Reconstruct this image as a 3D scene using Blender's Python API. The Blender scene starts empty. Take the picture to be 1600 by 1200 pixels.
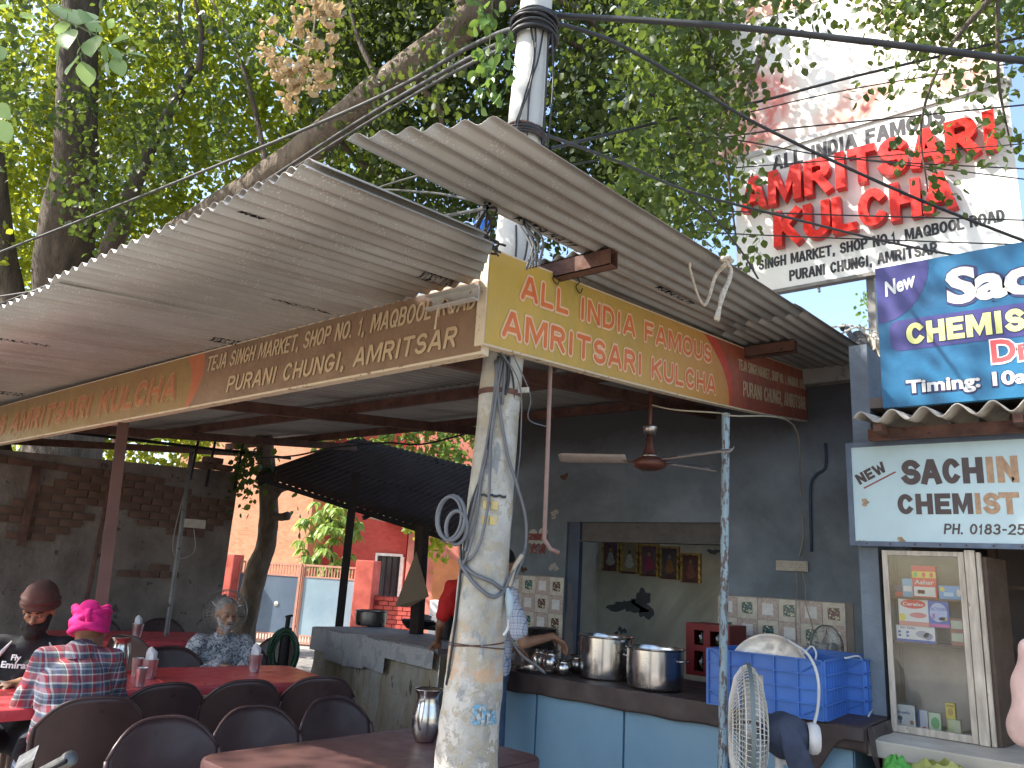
import bpy, bmesh, math, random
import numpy as np
from mathutils import Vector, Matrix, noise as mnoise

random.seed(7)
rng = np.random.default_rng(11)
S = bpy.context.scene
COL = S.collection
R = math.radians

# ------------------------------------------------------------------ camera
cam_data = bpy.data.cameras.new('camera')
cam = bpy.data.objects.new('camera', cam_data)
COL.objects.link(cam)
fw, rt, up = Vector((-0.613255, 0.751925, 0.241922)), Vector((0.782741, 0.619602, 0.05839)), Vector((0.10599, -0.22517, 0.968537))
cam.matrix_world = Matrix(((rt.x, up.x, -fw.x, 0), (rt.y, up.y, -fw.y, 0), (rt.z, up.z, -fw.z, 1.5), (0, 0, 0, 1)))
cam_data.sensor_width = 36
cam_data.lens = 27.0
cam_data.clip_start = 0.05
cam_data.clip_end = 600
S.camera = cam

# ------------------------------------------------------------------ sky, sun, exposure
SUN_TO = Vector((-0.50, -0.50, 0.72)).normalized()
elev = math.asin(SUN_TO.z)
world = bpy.data.worlds.new('World')
S.world = world
world.use_nodes = True
wn = world.node_tree.nodes
wl = world.node_tree.links
sky = wn.new('ShaderNodeTexSky')
sky.sky_type = 'NISHITA'
sky.sun_disc = False
sky.sun_elevation = elev
sky.sun_rotation = math.atan2(SUN_TO.x, SUN_TO.y)
sky.dust_density = 2.0
wl.new(sky.outputs[0], wn['Background'].inputs[0])
wn['Background'].inputs[1].default_value = 0.15
sun_d = bpy.data.lights.new('sun', 'SUN')
sun_d.energy = 4.3
sun_d.angle = R(0.53)
sun_d.color = (1.0, 0.95, 0.86)
sun = bpy.data.objects.new('sun', sun_d)
sun.rotation_euler = SUN_TO.to_track_quat('Z', 'Y').to_euler()
COL.objects.link(sun)
S.view_settings.view_transform = 'Standard'
S.view_settings.look = 'None'
S.view_settings.gamma = 1
S.view_settings.use_curve_mapping = False
S.view_settings.exposure = 1.6
S.render.engine = 'CYCLES'
S.cycles.max_bounces = 8
S.cycles.diffuse_bounces = 5
S.cycles.transparent_max_bounces = 12

# ------------------------------------------------------------------ mesh helpers
class MB:
    """collects primitives, then links them as ONE mesh object"""
    def __init__(s):
        s.v, s.f, s.m = [], [], []
    def add(s, vs, fs, mi=0):
        o = len(s.v)
        s.v += [tuple(v) for v in vs]
        s.f += [tuple(i + o for i in f) for f in fs]
        s.m += [mi] * len(fs)
        return s
    def box(s, a, b, mi=0, rz=0.0):
        """axis box from corner a to corner b, turned rz about its centre"""
        x0, y0, z0 = a; x1, y1, z1 = b
        vs = [(x0, y0, z0), (x1, y0, z0), (x1, y1, z0), (x0, y1, z0), (x0, y0, z1), (x1, y0, z1), (x1, y1, z1), (x0, y1, z1)]
        if rz:
            cx, cy = (x0 + x1) / 2, (y0 + y1) / 2; c, sn = math.cos(rz), math.sin(rz)
            vs = [(cx + (x - cx) * c - (y - cy) * sn, cy + (x - cx) * sn + (y - cy) * c, z) for x, y, z in vs]
        return s.add(vs, [(0, 3, 2, 1), (4, 5, 6, 7), (0, 1, 5, 4), (1, 2, 6, 5), (2, 3, 7, 6), (3, 0, 4, 7)], mi)
    def obox(s, o, ax, ay, az, mi=0):
        """box from corner o along three edge vectors"""
        o, ax, ay, az = map(Vector, (o, ax, ay, az))
        vs = [o, o + ax, o + ax + ay, o + ay, o + az, o + ax + az, o + ax + ay + az, o + ay + az]
        return s.add(vs, [(0, 3, 2, 1), (4, 5, 6, 7), (0, 1, 5, 4), (1, 2, 6, 5), (2, 3, 7, 6), (3, 0, 4, 7)], mi)
    def beam(s, p, q, w, h, mi=0, upv=(0, 0, 1)):
        """rectangular bar between two centre points"""
        p, q = Vector(p), Vector(q); d = q - p
        side = d.cross(Vector(upv)).normalized(); u = side.cross(d).normalized()
        o = p - side * w / 2 - u * h / 2
        return s.obox(o, d, side * w, u * h, mi)
    def tube(s, pts, r, n=8, mi=0, cap=True):
        pts = [Vector(p) for p in pts]
        rs = r if isinstance(r, (list, tuple)) else [r] * len(pts)
        rings = []; prev = None
        for i, p in enumerate(pts):
            t = (pts[min(i + 1, len(pts) - 1)] - pts[max(i - 1, 0)])
            if t.length < 1e-9: t = Vector((0, 0, 1))
            t.normalize()
            if prev is None:
                a = Vector((0, 0, 1)) if abs(t.z) < .9 else Vector((1, 0, 0))
                u = t.cross(a).normalized()
            else:
                u = (prev - t * prev.dot(t))
                if u.length < 1e-6: u = t.cross(Vector((0, 0, 1)))
                u.normalize()
            prev = u; w = t.cross(u)
            rings.append([p + (u * math.cos(2 * math.pi * k / n) + w * math.sin(2 * math.pi * k / n)) * rs[i] for k in range(n)])
        vs = [v for rg in rings for v in rg]; fs = []
        for i in range(len(pts) - 1):
            for k in range(n):
                k2 = (k + 1) % n
                fs.append((i * n + k, i * n + k2, (i + 1) * n + k2, (i + 1) * n + k))
        if cap:
            fs.append(tuple(range(n - 1, -1, -1))); b = (len(pts) - 1) * n
            fs.append(tuple(b + k for k in range(n)))
        return s.add(vs, fs, mi)
    def lathe(s, prof, c=(0, 0, 0), n=24, mi=0, axis=None):
        """prof: list of (radius, height) about c; axis: optional direction"""
        c = Vector(c)
        if axis is None: X, Y, Z = Vector((1, 0, 0)), Vector((0, 1, 0)), Vector((0, 0, 1))
        else:
            Z = Vector(axis).normalized(); X = Z.orthogonal().normalized(); Y = Z.cross(X)
        ring = min(p[0] for p in prof) > .55 * max(p[0] for p in prof) and len(prof) >= 4
        if ring and prof[0] != prof[-1]: prof = list(prof) + [prof[0]]
        vs = []; fs = []
        for r_, h in prof:
            for k in range(n):
                a = 2 * math.pi * k / n
                vs.append(c + X * (r_ * math.cos(a)) + Y * (r_ * math.sin(a)) + Z * h)
        for i in range(len(prof) - 1):
            for k in range(n):
                k2 = (k + 1) % n
                fs.append((i * n + k, i * n + k2, (i + 1) * n + k2, (i + 1) * n + k))
        if prof[0][0] > 1e-4 and not ring: fs.append(tuple(range(n - 1, -1, -1)))
        if prof[-1][0] > 1e-4 and not ring: fs.append(tuple((len(prof) - 1) * n + k for k in range(n)))
        return s.add(vs, fs, mi)
    def grid(s, fn, nu, nv, mi=0):
        """fn(u,v) in 0..1 -> point"""
        vs = [fn(i / nu, j / nv) for j in range(nv + 1) for i in range(nu + 1)]
        fs = [(j * (nu + 1) + i, j * (nu + 1) + i + 1, (j + 1) * (nu + 1) + i + 1, (j + 1) * (nu + 1) + i) for j in range(nv) for i in range(nu)]
        return s.add(vs, fs, mi)
    def ball(s, c, r, n=12, m=8, mi=0):
        r3 = r if isinstance(r, (list, tuple)) else (r, r, r)
        return s.grid(lambda u, v: (c[0] + r3[0] * math.sin(math.pi * v) * math.cos(2 * math.pi * u), c[1] + r3[1] * math.sin(math.pi * v) * math.sin(2 * math.pi * u), c[2] - r3[2] * math.cos(math.pi * v)), n, m, mi)
    def build(s, name, mats, parent=None, smooth=False, bevel=0, solid=0, shift=True, merge=False, auto=None):
        me = bpy.data.meshes.new(name)
        vs = s.v
        if parent is not None and shift:
            ox, oy, oz = ORG.get(parent.name, (0, 0, 0))
            vs = [(x - ox, y - oy, z - oz) for x, y, z in vs]
        me.from_pydata(vs, [], s.f)
        mats = mats if isinstance(mats, (list, tuple)) else [mats]
        for mm in mats: me.materials.append(mm)
        if len(mats) > 1: me.polygons.foreach_set('material_index', s.m)
        if merge or bevel:
            bm = bmesh.new(); bm.from_mesh(me)
            if merge: bmesh.ops.remove_doubles(bm, verts=bm.verts, dist=1e-4)
            if bevel:
                es = [e for e in bm.edges if len(e.link_faces) == 2 and e.calc_face_angle(0) > R(50)]
                bmesh.ops.bevel(bm, geom=es, offset=bevel, segments=2, profile=.7, affect='EDGES', clamp_overlap=True)
            bm.to_mesh(me); bm.free()
        if smooth:
            me.polygons.foreach_set('use_smooth', [True] * len(me.polygons))
            if auto: me.set_sharp_from_angle(angle=R(auto))
        me.update()
        o = bpy.data.objects.new(name, me)
        COL.objects.link(o)
        if parent is not None:
            o.parent = parent
            ORG[o.name] = ORG.get(parent.name, (0, 0, 0)) if shift else (0, 0, 0)
        else: ORG[o.name] = (0, 0, 0)
        if solid:
            md = o.modifiers.new('thick', 'SOLIDIFY'); md.thickness = solid; md.offset = 0
        return o

ORG = {}
def tag(o, label=None, cat=None, group=None, kind=None):
    if label: o['label'] = label
    if cat: o['category'] = cat
    if group: o['group'] = group
    if kind: o['kind'] = kind
    return o
def thing(name, label, cat, loc=(0, 0, 0), rz=0, group=None):
    o = bpy.data.objects.new(name, None); COL.objects.link(o)
    o.location = loc; o.rotation_euler = (0, 0, rz); o.empty_display_size = .1
    ORG[o.name] = tuple(loc) if not rz else (0, 0, 0)
    return tag(o, label, cat, group)
def local(name, label, cat, loc, rz=0, group=None):
    """a thing whose parts are modelled in its own local coordinates"""
    o = thing(name, label, cat, loc, rz, group); ORG[o.name] = (0, 0, 0); return o
def kids(o): return [c for c in bpy.data.objects if c.parent is o]
def copy_tree(o, loc=None, rz=None, label=None, group=None, parent=None, table=None):
    if table is None:
        table = {}
        for c in bpy.data.objects:
            if c.parent: table.setdefault(c.parent.name, []).append(c)
    c = o.copy(); COL.objects.link(c)
    if parent is not None: c.parent = parent
    if loc is not None: c.location = loc
    if rz is not None: c.rotation_euler = (0, 0, rz)
    if label: c['label'] = label
    if group: c['group'] = group
    for ch in table.get(o.name, []): copy_tree(ch, parent=c, table=table)
    return c

# ------------------------------------------------------------------ materials
MATS = {}
def nmat(name):
    m = bpy.data.materials.new(name); m.use_nodes = True; MATS[name] = m
    nt = m.node_tree; return m, nt, nt.nodes['Principled BSDF'], nt.nodes['Material Output']
def texco(nt, kind='Object', scale=(1, 1, 1)):
    tc = nt.nodes.new('ShaderNodeTexCoord'); mp = nt.nodes.new('ShaderNodeMapping')
    mp.inputs['Scale'].default_value = scale
    nt.links.new(tc.outputs[kind], mp.inputs[0]); return mp.outputs[0]
def tnoise(nt, vec, scale, detail=4, rough=.6, dist=0):
    n = nt.nodes.new('ShaderNodeTexNoise'); n.inputs['Scale'].default_value = scale
    n.inputs['Detail'].default_value = detail; n.inputs['Roughness'].default_value = rough
    n.inputs['Distortion'].default_value = dist
    nt.links.new(vec, n.inputs['Vector']); return n.outputs['Fac']
def ramp(nt, fac, stops, interp='LINEAR'):
    r_ = nt.nodes.new('ShaderNodeValToRGB'); r_.color_ramp.interpolation = interp
    e = r_.color_ramp.elements
    while len(e) < len(stops): e.new(.5)
    for i, (p, c) in enumerate(stops):
        e[i].position = p; e[i].color = (c, c, c, 1) if isinstance(c, (int, float)) else (*c, 1)
    nt.links.new(fac, r_.inputs[0]); return r_.outputs[0]
def mix(nt, fac, a, b, mode='MIX'):
    m = nt.nodes.new('ShaderNodeMix'); m.data_type = 'RGBA'; m.blend_type = mode
    for sock, v in ((m.inputs[0], fac), (m.inputs[6], a), (m.inputs[7], b)):
        if hasattr(v, 'is_linked') or isinstance(v, bpy.types.NodeSocket): nt.links.new(v, sock)
        elif isinstance(v, (int, float)): sock.default_value = v
        else: sock.default_value = (*v, 1)
    return m.outputs[2]
def maths(nt, op, a, b=None, c=None):
    m = nt.nodes.new('ShaderNodeMath'); m.operation = op
    for i, v in enumerate((a, b, c)):
        if v is None: continue
        if isinstance(v, bpy.types.NodeSocket): nt.links.new(v, m.inputs[i])
        else: m.inputs[i].default_value = v
    return m.outputs[0]
def bump(nt, pb, height, strength=.3, dist=.01):
    b = nt.nodes.new('ShaderNodeBump'); b.inputs['Strength'].default_value = strength; b.inputs['Distance'].default_value = dist
    nt.links.new(height, b.inputs['Height']); nt.links.new(b.outputs[0], pb.inputs['Normal'])
def mat(name, col, rough=.7, metal=0, var=.18, scale=6, col2=None, patch=None, bmp=.15, bscale=60, bdist=.004, spec=.4, stretch=(1, 1, 1), rvar=.12, stain=None):
    """plain paint or stuff with soft variation; patch=(threshold, colour) breaks it with worn spots"""
    m, nt, pb, out = nmat(name)
    v = texco(nt, 'Object', stretch)
    f = tnoise(nt, v, scale, 5)
    lo = tuple(max(0, c * (1 - var)) for c in col); hi = tuple(min(1, c * (1 + var)) for c in (col2 or col))
    c = ramp(nt, f, [(.3, lo), (.7, hi)])
    if stain:
        g = ramp(nt, tnoise(nt, v, scale * .35, 6, .7, .6), [(.45, 0), (.68, 1)])
        c = mix(nt, g, c, stain)
    if patch:
        th, pc = patch[0], patch[1]; ps = patch[2] if len(patch) > 2 else scale * 2.3
        g = ramp(nt, tnoise(nt, v, ps, 6, .65), [(th, 0), (th + .03, 1)])
        c = mix(nt, g, c, pc)
    nt.links.new(c, pb.inputs['Base Color'])
    r2 = ramp(nt, tnoise(nt, v, scale * 3, 3), [(.3, max(0.02, rough - rvar)), (.7, min(1, rough + rvar))])
    nt.links.new(r2, pb.inputs['Roughness'])
    pb.inputs['Metallic'].default_value = metal
    pb.inputs['Specular IOR Level'].default_value = spec
    if bmp: bump(nt, pb, tnoise(nt, v, bscale, 4), bmp, bdist)
    return m
def leafmat(name, c1, c2, trans=.5, rough=.45, tcol=None):
    m, nt, pb, out = nmat(name)
    gi = nt.nodes.new('ShaderNodeNewGeometry')
    at = gi.outputs['Random Per Island']
    c = ramp(nt, at, [(0, c1), (1, c2)])
    nt.links.new(c, pb.inputs['Base Color']); pb.inputs['Roughness'].default_value = rough
    pb.inputs['Specular IOR Level'].default_value = .35
    tr = nt.nodes.new('ShaderNodeBsdfTranslucent')
    tc = mix(nt, .6, c, tcol or (0.30, 0.42, 0.03))
    nt.links.new(tc, tr.inputs[0])
    mx = nt.nodes.new('ShaderNodeMixShader'); mx.inputs[0].default_value = trans
    nt.links.new(pb.outputs[0], mx.inputs[1]); nt.links.new(tr.outputs[0], mx.inputs[2])
    nt.links.new(mx.outputs[0], out.inputs[0])
    return m
def glassmat(name, col=(1, 1, 1), rough=.03, alpha=.22):
    m, nt, pb, out = nmat(name)
    tr = nt.nodes.new('ShaderNodeBsdfTransparent'); gl = nt.nodes.new('ShaderNodeBsdfGlossy'); gl.inputs['Roughness'].default_value = rough
    tr.inputs[0].default_value = (*col, 1)
    fr = nt.nodes.new('ShaderNodeFresnel'); fr.inputs[0].default_value = 1.45
    f2 = maths(nt, 'ADD', fr.outputs[0], alpha * .2)
    mx = nt.nodes.new('ShaderNodeMixShader'); nt.links.new(f2, mx.inputs[0])
    nt.links.new(tr.outputs[0], mx.inputs[1]); nt.links.new(gl.outputs[0], mx.inputs[2]); nt.links.new(mx.outputs[0], out.inputs[0])
    return m

# ------------------------------------------------------------------ lettering
def letters(txt, o, ux, uy, h, w=None, m=None, parent=None, bold=.0, ext=0.001, shear=0, space=1.0, lift=.003, name='lettering', fit_h=True, bev=0):
    """txt set on the plane through o (lower left) with unit axes ux, uy; cap height h, total width w"""
    cu = bpy.data.curves.new('t', 'FONT'); cu.body = txt; cu.size = 1; cu.offset = bold; cu.shear = shear
    cu.space_character = space; cu.resolution_u = 3; cu.extrude = .01
    ob = bpy.data.objects.new('t', cu); me = bpy.data.meshes.new_from_object(ob)
    bpy.data.objects.remove(ob); bpy.data.curves.remove(cu)
    n = len(me.vertices); co = np.empty(n * 3); me.vertices.foreach_get('co', co); co = co.reshape(-1, 3)
    ux, uy = Vector(ux).normalized(), Vector(uy).normalized(); nz = ux.cross(uy)
    x0, x1 = co[:, 0].min(), co[:, 0].max()
    sx = (w / (x1 - x0)) if w else h / .7
    sy = h / .7
    zz = (co[:, 2] + .01) / .02
    P = np.array(o)[None, :] + np.outer((co[:, 0] - (x0 if w else 0)) * sx, ux) + np.outer(co[:, 1] * sy, uy) + np.outer(lift + zz * ext, nz)
    if parent is not None: P = P - np.array(ORG.get(parent.name, (0, 0, 0)))[None, :]
    me.vertices.foreach_set('co', P.ravel()); me.materials.clear(); me.materials.append(m); me.name = name; me.update()
    ob = bpy.data.objects.new(name, me); COL.objects.link(ob)
    if parent is not None: ob.parent = parent
    return ob
def V(*a): return Vector(a if len(a) == 3 else a[0])
def lerp(a, b, t): return tuple(a[i] + (b[i] - a[i]) * t for i in range(3))
def catmull(pts, n=6):
    P = [Vector(p) for p in pts]; P = [P[0] * 2 - P[1]] + P + [P[-1] * 2 - P[-2]]; out = []
    for i in range(1, len(P) - 2):
        for k in range(n):
            t = k / n; a, b, c, d = P[i - 1:i + 3]
            out.append(.5 * ((2 * b) + (c - a) * t + (2 * a - 5 * b + 4 * c - d) * t * t + (3 * b - a - 3 * c + d) * t ** 3))
    out.append(P[-2]); return out


# ------------------------------------------------------------------ a plain bold stroke alphabet for painted and cut-out letters
def _arc(cx, cy, rx, ry, a0, a1, n=9):
    return [(cx + rx * math.cos(R(a0 + (a1 - a0) * i / n)), cy + ry * math.sin(R(a0 + (a1 - a0) * i / n))) for i in range(n + 1)]
GLY = {
 'A': [[(0, 0), (.43, 1), (.57, 1), (1, 0)], [(.2, .30), (.8, .30)]],
 'B': [[(0, 0), (0, 1)], [(.05, 1), (.55, 1)] + _arc(.6, .765, .33, .235, 90, -90) + [(.05, .53)], [(.5, .53)] + _arc(.62, .265, .38, .265, 90, -90) + [(.05, 0)]],
 'C': [_arc(.5, .5, .5, .5, 42, 318, 16)],
 'D': [[(0, 0), (0, 1), (.45, 1)] + _arc(.45, .5, .55, .5, 90, -90, 14) + [(0, 0)]],
 'E': [[(1, 1), (0, 1), (0, 0), (1, 0)], [(0, .5), (.85, .5)]],
 'F': [[(1, 1), (0, 1), (0, 0)], [(0, .52), (.85, .52)]],
 'G': [_arc(.5, .5, .5, .5, 42, 318, 16) + [(.97, .42), (.55, .42)]],
 'H': [[(0, 0), (0, 1)], [(1, 0), (1, 1)], [(0, .5), (1, .5)]],
 'I': [[(.5, 0), (.5, 1)]],
 'J': [[(1, 1), (1, .3)] + _arc(.5, .3, .5, .3, 0, -170, 9)],
 'K': [[(0, 0), (0, 1)], [(1, 1), (.05, .42)], [(.33, .58), (1, 0)]],
 'L': [[(0, 1), (0, 0), (1, 0)]],
 'M': [[(0, 0), (0, 1), (.12, 1), (.5, .12), (.88, 1), (1, 1), (1, 0)]],
 'N': [[(0, 0), (0, 1), (.08, 1), (.92, 0), (1, 0), (1, 1)]],
 'O': [_arc(.5, .5, .5, .5, 90, 450, 22)],
 'P': [[(0, 0), (0, 1)], [(.05, 1), (.55, 1)] + _arc(.58, .74, .42, .26, 90, -90) + [(0, .48)]],
 'Q': [_arc(.5, .5, .5, .5, 90, 450, 22), [(.6, .28), (1, 0)]],
 'R': [[(0, 0), (0, 1)], [(.05, 1), (.55, 1)] + _arc(.58, .75, .38, .25, 90, -90) + [(0, .5)], [(.5, .5), (1, 0)]],
 'S': [_arc(.5, .745, .46, .255, 25, 270, 10) + _arc(.5, .26, .5, .26, 85, -160, 11)],
 'T': [[(.5, 0), (.5, 1)], [(0, 1), (1, 1)]],
 'U': [[(0, 1), (0, .35)] + _arc(.5, .35, .5, .35, 180, 360, 12) + [(1, 1)]],
 'V': [[(0, 1), (.45, 0), (.55, 0), (1, 1)]],
 'W': [[(0, 1), (.22, 0), (.28, 0), (.5, .8), (.72, 0), (.78, 0), (1, 1)]],
 'X': [[(0, 0), (1, 1)], [(0, 1), (1, 0)]], 'Y': [[(0, 1), (.5, .45), (1, 1)], [(.5, .45), (.5, 0)]],
 'Z': [[(0, 1), (1, 1), (0, 0), (1, 0)]],
 '0': [_arc(.5, .5, .5, .5, 90, 450, 20)], '1': [[(.15, .75), (.6, 1), (.6, 0)]],
 '2': [_arc(.5, .7, .46, .3, 160, -30, 9) + [(0, 0), (1, 0)]],
 '3': [_arc(.47, .75, .42, .25, 150, -90, 9), _arc(.47, .26, .5, .26, 90, -150, 10)],
 '5': [[(.9, 1), (.12, 1), (.06, .55)] + _arc(.47, .32, .5, .32, 110, -150, 10)],
 '7': [[(0, 1), (1, 1), (.35, 0)]],
 '8': [_arc(.5, .755, .40, .245, 90, 450, 14), _arc(.5, .265, .5, .265, 90, 450, 14)],
 '.': [[(.5, 0), (.5, .03)]], ',': [[(.6, .04), (.35, -.16)]], '-': [[(.1, .45), (.9, .45)]], ':': [[(.5, .08), (.5, .11)], [(.5, .6), (.5, .63)]],
}
GW = {'I': .12, 'M': .86, 'W': .95, 'L': .5, 'E': .52, 'F': .5, 'T': .62, 'J': .45, '.': .06, ',': .1, '-': .3, ':': .06, '1': .3, 'A': .68, ' ': .26, 'S': .56, 'O': .66, 'C': .62, 'G': .64, 'Q': .68, 'N': .6}
def block(txt, o, ux, uy, h, w, m, parent, sw=.2, ext=.001, lift=.0015, grow=0, shear=0, rnd=True, name='lettering', gap=.13, sides=None):
    """bold letters on the plane through o; h cap height, w total width, sw stroke width as a share of h"""
    ux, uy = Vector(ux).normalized(), Vector(uy).normalized(); nz = ux.cross(uy).normalized()
    hw = sw * h / 2; adv = [GW.get(c, .58) for c in txt]
    nat = sum((a + sw + gap) for a in adv) - gap
    k = w / (nat * h); x = 0.0; mb = MB(); lay = 0
    for c, a in zip(txt, adv):
        lay = 0
        if c != ' ':
            x0 = (x + sw / 2) * h * k; cw = a * h * k
            if sw * h * (k - 1) < 0: pass
            for pl in GLY.get(c, []):
                P_ = [((x0 + cw * px_), hw + (h - 2 * hw) * py_) for px_, py_ in pl]
                P_ = [(p[0] + shear * p[1], p[1]) for p in P_]
                q = []
                for p in P_:
                    if not q or (abs(p[0] - q[-1][0]) + abs(p[1] - q[-1][1])) > 1e-6: q.append(p)
                P_ = q; closed = len(P_) > 3 and abs(P_[0][0] - P_[-1][0]) + abs(P_[0][1] - P_[-1][1]) < 1e-6
                r_ = hw * min(1.0, .55 + .45 * k) + grow; n = len(P_); L_, R_ = [], []
                for i in range(n):
                    a_ = P_[i - 1] if i > 0 else (P_[n - 2] if closed else None); b_ = P_[i + 1] if i < n - 1 else (P_[1] if closed else None)
                    def nrm(s, e):
                        d0, d1 = e[0] - s[0], e[1] - s[1]; l = math.hypot(d0, d1) or 1; return (-d1 / l, d0 / l)
                    n1 = nrm(a_, P_[i]) if a_ else nrm(P_[i], b_); n2 = nrm(P_[i], b_) if b_ else n1
                    mx, my = n1[0] + n2[0], n1[1] + n2[1]; ml = math.hypot(mx, my)
                    if ml < .35: mx, my, ml = n2[0], n2[1], 1.0
                    mx /= ml; my /= ml; cs_ = max(.55, mx * n2[0] + my * n2[1]); rr = r_ / cs_
                    ex_, ey_ = (0, 0)
                    if not closed and not rnd and i in (0, n - 1):
                        d_ = nrm(P_[i], b_) if i == 0 else nrm(a_, P_[i]); t_ = (d_[1], -d_[0]); sg = -1 if i == 0 else 1; ex_, ey_ = t_[0] * sg * r_, t_[1] * sg * r_
                    L_.append((P_[i][0] + mx * rr + ex_, P_[i][1] + my * rr + ey_)); R_.append((P_[i][0] - mx * rr + ex_, P_[i][1] - my * rr + ey_))
                top = lift + ext + lay * .00004; bot = lift
                def w3(p, z): return Vector(o) + ux * p[0] + uy * p[1] + nz * z
                vs = []; fs = []
                for i in range(n - 1):
                    top = lift + ext + lay * .00002; lay += 1
                    for j_ in (i, i + 1): vs += [w3(L_[j_], top), w3(R_[j_], top), w3(L_[j_], bot), w3(R_[j_], bot)]
                    a0, b0 = 8 * i, 8 * i + 4
                    fs += [(a0, a0 + 1, b0 + 1, b0), (a0, b0, b0 + 2, a0 + 2), (a0 + 1, a0 + 3, b0 + 3, b0 + 1)]
                if not closed: e0 = 8 * (n - 2) + 4; fs += [(0, 2, 3, 1), (e0, e0 + 1, e0 + 3, e0 + 2)]
                mb.add(vs, fs)
                if rnd and not closed:
                    lay += 1
                    for e_ in (P_[0], P_[-1]):
                        rg = [(e_[0] + r_ * math.cos(t * math.pi / 6), e_[1] + r_ * math.sin(t * math.pi / 6)) for t in range(12)]
                        mb.add([w3(p, lift + ext + lay * .00004) for p in rg] + [w3(p, bot) for p in rg], [tuple(range(12))] + [(t, t + 12, (t + 1) % 12 + 12, (t + 1) % 12) for t in range(12)])
                        lay += 1
                lay += 1
        x += a + sw + gap
    ob = mb.build(name, m, parent)
    if sides:
        ob.data.materials.append(sides)
        for p in ob.data.polygons: p.material_index = 0 if abs(p.normal.dot(nz)) > .7 else 1
    return ob


# ================================================================== materials used by the setting
m_sheet = None
def sheetmat():
    m, nt, pb, out = nmat('galvanised_sheet')
    v = texco(nt, 'Object')
    big = ramp(nt, tnoise(nt, v, 1.6, 5, .65, .8), [(.3, (.32, .305, .275)), (.7, (.43, .415, .38))])
    streak = ramp(nt, tnoise(nt, texco(nt, 'Object', (14, .8, 1)), 1.0, 4), [(.45, 0), (.75, .5)])
    c = mix(nt, streak, big, (.22, .17, .12))
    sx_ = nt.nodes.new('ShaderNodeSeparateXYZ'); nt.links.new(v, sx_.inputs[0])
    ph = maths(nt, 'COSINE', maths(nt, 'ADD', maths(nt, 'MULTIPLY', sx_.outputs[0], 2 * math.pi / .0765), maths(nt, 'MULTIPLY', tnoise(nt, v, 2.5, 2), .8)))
    dirt_shade = maths(nt, 'MULTIPLY', ramp(nt, ph, [(.0, 0), (.55, 0), (.97, .75)]), ramp(nt, tnoise(nt, texco(nt, 'Object', (6, 1.2, 1)), 1.3, 4), [(.25, .5), (.6, 1)]))  # brown crest lines: dirt, also painted in to deepen the corrugation's shading
    c = mix(nt, dirt_shade, c, (.19, .15, .115))
    vo = nt.nodes.new('ShaderNodeTexVoronoi'); vo.inputs['Scale'].default_value = 95; nt.links.new(v, vo.inputs['Vector'])
    sp = ramp(nt, vo.outputs['Distance'], [(.12, .55), (.32, 0)])
    nz = ramp(nt, tnoise(nt, v, 9, 3), [(.45, 0), (.6, 1)])
    c = mix(nt, maths(nt, 'MULTIPLY', sp, nz), c, (.78, .75, .68))
    nt.links.new(c, pb.inputs['Base Color']); pb.inputs['Roughness'].default_value = .5; pb.inputs['Metallic'].default_value = .25
    bump(nt, pb, tnoise(nt, v, 70, 3), .25, .002)
    return m
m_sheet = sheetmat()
m_sheetdark = mat('old_dark_sheet', (.055, .042, .038), .95, 0, spec=.1, scale=3, patch=(.66, (.02, .015, .012)))
m_rust = mat('rusted_steel', (.085, .042, .034), .8, .1, col2=(.14, .07, .05), scale=9, patch=(.62, (.05, .022, .018)), bmp=.5, bscale=90)
m_rustpost = mat('red_oxide_post', (.13, .065, .05), .6, .1, scale=5, patch=(.66, (.10, .04, .03)), bmp=.3)
m_blackiron = mat('black_iron', (.018, .016, .016), .6, .3, scale=10)
m_ground = mat('dusty_ground', (.24, .21, .17), .95, col2=(.31, .28, .23), scale=1.4, patch=(.62, (.24, .20, .16), 6), bmp=.5, bscale=30, bdist=.02)
m_road = mat('asphalt', (.12, .115, .11), .9, scale=4, bmp=.5, bscale=80, bdist=.01, patch=(.64, (.2, .18, .15), 2))
m_floor = mat('cement_floor', (.21, .18, .155), .8, scale=3, patch=(.6, (.12, .10, .09), 5), bmp=.3)
m_blue = mat('blue_grey_limewash', (.170, .212, .250), .85, col2=(.22, .262, .30), scale=2.2, patch=(.69, (.33, .33, .31), 7), bmp=.6, bscale=22, bdist=.01, stain=(.13, .145, .16))
m_bluedk = mat('dark_blue_gloss', (.05, .075, .12), .5, scale=4, patch=(.70, (.2, .2, .19), 8))
m_soot = mat('sooty_plaster', (.085, .08, .085), .9, scale=3, bmp=.5, bscale=30)
m_cream = mat('cream_wall', (.58, .55, .44), .85, col2=(.68, .65, .54), scale=1.6, stain=(.38, .35, .27), patch=(.76, (.22, .22, .21), 3.2), bmp=.2)
m_plast = mat('yard_plaster', (.15, .12, .10), .95, col2=(.22, .18, .15), scale=2.5, patch=(.62, (.085, .065, .055), 7), bmp=.8, bscale=18, bdist=.02)
m_brick = mat('old_brick', (.105, .058, .042), .95, col2=(.15, .085, .06), scale=5, patch=(.6, (.12, .085, .065), 14), bmp=.6, bscale=50, bdist=.006)
m_redbrick = mat('red_painted_brick', (.50, .075, .06), .85, col2=(.62, .12, .09), scale=4, bmp=.3)
m_concrete = mat('weathered_concrete', (.36, .34, .30), .9, scale=3, patch=(.6, (.22, .21, .19), 8), bmp=.6)
m_cookwall = mat('greasy_plinth', (.22, .175, .10), .85, col2=(.31, .26, .17), scale=5, patch=(.6, (.09, .085, .075), 5), bmp=.8, bscale=30, bdist=.01, stretch=(2.2, 2.2, .6), stain=(.36, .36, .33))
def pavemat():
    return mat('paving_slab', (.33, .31, .29), .9, scale=2.4, patch=(.6, (.24, .22, .2), 7), bmp=.4)
m_pave = pavemat()

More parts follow.
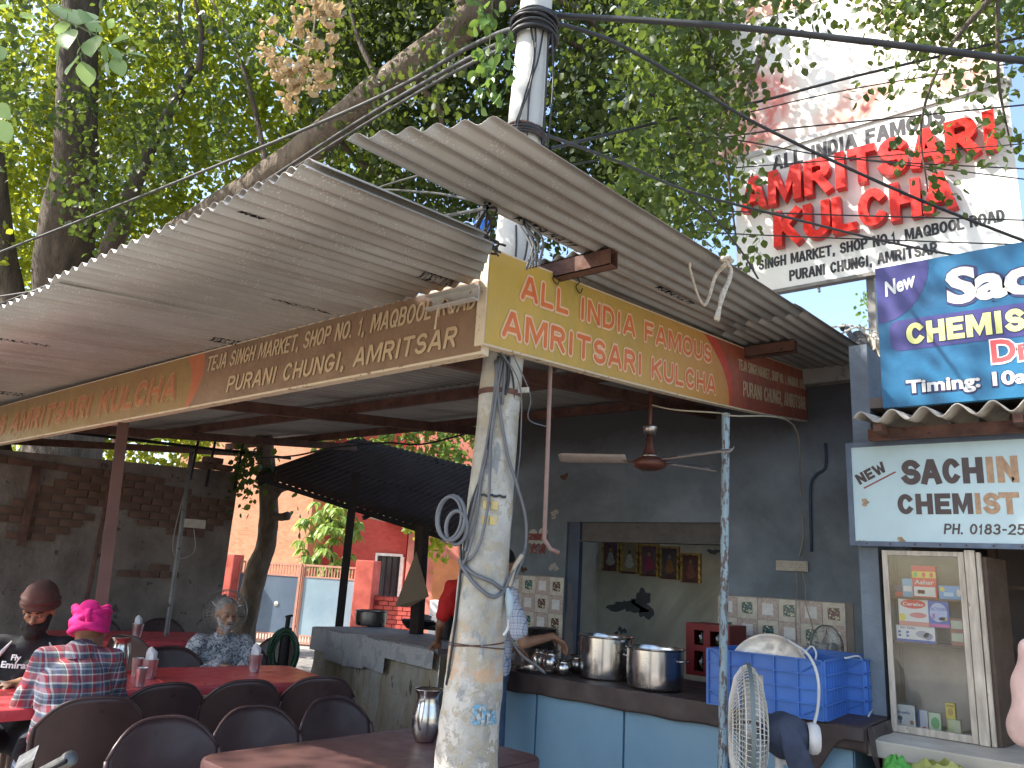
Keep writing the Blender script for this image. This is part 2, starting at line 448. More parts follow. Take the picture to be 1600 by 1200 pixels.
# ================================================================== ground, road, floor, sky is the world
g = MB().grid(lambda u, v: (-260 + 520 * u, -260 + 520 * v, -.16 + .0 * u), 8, 8).build('ground', m_ground); tag(g, kind='structure')
rd = MB().box((-60, -9.5, -.156), (60, -2.2, -.10)).build('road', m_road); tag(rd, kind='structure')
fl = MB().box((-8.5, .9, -.15), (0.9, 7.6, 0)).build('floor', m_floor, bevel=.01); tag(fl, kind='structure')
pv = tag(bpy.data.objects.new('pavement', None), kind='structure'); COL.objects.link(pv); ORG['pavement'] = (0, 0, 0)
pm = MB().box((-.298, -.298, -.03), (.298, .298, .03))
p0 = pm.build('paving_slab', m_pave, pv, bevel=.006)
first = True
for ix in range(14):
    for iy in range(4):
        o = p0 if first else p0.copy()
        if not first: COL.objects.link(o)
        first = False
        o.location = (-6.2 + .6 * ix, -1.1 + .6 * iy, -.075 + random.uniform(-.004, .004)); o.rotation_euler = (random.uniform(-.004, .004), 0, random.uniform(-.006, .006))
kb = MB()
for ix in range(30): kb.box((-18 + ix, -1.55, -.155), (-17.012 + ix, -1.42, -.02))
tag(kb.build('kerb', m_concrete, bevel=.012), kind='structure')

# ================================================================== shop building with the serving window
WY = 5.9
shop = thing('shop_building', 'blue-grey plastered eatery building with open serving doorway behind the counter', 'shop', (0, 0, 0))
w = MB()
XL, XR, OL, OR_, ZT, OT = -4.75, -0.6, -3.93, -2.57, 3.05, 1.93
w.box((XL, WY, 0), (-4.06, WY + .07, 2.42)); w.box((OR_, WY, 0), (XR, WY + .2, 2.42)); w.box((-4.06, WY, OT + .08), (OR_, WY + .2, 2.42))
w.build('wall', m_blue, shop)
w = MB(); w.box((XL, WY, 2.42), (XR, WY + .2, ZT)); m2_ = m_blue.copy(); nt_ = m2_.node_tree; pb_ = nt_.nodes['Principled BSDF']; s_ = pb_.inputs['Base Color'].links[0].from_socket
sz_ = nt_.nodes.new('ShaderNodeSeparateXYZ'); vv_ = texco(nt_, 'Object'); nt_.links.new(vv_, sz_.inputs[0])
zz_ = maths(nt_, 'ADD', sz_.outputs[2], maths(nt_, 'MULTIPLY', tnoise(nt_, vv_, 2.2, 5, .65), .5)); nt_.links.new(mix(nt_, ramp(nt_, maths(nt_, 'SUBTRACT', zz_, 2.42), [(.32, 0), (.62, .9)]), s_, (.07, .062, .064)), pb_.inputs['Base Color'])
tag(w.build('wall', m2_, shop), 'upper wall darkened with soot under the roof')
w = MB(); w.box((-4.06, WY + .02, 0), (OL, WY + .075, OT + .08)); tag(w.build('door_jamb', m_bluedk, shop), 'dark blue jamb left of the serving doorway')
w = MB(); w.box((XL, WY + .2, 0), (XL + .05, 9.5, ZT)); w.box((XR - .2, WY + .2, 0), (XR, 9.5, ZT)); w.build('wall', m_blue, shop)
w = MB(); w.box((XL, WY - .1, ZT), (XR + .1, 6.70, ZT + .12)); w.build('roof_slab', m_concrete, shop); w = MB(); w.box((XL, 7.40, ZT), (XR + .1, 9.5, ZT + .12)); w.build('roof_slab', m_concrete, shop)  # gap between the slabs added to let skylight onto the inner wall
w = MB(); w.box((XL + .06, 7.4, 0), (XR - .2, 7.5, ZT - .2)); w.box((XL + .06, WY + .1, 0), (XL + .1, 7.4, ZT - .2)); w.box((OR_ + .35, WY + .2, 0), (OR_ + .4, 7.4, ZT - .2))
tag(w.build('inner_wall', m_cream, shop), 'cream inner wall with peeled grey patches')
m_lintel = mat('shutter_box', (.115, .11, .11), .6, .3, scale=8, patch=(.66, (.09, .05, .04)))
w = MB(); w.box((OL, WY + .05, OT - .075), (OR_, WY + .17, OT + .08)); w.box((OL, WY + .03, OT - .09), (OR_, WY + .19, OT - .076)); w.build('shutter_box', m_lintel, shop)
# peeled patches of grey plaster as ragged thin flakes on the inner wall
m_peel = mat('bare_grey_plaster', (.13, .13, .135), .95, bmp=.4)
def ragged(cx, cz, rx, rz_, y, seed, name='peeled_patch', mt=None, parent=None, n=46):
    rr = random.Random(seed); ph = [rr.uniform(0, 6.28) for _ in range(6)]
    pts = []
    for k in range(n):
        a = 2 * math.pi * k / n
        q = 1 + .28 * math.sin(2 * a + ph[0]) + .22 * math.sin(3 * a + ph[1]) + .14 * math.sin(5 * a + ph[2]) + .12 * math.sin(9 * a + ph[3]) + rr.uniform(-.08, .08)
        pts.append((cx + rx * q * math.cos(a), y, cz + rz_ * q * math.sin(a)))
    mb = MB(); mb.add([(cx, y, cz)] + pts, [(0, k + 1, (k + 1) % n + 1) for k in range(n)])
    return mb.build(name, mt or m_peel, parent)
for cx, cz, rx, rz_, sd in [(P := (-4.279, 7.396, 1.255))[0::2] + (.17, .07, 3), (-4.089, 7.396, 1.300)[0::2] + (.12, .12, 5), (-4.411, 7.396, 0.958)[0::2] + (.03, .03, 6), (-4.335, 7.396, 1.010)[0::2] + (.045, .035, 7), (-3.307, 7.396, 1.851)[0::2] + (.05, .03, 8)]:
    ragged(cx, cz, rx, rz_, 7.396, sd, parent=shop)
# stains, flaked spots on the outer wall
m_flake = mat('pale_flaked_plaster', (.42, .40, .37), .95, patch=(.55, (.2, .2, .2), 30))
for px_, r_, sd in [((-4.110, 5.896, 2.425), .035, 1), ((-4.208, 5.896, 2.082), .04, 2), ((-4.188, 5.896, 1.600), .04, 3), ((-4.533, 5.896, 1.563), .03, 4)]:
    ragged(px_[0], px_[2], r_, r_, 5.896, sd, 'flaked_spot', m_flake if r_ > .036 else m_brick, shop, 26)
ragged(-4.0, 1.0, .05, .45, WY + .016, 12, 'flaked_spot', m_peel, shop)

# glazed tiles, each one a piece
def tilemat(name, base, c2, sc=60):
    return mat(name, base, .25, col2=c2, scale=sc, var=.12, bmp=.03, rvar=.08)
m_t1 = tilemat('tile_cream', (.60, .56, .47), (.66, .62, .53), 20)
m_t2 = tilemat('tile_marbled', (.42, .33, .29), (.60, .50, .45), 70)
m_t3 = tilemat('tile_white', (.74, .74, .72), (.78, .78, .76), 8)
def floral(name, bg):
    m, nt, pb, out = nmat(name)
    v = texco(nt, 'Object')
    vo = nt.nodes.new('ShaderNodeTexVoronoi'); vo.inputs['Scale'].default_value = 48; nt.links.new(v, vo.inputs['Vector'])
    c = ramp(nt, vo.outputs['Distance'], [(.0, (.75, .65, .2)), (.16, (.62, .60, .40)), (.34, (.55, .56, .38)), (.40, bg), (1, bg)])
    c = mix(nt, ramp(nt, tnoise(nt, v, 45, 2), [(.5, 0), (.6, .6)]), c, tuple(x * 2.2 for x in bg))
    nt.links.new(c, pb.inputs['Base Color']); pb.inputs['Roughness'].default_value = .25; return m
m_f1 = floral('tile_green_floral', (.03, .09, .10)); m_f2 = floral('tile_maroon_floral', (.09, .035, .04))
m_grout = mat('tile_grout', (.30, .27, .24), .95)
def tile_proto(mb_, mc):
    t = .156 / 2; q = .085 / 2
    mb = MB(); mb.box((-t, -.008, -t), (t, 0, t), 0)
    mb.box((-q, -.0095, -q), (q, -.008, q), 1)
    return mb.build('tile', [mb_, mc], shop, bevel=.0015)
tp = {'g': tile_proto(m_t1, m_f1), 'm': tile_proto(m_t1, m_f2), 'w': tile_proto(m_t2, m_t3)}
usedt = set()
def put_tile(kind, x, z):
    o = tp[kind] if kind not in usedt else tp[kind].copy()
    if kind in usedt: COL.objects.link(o)
    usedt.add(kind); o.location = (x, WY - .006, z); o.rotation_euler = (0, random.uniform(-.006, .006), 0)
pat = {0: 'wgwgwm', 1: 'gwgwgw', 2: 'wgwgwg', 3: 'gwgwgw', 4: 'wgwgwg'}
for r_ in range(5):
    for c_ in range(6): put_tile(pat[r_][c_], -2.522 + .1585 * c_, 1.37 - .1585 * r_)
for r_ in range(5):
    for c_ in range(4): put_tile(('gwmw' if r_ % 2 else 'wgwm')[c_] if r_ < 4 else 'w', -4.615 + .1585 * c_, 1.43 - .1585 * r_)
w = MB(); w.box((-2.56, WY - .006, .55), (-1.60, WY - .0005, 1.455)); w.box((-4.70, WY - .006, .58), (-4.06, WY - .0005, 1.515)); w.build('tile_bed', m_grout, shop)

# ================================================================== canopy: frame and corrugated sheets
canopy = thing('canopy_roof', 'corrugated grey sheet canopy on rusty steel beams over the tables', 'canopy')
RS = .11
def roofz(y): return 2.612 + RS * (y - 2.13)
def corr(xa, xb, ya, yb, zf, name='roof_sheet', mt=None, pitch=.0765, amp=.0115, ysl=0, yse=0, parent=canopy, ny=7, seg=8, sag=.004):
    n = max(4, int((xb - xa) / pitch * seg)); mb = MB(); sd = random.random() * 9
    def f(u, v):
        x = xa + (xb - xa) * u; y0 = ya + ysl * u; y = y0 + (yb + yse * max(0, (x + 1.90) / .29) - y0) * v
        return (x, y, zf(x, y) + amp * math.cos(2 * math.pi * x / pitch) + sag * math.sin(y * 2.1 + sd))
    mb.grid(f, n, ny)
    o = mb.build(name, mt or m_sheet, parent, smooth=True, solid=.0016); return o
ex = [-1.62, -2.34, -3.21, -4.08, -4.95, -5.82, -6.69, -7.56, -8.43, -9.3]
for i in range(len(ex) - 1):
    xa, xb = ex[i + 1], ex[i] + .05
    y0 = 1.03 + .012 * i + random.uniform(-.015, .015)
    j = .0045 * (i % 2)
    tl = random.uniform(-.006, .006)
    if i == 0:
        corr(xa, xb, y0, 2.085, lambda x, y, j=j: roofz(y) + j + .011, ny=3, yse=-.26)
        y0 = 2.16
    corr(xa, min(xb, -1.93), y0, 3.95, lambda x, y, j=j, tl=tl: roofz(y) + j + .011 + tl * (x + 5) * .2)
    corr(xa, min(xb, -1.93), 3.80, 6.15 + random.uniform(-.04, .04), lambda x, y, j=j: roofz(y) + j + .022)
# a second short sheet lies over the first at the corner
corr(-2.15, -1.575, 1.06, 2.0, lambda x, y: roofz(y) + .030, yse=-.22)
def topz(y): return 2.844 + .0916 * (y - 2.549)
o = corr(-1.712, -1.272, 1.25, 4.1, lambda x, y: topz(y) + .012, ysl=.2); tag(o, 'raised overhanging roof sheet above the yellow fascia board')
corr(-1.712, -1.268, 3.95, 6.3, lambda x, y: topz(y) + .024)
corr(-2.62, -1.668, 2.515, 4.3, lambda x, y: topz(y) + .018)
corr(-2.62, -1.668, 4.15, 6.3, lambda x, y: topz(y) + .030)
# purlins and rafters, stubs, posts
for y, xa, xb in [(2.24, -9.3, -2.12), (4.05, -9.3, -1.93), (5.5, -9.3, -1.93)]:
    z = roofz(y) - .045
    MB().box((xa, y - .02, z - .04), (xb, y + .02, z + .036)).build('purlin', m_rust, canopy)
for x in (-1.915, -2.63, -5.0, -7.4, -9.2):
    MB().beam((x, 2.2, roofz(2.2) - .128), (x, 6.1, roofz(6.1) - .128), .045, .08).build('rafter', m_rust, canopy)
for y in (2.549, 4.679):
    mb = MB(); z = topz(y)
    x0, x1 = (-2.05, -1.572 if y < 3 else -1.538); a, b = .030, .0375
    for (q0, q1, r0, r1) in [(-a, a, -.004, 0), (-a, a, -2 * b, -2 * b + .004), (-a, -a + .004, -2 * b, 0), (a - .004, a, -2 * b, 0)]:
        mb.box((x0, y + q0, z + r0), (x1, y + q1, z + r1))
    tag(mb.build('purlin', m_rust, canopy), 'rusty hollow purlin end sticking out over the yellow board' if y < 3 else None)
_b = Vector((-4.137, 1.942, 0.356)); _t = Vector((-4.885, 2.165, 2.30)); _f = _t + (_b - _t) * ((_t.z + .1) / (_t.z - _b.z))
MB().beam(_f, _t, .062, .062, upv=(.4, .9, 0)).build('post', m_rustpost, canopy)
m_bluepipe = mat('flaking_blue_pipe', (.27, .36, .40), .55, .1, scale=3, patch=(.52, (.13, .10, .09), 16), bmp=.5, bscale=60, stretch=(3, 3, 1))
m_greypipe = mat('weathered_pipe', (.20, .20, .19), .6, .3, scale=6, patch=(.58, (.08, .07, .06), 12))
tag(MB().tube([(-1.80, 4.02, -.15), (-1.755, 4.02, .7), (-1.725, 4.03, 2.455)], .0225, 14).build('post', m_bluepipe, canopy, smooth=True, auto=60), 'flaking light blue pipe post')
tag(MB().tube([(-7.489, 4.050, 2.568), (-7.447, 4.050, 1.551), (-7.404, 4.050, 0.445), (-7.306, 4.050, -0.406)], .022, 10).build('post', m_greypipe, canopy, smooth=True), 'thin weathered pipe post by the yard wall')
# iron rod hanging from the yellow board
m_rod = mat('pinkish_rod', (.30, .20, .17), .6, scale=8, patch=(.6, (.25, .14, .11)))
tag(MB().tube([(-1.955, 2.66, 2.60), (-1.955, 2.66, 2.43), (-1.955, 2.67, 2.0), (-1.955, 2.675, 1.66), (-1.94, 2.70, 1.62), (-1.915, 2.73, 1.605)], .0095, 8).build('hanging_rod', m_rod, smooth=True), 'pinkish iron rod with bent tip hanging beside the pole', 'rod')
# printed marks under the sheets
m_ink = mat('black_ink', (.035, .03, .03), .8)
def print_mark(x, y, w_, txt='KGEIGI 0.5M', h=.05, top=False):
    o = letters(txt, (x, y, 0), (0, 1, 0), (1, 0, 0), h, w_, m_ink, canopy, ext=.0, lift=0, name='printed_mark', shear=.3)
    for v_ in o.data.vertices:
        c_ = v_.co; b_ = (topz(c_.y) if top else roofz(c_.y)) + .011 + .0115 * math.cos(2 * math.pi * c_.x / .0765) ; c_.z = b_ - .0105
    o.data.update()
print_mark(-2.76, 1.72, .30); print_mark(-3.65, 1.97, .17); print_mark(-4.45, 1.27, .24); print_mark(-2.04, 1.88, .18); print_mark(-2.0, 1.10, .09, 'KGEIG'); print_mark(-6.48, 1.9, .2); print_mark(-2.9, 2.9, .25); print_mark(-4.6, 3.1, .25)
print_mark(-1.70, 2.03, .38, h=.045, top=True); print_mark(-1.70, 3.14, .36, h=.045, top=True); print_mark(-1.68, 4.25, .3, h=.04, top=True)


# ================================================================== fascia boards
def paint(name, col, rough=.45, **k): return mat(name, col, rough, **{**dict(var=.08, scale=7, bmp=.05), **k})
m_bw = paint('pale_board_edge', (.62, .50, .34), scale=12, patch=(.6, (.30, .16, .10)))
m_yel = paint('yellow_flex', (.56, .35, .05), col2=(.50, .32, .07), stain=(.40, .30, .07), scale=4, bmp=.5, bscale=5, bdist=.02)
m_redbr = paint('maroon_flex', (.27, .06, .035), col2=(.33, .09, .04), scale=4)
m_redrim = paint('red_flex', (.48, .06, .03))
m_orange = paint('orange_letter', (.66, .13, .025), col2=(.62, .17, .04), scale=9)
m_pinkout = paint('pink_letter_outline', (.72, .46, .28), scale=9)
m_creamlet = paint('cream_letter', (.55, .42, .25), col2=(.44, .30, .17), scale=30)
m_olive = paint('faded_olive_flex', (.31, .19, .06), col2=(.27, .17, .06), stain=(.24, .13, .06), scale=4, bmp=.5, bscale=5, bdist=.02)
m_brown = paint('faded_brown_flex', (.215, .125, .075), col2=(.25, .15, .085), scale=5, stain=(.18, .115, .065), bmp=.5, bscale=5, bdist=.02)
m_orrim = paint('faded_orange_flex', (.42, .13, .055))
m_fadedor = paint('faded_orange_letter', (.36, .11, .045), col2=(.44, .16, .06), scale=30)
m_fadedout = paint('faded_letter_outline', (.40, .22, .10))

# right board: faces +X, climbs gently with the roof
XB = -1.863
rb_ = thing('fascia_signboard', 'yellow and maroon fascia board with orange letters, right of the pole', 'signboard', (XB, 2.1, 2.35))
SB = .110
def rb(y, h, off=0): return (XB + off, y, 2.347 + SB * (y - 2.1) + .012 * max(0, y - 5) + h - .02 * math.sin(math.pi * min(1, max(0, (y - 2.1) / 3.7))) * (1 - h / .4))
YA, YB_, YC = 2.095, 4.36, 5.88
mb = MB()
def slab(mb, y0, y1, n=14, mi=0, h0=0, h1=.402, o0=-.045, o1=0):
    for k in range(n):
        a, b = y0 + (y1 - y0) * k / n, y0 + (y1 - y0) * (k + 1) / n
        vs = [rb(a, h0, o0), rb(b, h0, o0), rb(b, h1, o0), rb(a, h1, o0), rb(a, h0, o1), rb(b, h0, o1), rb(b, h1, o1), rb(a, h1, o1)]
        mb.add(vs, [(0, 3, 2, 1), (4, 5, 6, 7), (0, 1, 5, 4), (3, 7, 6, 2)] + ([(0, 4, 7, 3)] if k == 0 else []) + ([(1, 2, 6, 5)] if k == n - 1 else []), mi)
slab(mb, YA, YC); mb.build('back_panel', m_bw, rb_)
def face(y0f, y1f, mt, name, off, h0=.008, h1=.394, n=20, parent=rb_):
    mb = MB(); vs = []; fs = []
    for k in range(n + 1):
        h = h0 + (h1 - h0) * k / n
        vs += [rb(y0f(h / .4), h, off), rb(y1f(h / .4), h, off)]
        if k: fs.append((2 * k - 2, 2 * k - 1, 2 * k + 1, 2 * k))
    mb.add(vs, fs); return mb.build(name, mt, parent, solid=0)
# printed film follows the bowed panel, so it is cut into columns
def film(yf0, yf1, mt, name, off):
    mb = MB(); N = 16; Mh = 16
    def f(u, v):
        h = .008 + .386 * v; a, b = yf0(v), yf1(v); return rb(a + (b - a) * u, h, off)
    mb.grid(f, N, Mh); return mb.build(name, mt, rb_)
curve = lambda v: 4.42 - .34 * (v - .1) ** 2 * 1.3 - .02
_nt = m_yel.node_tree; _pb = _nt.nodes['Principled BSDF']; _src = _pb.inputs['Base Color'].links[0].from_socket
_sp = _nt.nodes.new('ShaderNodeSeparateXYZ'); _nt.links.new(texco(_nt, 'Object'), _sp.inputs[0])
_nt.links.new(mix(_nt, ramp(_nt, maths(_nt, 'MULTIPLY', _sp.outputs[1], .4), [(.2, 0), (.92, .85)]), _src, (.50, .20, .05)), _pb.inputs['Base Color'])
film(lambda v: YA + .006, lambda v: curve(v), m_yel, 'yellow_film', .0015)
film(lambda v: curve(v), lambda v: curve(v) + .14 * v + .03, m_redrim, 'red_film', .0015)
film(lambda v: curve(v) + .14 * v + .03, lambda v: YC - .004, m_redbr, 'maroon_film', .0015)
def rbtext(t, y0, y1, h0, h, mt, mo, bold, obold, name='lettering', step=None):
    """words set one by one so that they follow the board"""
    words = t.split(' '); n = sum(len(w_) for w_ in words) + .55 * (len(words) - 1); x = y0; un = (y1 - y0) / n
    wid = {'I': .45, 'M': 1.25, 'W': 1.25, 'L': .85, ',': .4, '.': .4, '1': .7}
    tot = sum(sum(wid.get(c, 1) for c in w_) for w_ in words) + .55 * (len(words) - 1); un = (y1 - y0) / tot
    for w_ in words:
        ww = un * sum(wid.get(c, 1) for c in w_)
        a, b = Vector(rb(x, h0)), Vector(rb(x + ww, h0)); d = (b - a)
        o = a + Vector((.002, 0, 0))
        if mo: block(w_, o, d, (0, 0, 1), h, ww - un * .1, mo, rb_, sw=.19, grow=h * .09, ext=.0006, lift=.0016, name='letter_outline')
        block(w_, o, d, (0, 0, 1), h, ww - un * .1, mt, rb_, sw=.19 if mo else .17, ext=.0008, lift=.0030 if mo else .0018, name=name)
        x += ww + un * .55
rbtext('ALL INDIA FAMOUS', 2.30, 4.16, .230, .108, m_orange, m_pinkout, .024, .07)
rbtext('AMRITSARI KULCHA', 2.195, 4.22, .052, .112, m_orange, m_pinkout, .024, .07)
rbtext('TEJA SINGH MARKET, SHOP NO. 1, MAQBOOL ROAD', 4.55, 5.86, .245, .075, m_creamlet, None, .02, 0)
rbtext('PURANI CHUNGI, AMRITSAR', 4.62, 5.84, .085, .105, m_creamlet, None, .03, 0)
for y in (2.52, 2.70): MB().tube(catmull([rb(y, .43, -.01), rb(y + .01, .40, .012), rb(y - .01, .37, .008), rb(y + .015, .345, .014), rb(y + .03, .37, .016)], 4), .0025, 5).build('wire_tie', m_blackiron, rb_)

# left board: faces the street
lb = thing('fascia_signboard', 'faded brown and olive fascia board with cream letters, left of the pole', 'signboard', (-1.9, 2.134, 2.33))
YL = 2.112
def lz(x): return 2.318 + .0125 * (x + 1.9)
mb = MB(); n = 12
for k in range(n):
    a = -1.885 + (-9.2 + 1.885) * k / n; b = -1.885 + (-9.2 + 1.885) * (k + 1) / n
    mb.add([(a, YL, lz(a)), (b, YL, lz(b)), (b, YL, lz(b) + .315), (a, YL, lz(a) + .315), (a, YL + .045, lz(a)), (b, YL + .045, lz(b)), (b, YL + .045, lz(b) + .315), (a, YL + .045, lz(a) + .315)],
           [(0, 1, 2, 3), (5, 4, 7, 6), (0, 4, 5, 1), (3, 2, 6, 7)] + ([(0, 3, 7, 4)] if k == 0 else []))
mb.build('back_panel', m_bw, lb)
def lfilm(f0, f1, mt, name, nn=10):
    mb = MB(); mb.grid(lambda u, v: ((lambda x: (x, YL - .0015, lz(x) + .010 + .297 * v))(f0(v) + (f1(v) - f0(v)) * u)), nn, 14); mb.build(name, mt, lb)
XK = (-4.009, 2.110, 2.411)[0]
cv = lambda v: XK - .05 + .13 * math.sin(math.pi * min(1, .25 + .6 * v)) - .10
lfilm(lambda v: -9.2, lambda v: cv(v), m_olive, 'olive_film')
lfilm(lambda v: cv(v), lambda v: cv(v) + .05 + .12 * v, m_orrim, 'orange_film')
lfilm(lambda v: cv(v) + .05 + .12 * v, lambda v: -1.887, m_brown, 'brown_film')
def ltext(t, xa, xb, h0, h, mt, shear=0, bold=.02, mo=None):
    o = Vector((xa, YL - .002, lz(xa) + h0)); d = Vector((xb - xa, 0, lz(xb) - lz(xa)))
    if mo: block(t, o, d, (0, 0, 1), h, xb - xa, mo, lb, sw=.17, grow=h * .08, shear=shear, ext=.0006, lift=.0016, name='letter_outline')
    block(t, o, d, (0, 0, 1), h, xb - xa, mt, lb, sw=.17, shear=shear, ext=.0008, lift=.0034, name='lettering')
ltext('TEJA SINGH MARKET, SHOP NO. 1, MAQBOOL ROAD', (-3.880, 2.110, 2.469)[0], -1.93, .188, .088, m_creamlet, .15, .018)
ltext('PURANI CHUNGI, AMRITSAR', (-3.646, 2.110, 2.348)[0], (-2.019, 2.110, 2.368)[0], .045, .088, m_creamlet, .15, .026)
ltext('ALL INDIA FAMOUS AMRITSARI KULCHA', -9.9 + .8, (-4.181, 2.110, 2.343)[0], .075, .145, m_fadedor, .12, .02, m_fadedout)
# pale steel channel stub bolted at the corner
m_galv = mat('pale_galvanised', (.50, .47, .42), .55, .4, scale=8, patch=(.66, (.30, .18, .12)))
ch = thing('steel_channel', 'pale galvanised channel stub sticking out left of the yellow board corner', 'bracket', (-2.0, 2.06, 2.54))
mb = MB(); z0 = 2.515; x0, x1 = -2.135, -1.87
mb.box((x0 + .018, 2.058, z0), (x1, 2.062, z0 + .058)); mb.box((x0, 2.028, z0 + .054), (x1, 2.058, z0 + .059)); mb.box((x0, 2.028, z0 - .001), (x1, 2.058, z0 + .004))
mb.box((x0 + .004, 2.058, z0 + .043), (x0 + .018, 2.062, z0 + .058)); mb.box((x0 + .004, 2.058, z0), (x0 + .018, 2.062, z0 + .014)); mb.build('channel', m_galv, ch)
MB().tube([(-2.045, 2.0575, z0 + .031), (-2.045, 2.0565, z0 + .031)], .009, 12).build('bolt_hole', m_blackiron, ch)
m_string = mat('pale_twine', (.52, .40, .26), .95, bmp=.5, bscale=200)
tag(MB().tube(catmull([(-2.045, 2.05, z0 + .035), (-2.02, 2.045, z0 + .02), (-1.985, 2.045, z0 - .035)], 5) , .004, 5).tube(catmull([(-2.045, 2.05, z0 + .03), (-2.07, 2.045, z0 - .01), (-2.075, 2.043, z0 - .09)], 5), .004, 5).build('twine', m_string, smooth=True), 'short pale twine tied through the channel stub', 'twine')

# ================================================================== great white sign above the shop
SY = 6.4
bs = thing('rooftop_signboard', 'huge white rooftop hoarding with two lines of raised red letters', 'signboard', (-1.5, SY, 4.0))
m_wsign = mat('white_acp_sheet', (.78, .78, .76), .45, var=.04, scale=2, stain=(.66, .64, .58), bmp=.02)
m_bigred = mat('red_acrylic', (.70, .025, .018), .28, var=.08, scale=3, bmp=0)
m_redside = mat('red_acrylic_side', (.50, .03, .025), .4, var=.08, bmp=0)
m_dark = mat('black_vinyl', (.035, .035, .04), .5, var=.1, bmp=0)
m_alu = mat('aluminium_edge', (.45, .44, .42), .5, .6, scale=10)
m_wback = mat('steel_back', (.2, .19, .18), .6, .5)
zb, zt = 4.10, 5.47
x0, x1 = -2.62, (-0.406, 6.400, 4.528)[0]
MB().box((x0, SY, zb), (x1, SY + .05, zt)).build('face_panel', m_wsign, bs)
mb = MB(); mb.box((x0 - .03, SY - .02, zt), (x1 + .03, SY + .08, zt + .05)); mb.build('top_trim', m_alu, bs)
mb = MB(); mb.box((x0 - .02, SY - .012, zb - .03), (x1 + .02, SY + .06, zb)); mb.build('bottom_trim', m_wback, bs)
for x in (x0 + .3, -1.5, x1 - .25):
    MB().beam((x, SY + .10, 3.17), (x, SY + .10, 7.2), .06, .06, upv=(0, 1, 0)).build('support_post', m_wback, bs)
for x in (-1.9, -1.3, -.9): MB().tube([(x, SY + .02, zb - .03), (x + .01, SY, zb - .09)], .012, 6).build('fixing_lug', m_wback, bs)
EX = Vector((1, 0, 0)); EZ = Vector((0, 0, 1))
def bl(px0, px1, w_=None): pass
A0, A1 = (-2.259, 6.400, 5.266), (-0.850, 6.400, 5.157)
block('ALL INDIA FAMOUS', (A0[0], SY, A0[2]), EX, EZ, .155, A1[0] - A0[0], m_dark, bs, sw=.24, ext=.002, rnd=False)
B0, B1 = (-2.567, 6.400, 4.334), (-0.515, 6.400, 4.209)
block('TEJA SINGH MARKET, SHOP NO.1, MAQBOOL ROAD', (B0[0] - .1, SY, 4.315), EX, EZ, .105, B1[0] - B0[0] + .1, m_dark, bs, sw=.22, ext=.002, rnd=False)
C0, C1 = (-2.138, 6.400, 4.153), (-0.978, 6.400, 4.147)
block('PURANI CHUNGI, AMRITSAR', (C0[0], SY, 4.155), EX, EZ, .105, C1[0] - C0[0], m_dark, bs, sw=.22, ext=.002, rnd=False)
def bigword(wd, xa, xb, z, h):
    wid = {'I': .5, 'M': 1.3, 'T': .95, 'L': .85, 'K': 1.08}
    tot = sum(wid.get(c, 1) for c in wd); un = (xb - xa) / tot; x = xa
    for c in wd:
        ww = un * wid.get(c, 1)
        block(c, (x + ww * .03, SY, z), EX, EZ, h, ww * .88, m_bigred, bs, sw=.235, ext=.085, lift=.02, rnd=False, name='raised_letter', sides=m_redside)
        x += ww
K0, K1 = (-2.527, 6.320, 4.804), (-0.479, 6.320, 4.726)
bigword('AMRITSARI', K0[0], K1[0], 4.875, .345)
L0, L1 = (-2.239, 6.320, 4.419), (-0.789, 6.320, 4.329)
bigword('KULCHA', L0[0], L1[0], 4.46, .345)
# food hoarding above it: abstract red and cream print on bright flex
m, nt, pb, out = nmat('food_print')
v = texco(nt, 'Object')
c = ramp(nt, tnoise(nt, v, .9, 3, .5, 1.2), [(.38, (.78, .76, .72)), (.5, (.80, .72, .62)), (.58, (.74, .42, .34)), (.68, (.60, .08, .05))])
c2 = ramp(nt, tnoise(nt, v, 3.2, 3, .6, 2.5), [(.5, 0), (.62, .55)])
nt.links.new(mix(nt, c2, c, (.78, .68, .60)), pb.inputs['Base Color']); pb.inputs['Roughness'].default_value = .4
m_food = m
fh = thing('food_hoarding', 'bright red and cream food picture hoarding above the white sign', 'hoarding', (-1.5, SY + .03, 6))
fx0, fx1 = -2.85, x1 - .05
MB().grid(lambda u, v_: (fx0 + (fx1 - fx0) * u, SY + .03 + .015 * math.sin(v_ * 7 + u * 3), zt + .055 + 2.6 * v_), 20, 20).build('printed_flex', m_food, fh, solid=.004)
mb = MB(); mb.box((fx0 - .05, SY + .0, zt + .052), (fx0, SY + .06, zt + 2.7)); mb.box((fx1, SY + .0, zt + .052), (fx1 + .04, SY + .06, zt + 2.7)); mb.build('frame', m_alu, fh)
m_redpr = paint('red_print', (.62, .05, .035)); m_peach = paint('peach_print', (.72, .36, .25))
def blob(pts, y, mt, name, parent):
    n_ = len(pts); cx = sum(p[0] for p in pts) / n_; cz = sum(p[1] for p in pts) / n_
    MB().add([(cx, y, cz)] + [(p[0], y, p[1]) for p in pts], [(0, k + 1, (k + 1) % n_ + 1) for k in range(n_)]).build(name, mt, parent)
blob([(-2.35, 7.9), (-1.1, 8.05), (-1.3, 7.3), (-1.75, 6.9), (-2.5, 7.0)], SY + .006, m_peach, 'print_shape', fh)
blob([(-1.2, 8.0), (-.45, 8.0), (-.42, 7.2), (-.8, 6.95)], SY + .004, m_redpr, 'print_shape', fh)

